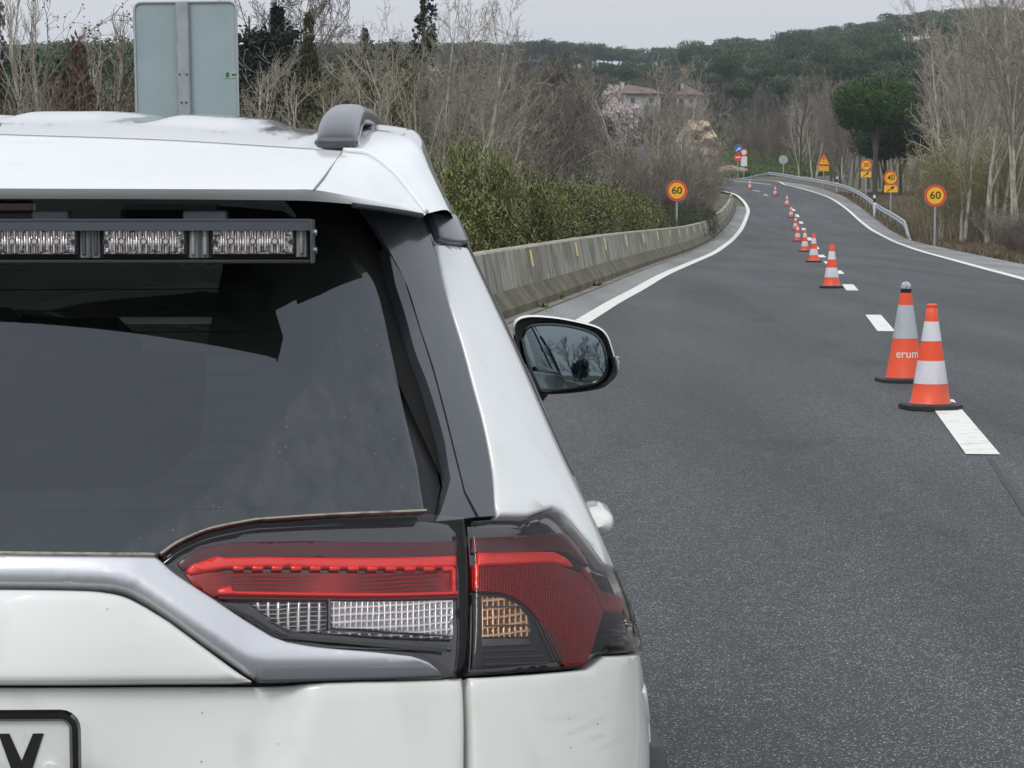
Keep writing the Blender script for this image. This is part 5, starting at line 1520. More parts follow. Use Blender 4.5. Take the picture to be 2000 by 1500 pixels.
# wheels
def wheel(x, y):
    s = 1 if x > 0 else -1
    prof = [(.22, -.10), (.30, -.11), (.335, -.10), (.345, -.06), (.345, .06), (.335, .10), (.30, .11), (.22, .10)]
    b = MB(); b.lathe(prof, 36)
    vv = [(z_ , xx, yy) for xx, yy, z_ in b.v]
    t = mesh('wheel', [(s * (v[0]) + x, v[1] + y, v[2] + .345) for v in vv], b.f, M['tyre'], car, smooth=True, sharp=50)
    b = MB(); b.lathe([(.0, .06), (.05, .07), (.055, .05), (.2, .06), (.215, .09), (.225, .09)], 30)
    for k in range(5):
        a = 2 * math.pi * k / 5
        b.tube([(.04 * math.cos(a), .04 * math.sin(a), .075), (.21 * math.cos(a), .21 * math.sin(a), .085)], [.028, .02], 6)
    mesh('rim', [(s * v[2] + x, v[0] + y, v[1] + .345) for v in b.v], b.f, M['rim'], t, smooth=True, sharp=40)
for xx in (-.80, .80): wheel(xx, .97); wheel(xx, 3.66)
# headlamps and grille, on the far side of the car
for s in (-1, 1):
    b = MB(); b.box((s * .62, 4.46, .88), (.30, .14, .09), 0, .03); b.build('headlamp', pmat('headlamp_clear', (.6, .62, .65), .1, .3, coat=1) if s < 0 else bpy.data.materials['headlamp_clear'], car)
# panel gap between quarter panel and rear wing door
b = MB()
tz = [(1.075, 1.06), (1.07, 1.0), (1.09, .94), (1.13, .87), (1.14, .80)]
P = cat_rom([surf(t, z) + snorm(t, z) * .002 for t, z in tz], 4)
for s_ in (1, -1):
    b = MB(); b.tube([(s_ * p[0], p[1], p[2]) for p in P], .0015, 4); b.build('door_gap', M['dark'], car)
HAZE = .00022
# ------------------------------------------------------------------ vegetation
def rv(r, s=1.): return Vector((r.uniform(-s, s), r.uniform(-s, s), r.uniform(-s, s)))
def add_tube(V, Fc, pts, rad, n):
    base = len(V); ref = None; L = len(pts)
    for i, p in enumerate(pts):
        t = pts[min(i + 1, L - 1)] - pts[max(i - 1, 0)]
        t = t.normalized() if t.length > 1e-9 else Vector((0, 0, 1))
        if ref is None: ref = t.orthogonal().normalized()
        ref = ref - t * ref.dot(t); ref = ref.normalized() if ref.length > 1e-6 else t.orthogonal().normalized()
        b = t.cross(ref)
        for k in range(n):
            a = 6.28318 * k / n; q = p + (ref * math.cos(a) + b * math.sin(a)) * rad[i]; V.append((q.x, q.y, q.z))
    for i in range(L - 1):
        for k in range(n):
            Fc.append((base + i * n + k, base + i * n + (k + 1) % n, base + (i + 1) * n + (k + 1) % n, base + (i + 1) * n + k))

def bare_tree(name, seed, H, spec, mats, stems=1, lean=.15, r0=.12, up=.25, wig=.12, start=.2, tipr=.004, spread0=.1):
    """spec: per level (number of children, length ratio, angle in degrees). trunk and crown are two meshes"""
    r = random.Random(seed); V = [[], []]; Fc = [[], []]; tips = []
    def grow(p, d, L, rad, lvl):
        n = max(3, 6 - lvl) if lvl < 3 else 3
        pts = [p.copy()]; dirs = []
        for i in range(n):
            d = (d + rv(r, wig * (1 + .5 * lvl)) + Vector((0, 0, up * (.35 if lvl else .1)))).normalized()
            p = p + d * (L / n); pts.append(p.copy()); dirs.append(d.copy())
        endr = max(tipr * .6, rad * (.22 if lvl == 0 and stems == 1 else .28 if lvl < 2 else .4))
        rads = [rad + (endr - rad) * i / n for i in range(n + 1)]
        w = 0 if lvl == 0 else 1
        add_tube(V[w], Fc[w], pts, rads, 7 if lvl == 0 else (5 if lvl == 1 else 3))
        if lvl >= len(spec):
            tips.append(p.copy()); return
        nc, ratio, ang = spec[lvl]
        for c in range(nc):
            f = (start if lvl == 0 else .15) + (1 - (start if lvl == 0 else .15)) * (c + r.random() * .8) / nc
            f = min(f, .99); i = min(int(f * n), n - 1); q = pts[i].lerp(pts[i + 1], f * n - i)
            dd = dirs[i]; ax = dd.orthogonal().normalized(); 
            from mathutils import Quaternion
            ax.rotate(Quaternion(dd, r.uniform(0, 6.283)))
            nd = dd.copy(); nd.rotate(Quaternion(ax, math.radians(ang * r.uniform(.65, 1.25))))
            grow(q, nd, L * ratio * r.uniform(.7, 1.2) * (1.15 - .55 * f), max(tipr, rads[i] * .55), lvl + 1)
    for s in range(stems):
        a = 6.283 * s / stems + r.uniform(-.4, .4)
        d = Vector((math.cos(a) * lean, math.sin(a) * lean, 1)).normalized() if stems > 1 else Vector((r.uniform(-lean, lean) * .4, r.uniform(-lean, lean) * .4, 1)).normalized()
        grow(Vector((math.cos(a) * spread0 * (stems > 1), math.sin(a) * spread0 * (stems > 1), -.2)), d, H * r.uniform(.55, .75) if stems > 1 else H * .62, r0 * (r.uniform(.6, 1) if stems > 1 else 1), 0)
    zt = max(v[2] for v in V[1])
    k = H / zt
    V = [[(a * k, b * k, c * k) for a, b, c in vv] for vv in V]
    t = bpy.data.objects.new(name, None); C.objects.link(t)
    mesh('trunk', V[0], Fc[0], mats[0], t, smooth=True); mesh('branches', V[1], Fc[1], mats[1], t, smooth=True)
    t['_h'] = H
    return t, [p * k for p in tips]

def cards(pts, size, r, aspect=1.6, up=0., jitter=.3, nrm=None):
    V = []; Fc = []
    for i, p in enumerate(pts):
        s = size * r.uniform(1 - jitter, 1 + jitter)
        n = rv(r).normalized() if nrm is None else (nrm[i] + rv(r, .8)).normalized()
        u = n.orthogonal().normalized(); v = n.cross(u); a = r.uniform(0, 6.283)
        d1 = u * math.cos(a) + v * math.sin(a); 
        if up: d1 = (d1 * (1 - up) + Vector((0, 0, up)) + rv(r, .35 * up)).normalized()
        d2 = n.cross(d1).normalized() * (s / aspect / 2); d1 = d1 * (s / 2)
        b = len(V)
        for q in (p - d1, p + d2 - d1 * .1, p + d1, p - d2 - d1 * .1): V.append((q.x, q.y, q.z))
        Fc.append((b, b + 1, b + 2, b + 3))
    return V, Fc

def crown_pts(lobes, n, r, shell=.55):
    """points spread mostly near the surface of a set of ellipsoid lobes; also outward directions"""
    P = []; N = []
    wts = [l[1][0] * l[1][1] + l[1][0] * l[1][2] for l in lobes]; tot = sum(wts)
    for (c, rad), w in zip(lobes, wts):
        for _ in range(int(n * w / tot)):
            d = rv(r).normalized(); k = shell + (1 - shell) * r.random() ** .6
            q = Vector((d.x * rad[0] * k, d.y * rad[1] * k, d.z * rad[2] * k)); P.append(Vector(c) + q); N.append(d)
    return P, N

bark_dark = pmat('dark_bark', (.07, .058, .048), .95, var=[(12, (.12, .10, .085), .45, .7, (1, 1, .2))])
bark_pale = pmat('pale_bark', (.48, .445, .37), .9, var=[(5, (.20, .18, .145), .45, .65, (1, 1, .4)), (25, (.38, .36, .32), .55, .75)])
twig_pale = pmat('pale_twigs', (.33, .30, .235), .9, island=[(.21, .178, .135), (.33, .29, .23), (.48, .435, .36)], orand=.22)
twig_grey = pmat('grey_brown_twigs', (.2, .17, .15), .9, island=[(.13, .112, .092), (.19, .168, .138), (.27, .24, .195)], orand=.22)
twig_brown = pmat('purple_brown_twigs', (.15, .12, .11), .9, island=[(.075, .056, .046), (.12, .093, .075), (.175, .14, .11)], orand=.22)
twig_olive = pmat('olive_twigs', (.2, .18, .1), .9, island=[(.15, .12, .08), (.20, .175, .10), (.26, .22, .14)], orand=.22)
bark_brown = pmat('brown_bark', (.12, .10, .085), .95, var=[(8, (.2, .17, .14), .45, .7, (1, 1, .3))])
leaf_pine = pmat('pine_needles', (.035, .07, .03), .8, spec=.1, island=[(.018, .036, .014), (.032, .058, .020), (.055, .088, .028)], orand=.22)
leaf_pine_far = pmat('far_pine_needles', (.03, .06, .03), .85, spec=.1, island=[(.028, .050, .026), (.052, .084, .042), (.09, .135, .06)], orand=.34)  # lightened greens: part of the distance haze is put into the needle colour
leaf_bright = pmat('bright_pine_needles', (.05, .12, .02), .8, spec=.2, island=[(.018, .042, .010), (.036, .080, .016), (.068, .130, .028)], orand=.22)
leaf_dark = pmat('dark_evergreen_leaves', (.02, .035, .022), .8, spec=.2, island=[(.014, .024, .018), (.026, .042, .028), (.04, .06, .035)], orand=.22)
leaf_cedar = pmat('cedar_needles', (.03, .045, .035), .8, spec=.1, island=[(.016, .026, .020), (.032, .047, .036), (.055, .074, .055)], orand=.22)
leaf_blue = pmat('blue_green_needles', (.09, .12, .10), .8, spec=.2, island=[(.045, .065, .055), (.085, .115, .095), (.15, .18, .15)], orand=.22)
leaf_olive = pmat('olive_needles', (.11, .11, .05), .8, spec=.2, island=[(.05, .055, .03), (.10, .10, .05), (.17, .155, .085)], orand=.22)
leaf_cyp = pmat('cypress_foliage', (.045, .055, .022), .85, spec=.2, island=[(.025, .032, .015), (.045, .052, .022), (.075, .08, .035)], orand=.22)
leaf_rust = pmat('rusty_foliage', (.13, .07, .05), .9, spec=.2, island=[(.07, .045, .035), (.12, .075, .055), (.17, .11, .08)], orand=.22)
leaf_ole = pmat('oleander_leaves', (.08, .12, .03), .55, spec=.35, island=[(.030, .046, .012), (.070, .094, .020), (.125, .150, .034), (.26, .23, .075)], orand=.36)
leaf_ole2 = pmat('privet_leaves', (.05, .09, .03), .6, spec=.3, island=[(.02, .035, .014), (.04, .065, .022), (.07, .10, .035)], orand=.22)
petal = pmat('pale_blossom', (.55, .47, .44), .8, island=[(.40, .33, .31), (.52, .46, .43), (.66, .60, .56)], orand=.22)
leaf_spring = pmat('yellow_green_buds', (.24, .24, .06), .8, island=[(.15, .15, .045), (.24, .235, .07), (.33, .31, .10)], orand=.22)
grass_green = pmat('grass_blades', (.08, .13, .03), .8, island=[(.06, .10, .02), (.10, .15, .035), (.17, .19, .06)], orand=.22)
grass_dry = pmat('dry_grass_blades', (.2, .15, .09), .9, island=[(.10, .075, .05), (.17, .13, .085), (.27, .21, .13)], orand=.22)

def evergreen(name, seed, lobes, n, size, lm, trunk_pts, tr=.15, aspect=1.6, up=0., bm=None, limbs=(), shell=.55):
    r = random.Random(seed)
    P, N = crown_pts(lobes, n, r, shell)
    V, Fc = cards(P, size, r, aspect, up, nrm=None if up else N)
    t = bpy.data.objects.new(name, None); C.objects.link(t)
    mesh('crown', V, Fc, lm, t)
    v = []; f = []
    add_tube(v, f, [Vector(p) for p in trunk_pts], [tr * (1 - .6 * i / (len(trunk_pts) - 1)) for i in range(len(trunk_pts))], 7)
    for lb in limbs: add_tube(v, f, [Vector(p) for p in lb], [tr * .45 * (1 - .6 * i / (len(lb) - 1)) for i in range(len(lb))], 5)
    mesh('trunk', v, f, bm or bark_dark, t, smooth=True)
    return t

def umbrella_pine(name, seed, H, W, lm, n=2200, size=.42, flat=.28, trunk_frac=.55):
    r = random.Random(seed); lobes = []
    zc = H - W * flat
    for k in range(16):
        a = r.uniform(0, 6.283); q = W / 2 * .68 * math.sqrt(r.random())
        s = W * r.uniform(.17, .27)
        lobes.append(((q * math.cos(a), q * math.sin(a), zc + r.uniform(-.3, .5) * W * flat * .6), (s, s, s * .72)))
    limbs = []
    for k in range(5):
        a = r.uniform(0, 6.283); limbs.append([(0, 0, H * trunk_frac * r.uniform(.75, 1)), (W * .15 * math.cos(a), W * .15 * math.sin(a), H * .78), (W * .3 * math.cos(a), W * .3 * math.sin(a), zc + .1 * W * flat)])
    return evergreen(name, seed, lobes, n, size, lm, [(0, 0, -.5), (r.uniform(-.2, .2), 0, H * .3), (r.uniform(-.3, .3), 0, H * .6), (0, 0, zc)], .022 * H, limbs=limbs, shell=.6)

def conifer(name, seed, H, W, lm, n, size, taper=1., droop=.25, tiers=16, base=.08, up=0., irregular=.2):
    r = random.Random(seed); P = []; lim = []
    for k in range(tiers):
        f = k / (tiers - 1); z = H * (base + (1 - base) * f * .97); R_ = W / 2 * (1 - f) ** taper + W * .03
        nb = max(3, int(7 * (1 - f) + 3))
        for j in range(nb):
            a = r.uniform(0, 6.283); L = R_ * r.uniform(1 - irregular * 1.6, 1 + irregular)
            e = Vector((math.cos(a) * L, math.sin(a) * L, -droop * L + r.uniform(-.1, .1) * H / tiers))
            lim.append([Vector((0, 0, z)), Vector((0, 0, z)) + e * .5 + Vector((0, 0, .05 * L)), Vector((0, 0, z)) + e])
            m = max(3, int(n / (tiers * nb) * (.5 + 1.2 * (1 - f))))
            for i in range(m):
                q = r.random() ** .7
                P.append(Vector((0, 0, z)) + e * q + Vector((r.gauss(0, 1) * .12 * R_ * (1 - q * .4), r.gauss(0, 1) * .12 * R_, r.gauss(0, .28) * H / tiers)))
    V, Fc = cards(P, size, r, 2.2, up)
    t = bpy.data.objects.new(name, None); C.objects.link(t)
    mesh('crown', V, Fc, lm, t)
    v = []; f = []; add_tube(v, f, [Vector((0, 0, -.3)), Vector((0, 0, H * .5)), Vector((0, 0, H))], [H * .018, H * .012, .01], 7)
    for lb in lim: add_tube(v, f, lb, [.03, .02, .008], 3)
    mesh('trunk', v, f, bark_dark, t, smooth=True)
    return t

used = set()
CLEAR = [(1826, 46, 93), (1740, 36, 135), (1691, 30, 175), (1609, 30, 203)]
def put(proto, px, D, label, cat='tree', group=None, H=None, base_h=None, rot=None, dz=0, sxy=None, name=None, X=None):
    """stand a copy of a prototype at that distance, on the terrain"""
    if X is None: X = (px - 1000) / F * D
    q_ = X / D * F + 1000 if D > 0 else 0
    if group in ('bare shrubs of the right-hand thicket', 'low shrubs on the right verge', 'budding shrubs on the right') and (H or 0) > .8:
        for c_, w_, d_ in CLEAR:
            if abs(q_ - c_) < w_ and D < d_: return None
    z = terrain(X, D) + dz
    if proto.name in used: o = copy_tree(proto)
    else: o = proto; used.add(proto.name)
    s = (H / base_h) if H else 1.
    o.location = (X, D, z); o.rotation_euler = (0, 0, R.uniform(0, 6.283) if rot is None else rot)
    q = s * (sxy or 1)
    o.scale = (q, q, s)
    tag(o, label, cat, group)
    if '_h' in o: del o['_h']
    return o
def HT(py, px, D):
    """height a thing needs to reach that picture row at that distance"""
    return pt(px, py, D).z - terrain((px - 1000) / F * D, D)

# prototypes
vase, _ = bare_tree('bare_tree', 11, 8, [(7, .58, 34), (6, .55, 40), (5, .5, 42), (3, .5, 42)], (bark_pale, twig_pale), stems=3, lean=.24, r0=.075, up=.26, tipr=.0055, wig=.19)
vase2, _ = bare_tree('bare_tree', 12, 8, [(8, .56, 36), (6, .55, 40), (5, .5, 42), (3, .5, 40)], (bark_pale, twig_pale), stems=4, lean=.34, r0=.065, up=.22, tipr=.0055, wig=.2)
brown1, _ = bare_tree('bare_tree', 13, 8, [(9, .5, 42), (7, .55, 40), (6, .5, 42), (4, .5, 40)], (bark_brown, twig_brown), r0=.13, up=.2, tipr=.009, start=.25)
brown2, _ = bare_tree('bare_tree', 14, 8, [(8, .55, 36), (7, .55, 42), (6, .52, 42), (4, .5, 45)], (bark_brown, twig_grey), stems=2, lean=.2, r0=.11, up=.2, tipr=.009)
poplar, _ = bare_tree('slender_bare_tree', 15, 8, [(13, .34, 22), (6, .5, 26), (4, .5, 30)], (bark_pale, twig_pale), r0=.075, up=.5, tipr=.006, start=.3)
pale_tall, ptips = bare_tree('tall_pale_tree', 16, 13, [(9, .50, 34), (7, .55, 36), (6, .5, 40), (4, .48, 42)], (bark_pale, twig_pale), stems=1, lean=.25, r0=.14, up=.22, tipr=.007, start=.22, wig=.15)
pale_tall2, _ = bare_tree('tall_pale_tree', 17, 13, [(9, .55, 28), (7, .52, 36), (6, .5, 40), (4, .48, 42)], (bark_pale, twig_pale), stems=2, lean=.18, r0=.12, up=.25, tipr=.007, start=.2, wig=.15)
brush1, _ = bare_tree('bare_shrub', 21, 3, [(6, .6, 32), (6, .55, 38), (5, .5, 42)], (twig_grey, twig_grey), stems=9, lean=.55, r0=.022, up=.12, tipr=.0045, spread0=.35, wig=.16)
brush2, _ = bare_tree('bare_shrub', 22, 3, [(6, .6, 28), (6, .55, 36), (5, .5, 42)], (twig_brown, twig_brown), stems=10, lean=.45, r0=.022, up=.12, tipr=.0045, spread0=.4, wig=.18)
brush3, btips = bare_tree('bare_shrub', 23, 3, [(6, .6, 30), (5, .55, 38), (5, .5, 42)], (twig_pale, twig_pale), stems=8, lean=.5, r0=.020, up=.14, tipr=.004, spread0=.3, wig=.16)
sapling, _ = bare_tree('bare_sapling', 24, 4, [(10, .45, 34), (6, .5, 36), (4, .5, 38)], (bark_pale, twig_pale), r0=.028, up=.35, tipr=.003, start=.25)
arch, atips = bare_tree('arching_shrub', 25, 4, [(7, .6, 30), (6, .5, 42), (4, .45, 45)], (twig_grey, twig_grey), stems=8, lean=.75, r0=.028, up=.04, tipr=.003, spread0=.3, wig=.13)
V_, F_ = cards([p + rv(R, .03) for p in atips for _ in range(2)] + [p + rv(R, .25) for p in atips], .035, R, 1.5)
mesh('buds', V_, F_, leaf_rust, arch)
trunk_tree, _ = bare_tree('bare_tree', 26, 8, [(7, .35, 40), (5, .5, 42), (5, .5, 42)], (bark_dark, twig_brown), r0=.11, up=.25, tipr=.009, start=.45)
olive_sh, otips = bare_tree('budding_shrub', 27, 5, [(7, .55, 26), (6, .5, 34), (5, .5, 40)], (twig_olive, twig_olive), stems=7, lean=.3, r0=.03, up=.3, tipr=.005, spread0=.4)
V_, F_ = cards([p + rv(R, .15) for p in otips for _ in range(1)], .085, R, 1.8)
mesh('young_leaves', V_, F_, leaf_spring, olive_sh)

pineA = umbrella_pine('umbrella_pine', 31, 10, 9, leaf_pine_far)
pineB = umbrella_pine('umbrella_pine', 32, 10, 8, leaf_pine_far, flat=.33)
pineC = umbrella_pine('umbrella_pine', 33, 10, 7, leaf_pine_far, flat=.40, trunk_frac=.45)
pineR = umbrella_pine('umbrella_pine', 45, 9, 11, leaf_pine_far, n=2600, size=.55, flat=.23, trunk_frac=.45)
pineR2 = umbrella_pine('umbrella_pine', 46, 9, 9, leaf_pine_far, n=2600, size=.5, flat=.33, trunk_frac=.4)
pineBig = umbrella_pine('stone_pine', 34, 9, 6.0, leaf_bright, n=22000, size=.17, flat=.62, trunk_frac=.25)
pineDark = umbrella_pine('dark_pine', 35, 6, 6.5, leaf_pine, n=12000, size=.16, flat=.36, trunk_frac=.3)
cyp = evergreen('cypress', 36, [((0, 0, 1.3), (.62, .62, 1.5)), ((0, 0, 3.2), (.62, .62, 1.9)), ((0.05, 0, 5.2), (.42, .42, 1.6)), ((0, 0, 6.7), (.2, .2, .95))], 7000, .17, leaf_cyp, [(0, 0, -.3), (0, 0, 3), (0, 0, 6.5)], .1, up=.75, aspect=2.4)
rust = evergreen('rusty_cypress', 37, [((0, 0, 1.4), (.7, .7, 1.5)), ((0.1, 0, 3.0), (.5, .5, 1.4)), ((0, 0, 4.2), (.25, .25, .9))], 4000, .16, leaf_rust, [(0, 0, -.3), (0, 0, 4)], .08, up=.75, aspect=2.6)
cedar = conifer('cedar', 38, 9, 9.0, leaf_cedar, 16000, .24, taper=.45, droop=.06, tiers=10, base=.18, irregular=.4)
fir = conifer('blue_fir', 39, 8, 4.6, leaf_blue, 8000, .2, taper=.85, droop=.2, tiers=18, irregular=.2)
spruce = conifer('dark_spruce', 40, 11, 3.6, leaf_dark, 6500, .2, taper=.8, droop=.5, tiers=22, irregular=.3)
olivec = conifer('olive_conifer', 41, 6, 4.4, leaf_olive, 7500, .17, taper=.5, droop=-.35, tiers=12, up=.5, irregular=.3)
roundev = evergreen('round_evergreen', 42, [((0, 0, 1.6), (1.5, 1.5, 1.4)), ((.3, 0, 2.7), (1.1, 1.1, 1.1)), ((-.5, 0, 2.1), (1.1, 1.1, 1.2))], 3500, .22, leaf_dark, [(0, 0, -.3), (0, 0, 2)], .12)
roundgr = evergreen('round_evergreen', 43, [((0, 0, 1.5), (1.5, 1.5, 1.5)), ((.6, 0, 2.4), (1.1, 1.1, 1.0)), ((-.7, .2, 2.0), (1.1, 1.1, 1.1))], 3500, .22, leaf_pine, [(0, 0, -.3), (0, 0, 2)], .12)
bl, bltips = bare_tree('blossom_tree', 44, 7, [(9, .5, 44), (7, .5, 42), (5, .5, 42)], (bark_brown, twig_brown), r0=.13, up=.1, tipr=.01, start=.2)
V_, F_ = cards([p + rv(R, .35) for p in bltips for _ in range(14)], .24, R, 1.1); mesh('blossom', V_, F_, petal, bl)

# oleander bushes of the hedge: upright leaf sprays on stems
def oleander(seed, lm=leaf_ole, W=1.25, H=2.2, n=800, ls=.135, per=13, spring=0):
    r = random.Random(seed); P = []; V = []; Fc = []; sv = []; sf = []
    for i in range(n):
        a = r.uniform(0, 6.283); q = math.sqrt(r.random()); 
        x, y = q * W * math.cos(a), q * W * math.sin(a)
        top = H * (1 - .34 * q * q) * r.uniform(.5 if q < .8 else .12, 1.0) * (1.14 if i % 23 == 0 else 1)
        out = Vector((x, y, 0)) * .35 + Vector((0, 0, 1)) + rv(r, .75); out.normalize()
        tip = Vector((x, y, top)); L = r.uniform(.25, .55)
        if i % 3 == 0: add_tube(sv, sf, [Vector((x * .35, y * .35, 0)), Vector((x * .8, y * .8, top * .5)), tip], [.010, .007, .003], 3)
        for k in range(per):
            f = k / per; b = tip - out * (L * f)
            az = k * 2.4 + r.random(); up_ = .95 - .75 * f
            d = (Vector((math.cos(az), math.sin(az), 0)) * (1 - up_ * .5) + out * up_ * .8 + rv(r, .25)).normalized()
            l = ls * r.uniform(.7, 1.15); w_ = d.cross(Vector((0, 0, 1)) + rv(r, .3)).normalized() * l * .11
            bb = len(V)
            for q3 in (b, b + d * l * .45 + w_, b + d * l, b + d * l * .45 - w_): V.append((q3.x, q3.y, q3.z))
            Fc.append((bb, bb + 1, bb + 2, bb + 3))
    t = bpy.data.objects.new('oleander_bush' if lm == leaf_ole else 'privet_bush', None); C.objects.link(t)
    mesh('foliage', V, Fc, lm, t); mesh('stems', sv, sf, twig_olive, t)
    return t
ole = [oleander(51), oleander(52), oleander(53, W=1.35)]
priv = oleander(54, leaf_ole2, W=1.1, H=1.6, n=420, ls=.11, per=11)

# ---- the hedge behind the barrier
def bdist(Y, off): return xat(barrier_foot, Y) - off
hr = random.Random(5)
y = 23.0; i = 0
while y < 79:
    Hh = float(np.interp(y, [23, 30, 40, 55, 64, 72, 80], [1.48, 1.48, 1.60, 1.95, 2.15, 2.0, 1.7])) + .12 * math.sin(y * 1.1) + hr.uniform(-.26, .20)
    for row_, off in ((0, 1.7), (1, 3.0)):
        if row_ and hr.random() < .2: continue
        yy = y + hr.uniform(-.3, .3); X = bdist(yy, off) + hr.uniform(-.12, .12)
        put(ole[i % 3], 0, yy, 'dense olive-green oleander bush in the hedge behind the concrete barrier', 'bush', 'oleander bushes of the hedge', H=Hh + row_ * .12, base_h=2.2, X=X, sxy=hr.uniform(.78, .98) / max(.8, Hh / 2.2), dz=.0); i += 1
    y += 1.55
for yy in np.arange(82, 118, 3.0):
    X = bdist(yy, 2.0 if yy < 96 else 1.25) + hr.uniform(-.25, .25)
    put(priv, 0, float(yy), 'low dark green bush at the foot of the 60 sign behind the barrier', 'bush', 'dark bushes around the left 60 sign', H=(1.45 + .1 * math.sin(yy)) if yy < 97 else hr.uniform(1.5, 2.1), base_h=1.6, X=X)

# taller mound with spindly bright leaves at the hedge's left end
put(ole[1], 928, 37, 'taller light green bush rising above the left end of the hedge', 'bush', H=HT(262, 928, 37), base_h=2.2, sxy=.6)
put(brush3, 905, 39, 'pale spindly shrub leaning over the left end of the hedge', 'shrub', H=HT(235, 905, 39), base_h=3, sxy=.8)
put(brush3, 0, 52, 'pale spindly shrub with long twigs rising out of the hedge', 'shrub', H=3.1, base_h=3, sxy=.9, X=bdist(52, 4.6))
put(ole[2], 1000, 41, 'light green bush just right of the tallest hedge bush', 'bush', H=HT(312, 1000, 41), base_h=2.2, sxy=.7)

# ---- left edge, above the car roof
for px, D, py, lb in [(30, 26, -60, 'arching bare shrub with tiny red buds at the far left edge'), (-40, 25, 40, 'low arching bare shrub with red buds, leftmost above the roof'), (160, 30, 95, 'arching bare shrub with drooping twigs, left of the grey sign back'), (235, 27, 165, 'low twiggy shrub touching the left edge of the grey sign back')]:
    put(arch, px, D, lb, 'shrub', H=HT(py, px, D), base_h=4)
for px, D, py, lb in [(85, 52, -40, 'slender pale bare tree nearest the left edge'), (120, 56, -30, 'slender pale bare tree, second from the left edge'), (195, 60, 10, 'slender pale bare tree just left of the grey sign back'), (165, 64, 40, 'short slender pale bare tree left of the grey sign back')]:
    put(poplar, px, D, lb, H=HT(py, px, D), base_h=8)
put(rust, 158, 58, 'rusty brown cypress among bare twigs left of the sign back', H=HT(70, 158, 58), base_h=5.0)
put(rust, 120, 66, 'rusty brown low conifer behind the leftmost bare shrubs', H=HT(150, 120, 66), base_h=5.0, sxy=1.5)
put(spruce, 2, 60, 'dark spruce cut by the left edge of the picture', H=HT(-60, 2, 60), base_h=11, sxy=.6)
put(pineBig, 95, 150, 'broad bright green pine left of the grey sign back', H=HT(92, 95, 150), base_h=9, sxy=1.2)
put(pineBig, 215, 160, 'low bright green pine at the left foot of the grey sign back', H=HT(140, 215, 160), base_h=9, sxy=1.3)
for k, (px, py) in enumerate([(175, 62), (205, 64), (240, 60), (255, 62), (150, 75), (650, 88), (690, 86)]):
    put([pineA, pineB, pineC][k % 3], px, 300, 'dark umbrella pine on the skyline above the car roof', 'tree', 'dark pines behind the car roof', H=HT(py, px, 300) , base_h=10, sxy=.75)
# ---- between the sign back and the rail
put(cedar, 545, 80, 'dark spreading cedar right of the grey sign back', H=HT(28, 545, 80), base_h=9, rot=.4, sxy=1.2)
put(pineDark, 500, 98, 'dark rounded pine beside the right edge of the grey sign back', H=HT(95, 500, 98), base_h=6)
put(pineDark, 225, 105, 'dark rounded pine just left of the grey sign back', H=HT(78, 225, 105), base_h=6, sxy=.9)
put(roundgr, 70, 92, 'round green tree behind the slender trees at the left edge', H=HT(100, 70, 92), base_h=3.4)
put(roundgr, 130, 99, 'round green tree behind the rusty cypress', H=HT(125, 130, 99), base_h=3.4)
put(cyp, 607, 72, 'narrow dark green column-shaped cypress', H=HT(38, 607, 72), base_h=7.3, sxy=.9)
put(brown2, 520, 110, 'large bare tree with fine twigs behind the dark cedar', H=HT(-110, 520, 110), base_h=8, sxy=.8)
put(brown1, 590, 115, 'large fine-twigged bare tree behind the cypress', H=HT(-60, 590, 115), base_h=8, sxy=.75)
for px, D, py, lb in [(497, 44, 95, 'pale bare sapling just right of the grey sign back'), (522, 46, 80, 'pale forked bare sapling under the cedar'), (560, 50, 120, 'pale thin bare sapling left of the cypress'), (655, 48, 120, 'pale bare sapling behind the roof rail'), (700, 52, 95, 'pale bare sapling right of the roof rail'), (745, 50, 110, 'pale bare sapling in front of the blue fir'), (640, 55, 140, 'thin pale sapling left of the roof rail')]:
    put(sapling, px, D, lb, 'tree', H=HT(py, px, D), base_h=4)
put(fir, 716, 84, 'blue-green fir with pale new growth behind the roof rail', H=HT(58, 716, 84), base_h=8, sxy=1.1)
put(spruce, 828, 78, 'dark drooping spruce whose tip leaves the top of the picture', H=HT(-80, 828, 78), base_h=11, sxy=.9)
put(cedar, 690, 96, 'dark low cedar behind the blue fir', H=HT(110, 690, 96), base_h=9, sxy=.8)
for px, D, py, lb in [(672, 62, 130, 'olive conifer bush left of the blue fir'), (758, 64, 105, 'olive conifer bush right of the blue fir'), (800, 60, 120, 'olive conifer bush under the dark spruce'), (725, 56, 165, 'low olive conifer in front of the blue fir')]:
    put(olivec, px, D, lb, 'tree', H=HT(py, px, D), base_h=6)
put(olivec, 640, 66, 'olive conifer bush between the cypress and the roof rail', H=HT(150, 640, 66), base_h=6)
put(cedar, 770, 100, 'dark wide cedar behind the olive conifers', H=HT(95, 770, 100), base_h=9, sxy=.8)
put(olivec, 850, 70, 'olive conifer bush below the tallest pale tree', H=HT(175, 850, 70), base_h=6)
# ---- tall pale vase-shaped trees
for k, (px, D, py, lb) in enumerate([(780, 52, -20, 'tall pale bare tree in front of the dark spruce'), (872, 55, -45, 'tallest pale multi-stemmed bare tree, reaching the top edge left of centre'), (925, 60, 20, 'pale multi-stemmed bare tree right of the tallest one'), (990, 66, 120, 'leaning pale bare tree above the middle of the hedge'), (845, 62, 60, 'pale bare tree between the spruce and the tallest pale tree')]):
    put([vase, vase2][k % 2], px, D, lb, H=HT(py, px, D), base_h=8, sxy=[.75, .75, .8, 1.0, .8][k])
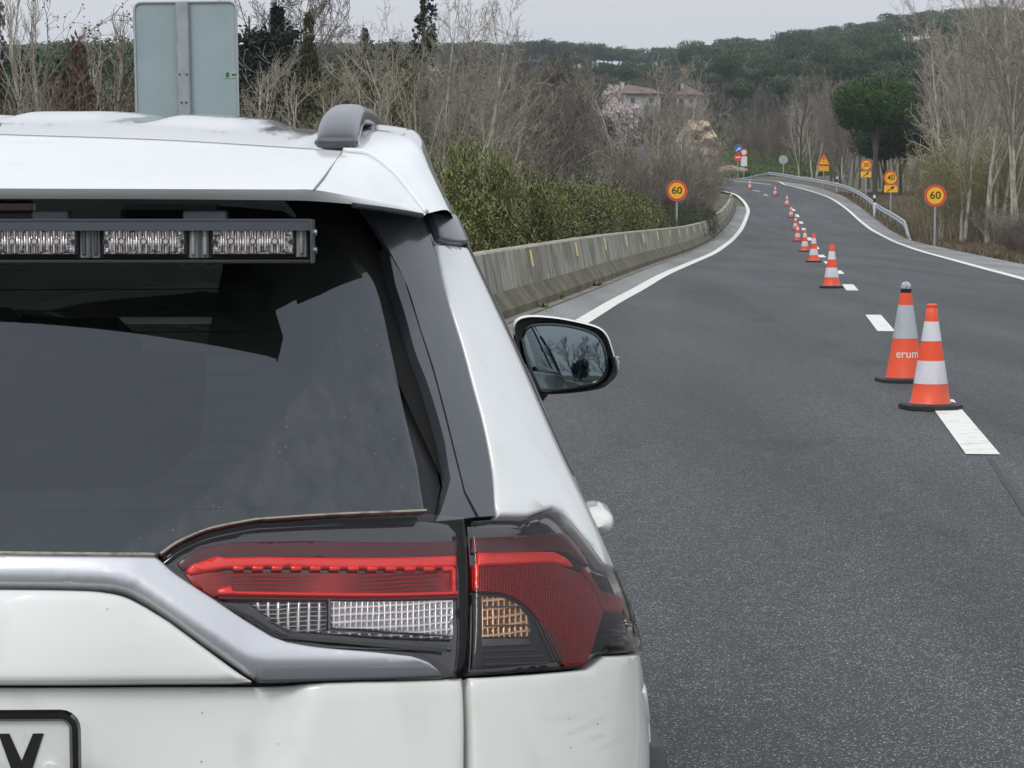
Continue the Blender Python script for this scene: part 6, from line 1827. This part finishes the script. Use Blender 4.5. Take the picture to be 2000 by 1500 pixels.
# ---- purple-brown wood behind the hedge
wr = random.Random(9)
for k, (px, D, py) in enumerate([(935, 105, 78), (975, 120, 82), (1010, 108, 92), (1050, 118, 88), (1085, 110, 105), (1115, 128, 112), (900, 125, 90), (1035, 92, 150), (1090, 95, 170), (1100, 100, 215), (960, 90, 130), (860, 110, 95), (1060, 84, 200), (1000, 86, 190), (1110, 150, 130), (1080, 165, 120)]):
    put([brown1, brown2, brown1][k % 3], px, D, 'purple-brown bare tree in the dense wood behind the hedge', 'tree', 'bare trees of the wood behind the hedge', H=HT(py, px, D), base_h=8, sxy=.85 + .25 * wr.random())
for k in range(26):
    px = 840 + k * 13.5 + wr.uniform(-8, 8); D = wr.uniform(62, 100)
    if k % 3 == 2 or px > 1130: continue
    put([brush1, brush2][k % 2], px, D, 'brown bare shrub in the thicket between hedge and wood', 'shrub', 'bare shrubs behind the hedge', H=HT(wr.uniform(275, 318), px, D), base_h=3, sxy=1.2)
for k in range(20):
    px = 440 + k * 22.5 + wr.uniform(-8, 8); D = wr.uniform(55, 85)
    put([brush1, brush2, brush2][k % 3], px, D, 'brown bare shrub in the thicket seen over the car roof', 'shrub', 'bare shrubs seen over the car roof', H=HT(wr.uniform(165, 225), px, D), base_h=3, sxy=.9)
for k in range(18):
    px = -20 + k * 17 + wr.uniform(-8, 8); D = wr.uniform(38, 62)
    put([brush1, brush2][k % 2], px, D, 'low brown bare shrub in the thicket left of the sign back', 'shrub', 'bare shrubs left of the sign back', H=HT(wr.uniform(150, 200), px, D), base_h=3, sxy=.9)
# ---- evergreens and blossom in the middle
put(roundev, 1156, 215, 'dark round evergreen tree left of the large bare tree', H=HT(222, 1156, 215), base_h=3.8, sxy=.95)
put(bl, 1205, 300, 'pale blossoming tree on the slope below the white house', H=HT(172, 1205, 300), base_h=7, sxy=.85)
put(bl, 1180, 296, 'lower pale blossoming tree beside the larger one', H=HT(198, 1180, 296), base_h=7, sxy=.9)
put(roundgr, 1170, 150, 'small round green bush above the right end of the hedge', 'bush', H=HT(300, 1170, 150), base_h=3.4)
put(roundgr, 1212, 146, 'small round green bush nearest the large bare tree', 'bush', H=HT(296, 1212, 146), base_h=3.4)
# ---- large bare trees in the centre
for k, (px, D, py, lb, s) in enumerate([(1270, 125, 98, 'large grey vase-shaped bare tree in the centre of the view', .9), (1238, 118, 262, 'grey bare tree just left of the large central one', 1.0), (1300, 112, 190, 'grey bare tree behind the left 60 sign', 1.1), (1335, 135, 235, 'grey bare tree between the left 60 sign and the sandy bluff', .9)]):
    put([vase2, vase, vase2, vase][k], px, D, lb, H=HT(py, px, D), base_h=8, sxy=s)
for k in range(40):
    D = wr.uniform(74, 168); t = (D - 74) / 94
    px = 1225 + t * 165 + wr.uniform(-45, 60)
    X = (px - 1000) / F * D
    X = min(X, (bdist(min(D, 150), 2.6) if D < 150 else xat(left_line, D) - 3.2))
    px = X / D * F + 1000
    if px < 1232 and k % 2: continue
    if 1225 < px < 1420 and D < 101: continue
    put([brush1, brush3, brush1, brush2][k % 4], px, D, 'grey-brown bare shrub in the thicket between the barrier and the bluff', 'shrub', 'bare shrubs behind the bend of the barrier', H=max(1.4, HT(wr.uniform(225, 320) + (30 if D < 90 else 0) + (65 if px > 1325 or px < 1248 else 0), px, D)), base_h=3, sxy=.85)
for k in range(16):
    D = wr.uniform(172, 206); X = min(xat(left_line, D) - wr.uniform(2.2, 9), 412 / F * D)
    put([brush1, brush2][k % 2], 0, D, 'grey-brown bare shrub hiding the far road bend', 'shrub', 'bare shrubs at the inside of the far bend', H=wr.uniform(2.5, 4.5), base_h=3, X=X, sxy=.8)
for k in range(9):
    D = wr.uniform(214, 246); X = min(19.0 - wr.uniform(0, 26), 395 / F * D)
    put([brush1, brush2, brown2][k % 3], 0, D, 'bare shrub beyond the inner side of the far bend', 'shrub', 'bare shrubs beyond the far bend', H=wr.uniform(3, 5.5), base_h=3 if k % 3 < 2 else 8, X=X - 2)
# low foreground twigs at the barrier's far end
# ---- right side: umbrella pine, dark pine, tall pale trees
put(pineBig, 1706, 178, 'bright green rounded pine above the 20 and 40 signs', H=HT(84, 1704, 178), base_h=9, sxy=.82)
put(pineDark, 1758, 182, 'darker low pine with drooping crown behind the 40 sign', H=HT(205, 1758, 182), base_h=6, sxy=.95)
put(pineDark, 1722, 186, 'dark low pine crown close under the bright pine', H=HT(225, 1722, 186), base_h=6, sxy=.8)
for k, (px, D, py, lb, s) in enumerate([(1838, 104, -40, 'tall pale leaning bare tree, leftmost of the big ones on the right', .8), (1878, 98, -90, 'tall pale bare tree behind the right 60 sign', .7), (1925, 95, -120, 'tall pale bare tree, second from the right edge', .75), (1985, 92, -140, 'tall pale bare tree at the right edge of the picture', .8), (1858, 110, 20, 'tall pale bare tree standing farther back between its neighbours', .8), (1905, 118, -30, 'grey bare tree in the second row on the right', .8), (2040, 90, -100, 'pale bare tree mostly outside the right edge', .9), (1950, 104, -60, 'pale bare tree crowded behind the rightmost pair', .8)]):
    put([pale_tall, pale_tall2][k % 2], px, D, lb, H=HT(py, px, D), base_h=13, sxy=s)
for k in range(15):
    px = 1800 + k * 16 + wr.uniform(-8, 8); D = wr.uniform(95, 118)
    put(olive_sh, px, D, 'shrub with sparse yellow-green young leaves under the tall pale trees', 'shrub', 'budding shrubs on the right', H=HT(wr.uniform(235, 330), px, D), base_h=5, sxy=.8)
for k in range(130):
    D = 80 + 62 * wr.random(); X = xat(pave_edge, D) + (2.6 if D < 94 else 4.2) + wr.random() ** 1.3 * 12
    px = X / D * F + 1000
    top = np.interp(px, [1700, 1760, 1840, 2000], [350, 370, 380, 410]) + wr.uniform(-40, 20)
    put([brush2, brush1, brush2, brush3][k % 4], px, D, 'brown bare shrub in the dense roadside thicket on the right', 'shrub', 'bare shrubs of the right-hand thicket', H=max(1.2, min(3.6, HT(top, px, D))), base_h=3, sxy=1.0)
for k in range(16):
    px = 1830 + k * 14 + wr.uniform(-6, 6); D = wr.uniform(60, 78); X = max((px - 1000) / F * D, xat(pave_edge, D) + 2.0)
    put(brush2, 0, D, 'low brown twiggy shrub on the right-hand verge', 'shrub', 'low shrubs on the right verge', H=wr.uniform(.7, 1.3), base_h=3, X=X, sxy=1.5)
# thin dark trunks behind the guard rail
for k in range(24):
    px = 1560 + k * 9.5 + wr.uniform(-5, 5); D = wr.uniform(196, 250)
    X = max((px - 1000) / F * D, xat(pave_edge, min(D, 228)) + 2.5)
    put([trunk_tree, brown2, trunk_tree][k % 3], 0, D, 'thin dark-trunked bare tree in the row behind the guard rail', 'tree', 'bare trees behind the guard rail', H=wr.uniform(7, 10.5), base_h=8, X=X, sxy=.75)
for k, (px, D, py, lb, s) in enumerate([(1588, 240, 105, 'tallest pale bare tree behind the warning triangle', .75), (1640, 220, 150, 'pale bare tree just right of the tallest one behind the guard rail', .8), (1560, 255, 165, 'pale bare tree just left of the tallest one behind the guard rail', .8)]):
    put([vase, vase2, vase][k], px, D, lb, H=HT(py, px, D), base_h=8, sxy=s)
for k in range(26):
    px = 1425 + k * 9 + wr.uniform(-8, 8); D = wr.uniform(272, 318)
    put([brown2, brush1, brown1, brush2][k % 4], px, D, 'greyish bare tree at the foot of the pine slope', 'tree', 'bare trees at the foot of the slope', H=wr.uniform(4.5, 8), base_h=[8, 3, 8, 3][k % 4], sxy=[.9, .7, .9, .7][k % 4])
for k in range(26):
    px = 1120 + k * 12 + wr.uniform(-8, 8); D = wr.uniform(255, 340)
    if 1325 < px < 1430 or 1165 < px < 1240: continue
    put([brown1, brown2, brush1][k % 3], px, D, 'bare tree on the slope around the white houses', 'tree', 'bare trees around the houses', H=wr.uniform(5, 8.5), base_h=[8, 8, 3][k % 3], sxy=[.9, .9, .7][k % 3])
# ---- pine forest on the hill
fr_ = random.Random(77)
def forest(n, px0, px1, D0, D1, H0, H1, label, group, protos, sx=.9, avoid=None):
    k = 0; tries = 0; P = []
    while k < n and tries < n * 20:
        tries += 1
        px = fr_.uniform(px0, px1); D = fr_.uniform(D0, D1); X = (px - 1000) / F * D
        if avoid and avoid(px, D): continue
        if any((X - a) ** 2 + (D - b) ** 2 * .3 < 10 for a, b in P): continue
        P.append((X, D)); k += 1
        put(protos[k % len(protos)], px, D, label, 'tree', group, H=fr_.uniform(H0, H1), base_h=10, sxy=sx * fr_.uniform(.85, 1.15))
forest(70, 1395, 2060, 345, 500, 8.5, 12, 'dark green pine on the lower slope of the hill', 'pines on the lower slope', [pineC, pineB, pineC], .85, lambda px, D: px < 1440 and D < 420)
forest(74, 1330, 2060, 500, 660, 10, 13, 'dark green pine on the upper slope of the hill', 'pines on the upper slope', [pineA, pineC, pineB], .95)
forest(40, 1060, 1430, 430, 680, 6, 8.5, 'dark pine on the slope behind the white houses', 'pines above the houses', [pineC, pineB], .9)
forest(44, 1400, 2080, 740, 815, 10.5, 13.5, 'umbrella pine on the right part of the skyline', 'skyline pines on the right', [pineR2, pineB], 1.15)
for k in range(44):
    px = 985 + k * 10.5 + fr_.uniform(-4, 4)
    if 1116 < px < 1134: continue
    put([pineR, pineR2][k % 2], px, fr_.uniform(785, 815), 'flat-topped umbrella pine on the crest with sky between its trunks', 'tree', 'umbrella pines on the crest', H=fr_.uniform(7.8, 11.0), base_h=9, sxy=1.0)
for k in range(20):
    px = -40 + k * 52 + fr_.uniform(-12, 12)
    put([pineR, pineR2][k % 2], px, fr_.uniform(700, 800), 'umbrella pine on the skyline behind the bare trees on the left', 'tree', 'skyline pines on the left', H=fr_.uniform(9, 11), base_h=9, sxy=1.7)

for k in range(28):
    put(roundgr, -40 + k * 41 + fr_.uniform(-12, 12), fr_.uniform(790, 812), 'dense dark tree on the left part of the skyline', 'tree', 'dense trees on the left skyline', H=fr_.uniform(6, 8), base_h=3.4, sxy=1.25)
for k in range(30):
    px = (560 + k * 30 if k < 19 else 1190 + (k - 19) * 22) + fr_.uniform(-10, 10)
    put(roundgr, px, fr_.uniform(790, 835), 'round dark shrub between pine trunks on the crest', 'bush', 'shrubs on the crest', H=fr_.uniform(3, 5.5), base_h=3.4, sxy=1.5)
for k in range(12):
    put([brown1, brown2][k % 2], 1292 + k * 7, fr_.uniform(325, 342), 'dark tree half hiding the second white house', 'tree', 'trees in front of the second house', H=fr_.uniform(4, 6), base_h=8, sxy=.9)
for k in range(7):
    put([brown2, brown1][k % 2], 1240 + k * 9, fr_.uniform(325, 340), 'bare tree in front of the long white house', 'tree', 'trees in front of the first house', H=fr_.uniform(3, 4.6), base_h=8, sxy=.9)
# ---- sandy bluff, houses, boulder
def bluff():
    V = []; Fc = []; nx, nz = 60, 36
    D = 300
    a = pt(1326, 305, D); b = pt(1424, 238, D)
    z0 = terrain((a.x + b.x) / 2, D) - 2
    for j in range(nz):
        for i in range(nx):
            u, v = i / (nx - 1), j / (nz - 1)
            tz_ = .55 + .45 * smooth(u * 3.2) * smooth((1 - u) * 2.6) + .10 * noise.noise(Vector((u * 9, 0, 2))) + .05 * noise.noise(Vector((u * 27, 0, 5)))
            x = a.x + (b.x - a.x) * u; z = z0 + (b.z - z0) * v * tz_
            y = D + 3.5 * v * v + 6 * (2 * u - 1) ** 4 + 2.6 * noise.noise(Vector((x * .5, z * .9, 1))) + 1.1 * noise.noise(Vector((x * 1.6, z * 2.4, 4))) + .9 * math.sin(z * 3.1 + x) * .4
            V.append((x, y, z))
    for i in range(nx):
        x, y, z = V[(nz - 1) * nx + i]; V.append((x, y + 9, z + .5))
    for j in range(nz):
        for i in range(nx - 1): Fc.append((j * nx + i, j * nx + i + 1, (j + 1) * nx + i + 1, (j + 1) * nx + i))
    tag(mesh('sandy_bluff', V, Fc, pmat('bluff_sand', (.56, .45, .32), .95, var=[(.5, (.34, .27, .19), .5, .7, (1, 1, 2.2)), (2.2, (.10, .085, .06), .56, .64, (.6, 1, 2))], bump=(2, .8, .3))), kind='structure')
bluff()
def house(px, py, D, w, h, label, chim=True, rz=.1):
    p = pt(px, py, D); z0 = terrain(p.x, D)
    base = p.z - h
    t = thing('white_house', (p.x, D, base), label, 'house', 'white houses on the slope', rz=rz)
    b = MB(); b.box((0, 3, h / 2 - 1.5), (w, 6, h + 3)); b.build('wall', pmat('house_whitewash', (.42, .40, .37), .9, var=[(.8, (.45, .43, .4), .5, .75)]), t)
    b = MB(); b.prism([(-w / 2 - .4, h), (w / 2 + .4, h), (w / 2 + .4, h + .15), (-w / 2 - .4, h + .15)], -.5, 6.5)
    v = [(-w / 2 - .4, -.5, h + .15), (w / 2 + .4, -.5, h + .15), (w / 2 + .4, 6.5, h + .15), (-w / 2 - .4, 6.5, h + .15), (-w / 2 + 1, 3, h + 1.6), (w / 2 - 1, 3, h + 1.0)]
    b.add(v, [(0, 1, 5, 4), (2, 3, 4, 5), (1, 2, 5), (3, 0, 4)])
    rf = b.build('roof', pmat('terracotta_tiles', (.15, .12, .10), .9, var=[(3, (.2, .13, .1), .4, .7)]), t)
    if chim:
        b = MB(); b.box((-w / 2 + .3, 3, h + .9), (.5, .5, 2.0)); b.build('chimney', pmat('chimney_render', (.5, .48, .44), .9), rf)
    for k in range(max(2, int(w / 3))):
        x = -w / 2 + (k + .5) * w / max(2, int(w / 3))
        b = MB(); b.box((x, -.03, h * .55), (.6, .1, .7)); b.build('window', M['gloss_grey'], t)
house(1254, 184, 345, 5.6, 2.0, 'long low white house with terracotta roof beside the blossoming tree')
house(1340, 186, 352, 3.0, 1.9, 'second white house half hidden by dark trees above the bluff', rz=-.3)
def rock(px, py, D, s, label):
    X = (px - 1000) / F * D; z = terrain(X, D)
    bm = bmesh.new(); bmesh.ops.create_icosphere(bm, subdivisions=3, radius=1)
    for v in bm.verts:
        v.co *= 1 + .35 * noise.noise(v.co * 1.3 + Vector((px, 0, 0))); v.co.x *= s * 1.5; v.co.y *= s; v.co.z = v.co.z * s * .8 + s * .35
    me = bpy.data.meshes.new('boulder'); bm.to_mesh(me); bm.free(); me.materials.append(M['sand'])
    o = bpy.data.objects.new('boulder', me); C.objects.link(o); o.location = (X, D, z)
    tag(o, label, 'rock')
rock(1426, 338, 262, 1.1, 'sandy boulder at the roadside just left of the blue arrow sign')

# ---- ground cover that nobody could count
def tufts(name, n, gen, m, size, seed, label, per=9, wid=.05):
    r = random.Random(seed); V = []; Fc = []
    for _ in range(n):
        X, Y = gen(r); z = terrain(X, Y) - .02
        for k in range(per):
            a = r.uniform(0, 6.283); s = size * r.uniform(.5, 1.3); b = Vector((X + r.gauss(0, size * .5), Y + r.gauss(0, size * .5), z))
            d = Vector((math.cos(a) * .55, math.sin(a) * .55, 1)).normalized() * s; w_ = Vector((-math.sin(a), math.cos(a), 0)) * s * wid
            q = len(V)
            for p in (b - w_, b + w_, b + d): V.append(tuple(p))
            Fc.append((q, q + 1, q + 2))
    o = mesh(name, V, Fc, m); tag(o, kind='stuff'); o['label'] = label
def g_right(r):
    Y = 38 + 150 * r.random() ** 1.2; return xat(pave_edge, Y) + .25 + abs(r.gauss(0, 2.6)), Y
tufts('dry_grass', 14000, g_right, grass_dry, .22, 1, 'dry brown grass on the right verge')
def g_right2(r):
    Y = 45 + 60 * r.random(); return xat(pave_edge, Y) + 2.5 + 8 * r.random(), Y
tufts('green_grass', 2500, g_right2, grass_green, .16, 2, 'green grass patches below the right-hand thicket')
def g_far(r):
    px = r.uniform(1415, 1640); D = r.uniform(259, 330); return (px - 1000) / F * D, D
tufts('green_scrub', 7000, g_far, grass_green, .7, 3, 'green grassy scrub on the bank beyond the far bend', wid=.12)
def g_hill(r):
    px = r.uniform(900, 1900); D = 320 + 490 * r.random() ** .8; return (px - 1000) / F * D, D
tufts('hill_undergrowth', 16000, g_hill, pmat('hill_undergrowth', (.08, .09, .04), .9, island=[(.04, .05, .025), (.075, .075, .04), (.12, .10, .06)], orand=.22), 1.5, 4, 'low undergrowth under the hill trees', wid=.2)
# ---- weeds at the foot of the barrier
def weed(px, py, s, label):
    x, y = hit(px, py); r = random.Random(int(px)); V = []; Fc = []
    for k in range(26):
        a = r.uniform(0, 6.283); l = s * r.uniform(.5, 1); d = Vector((math.cos(a), math.sin(a), r.uniform(.15, .8))).normalized(); w_ = Vector((-math.sin(a), math.cos(a), 0)) * l * .12
        q = len(V)
        for p in (Vector((0, 0, 0)), d * l * .5 + w_, d * l, d * l * .5 - w_): V.append(tuple(p))
        Fc.append((q, q + 1, q + 2, q + 3))
    o = mesh('weed', V, Fc, grass_green); o.location = (x, y, g(y) + .005); tag(o, label, 'weed', 'weeds at the foot of the barrier')
weed(1062, 603, .16, 'small green weed nearest the car mirror at the barrier foot')
weed(1090, 585, .24, 'bushier green weed at the barrier foot, second from the mirror')
weed(1118, 573, .12, 'tiny green weed at the barrier foot, third from the mirror')
weed(1166, 560, .20, 'flat green weed on the left shoulder, farthest of the four')
# ---- trees standing behind the photographer, seen in the mirror
for X, Y, H_ in [(3.2, -26, 7.5), (9.5, -34, 8), (-4, -36, 9)]:
    z = 0
    o = copy_tree(brown2); o.location = (X - 1.0, Y, 0); s = H_ / 8; o.scale = (s, s, s); o.rotation_euler = (0, 0, X)
    tag(o, 'bare tree behind the photographer, reflected in the door mirror', 'tree', 'trees behind the photographer')
for k in range(4):
    o = copy_tree(roundev); o.location = (-12 + k * 8, -38 - (k % 3), 0); o.scale = (1.5, 1.5, 1.3); tag(o, 'dark evergreen behind the photographer', 'tree', 'evergreens behind the photographer')
for o in list(C.objects):
    if '_h' in o: del o['_h']

# ------------------------------------------------------------------ haze: the air between here and the hill
hm = bpy.data.materials.new('thin_haze'); hm.use_nodes = True
ht = hm.node_tree; ht.nodes.remove(ht.nodes['Principled BSDF'])
pv = ht.nodes.new('ShaderNodeVolumePrincipled'); pv.inputs['Color'].default_value = (.86, .92, 1, 1); pv.inputs['Density'].default_value = HAZE; pv.inputs['Anisotropy'].default_value = .2
ht.links.new(pv.outputs[0], ht.nodes['Material Output'].inputs['Volume'])
b = MB(); b.box((0, 200, 37), (7000, 7400, 81)); hz = b.build('haze', hm); tag(hz, kind='stuff'); hz['label'] = 'thin pale haze over the far hill'
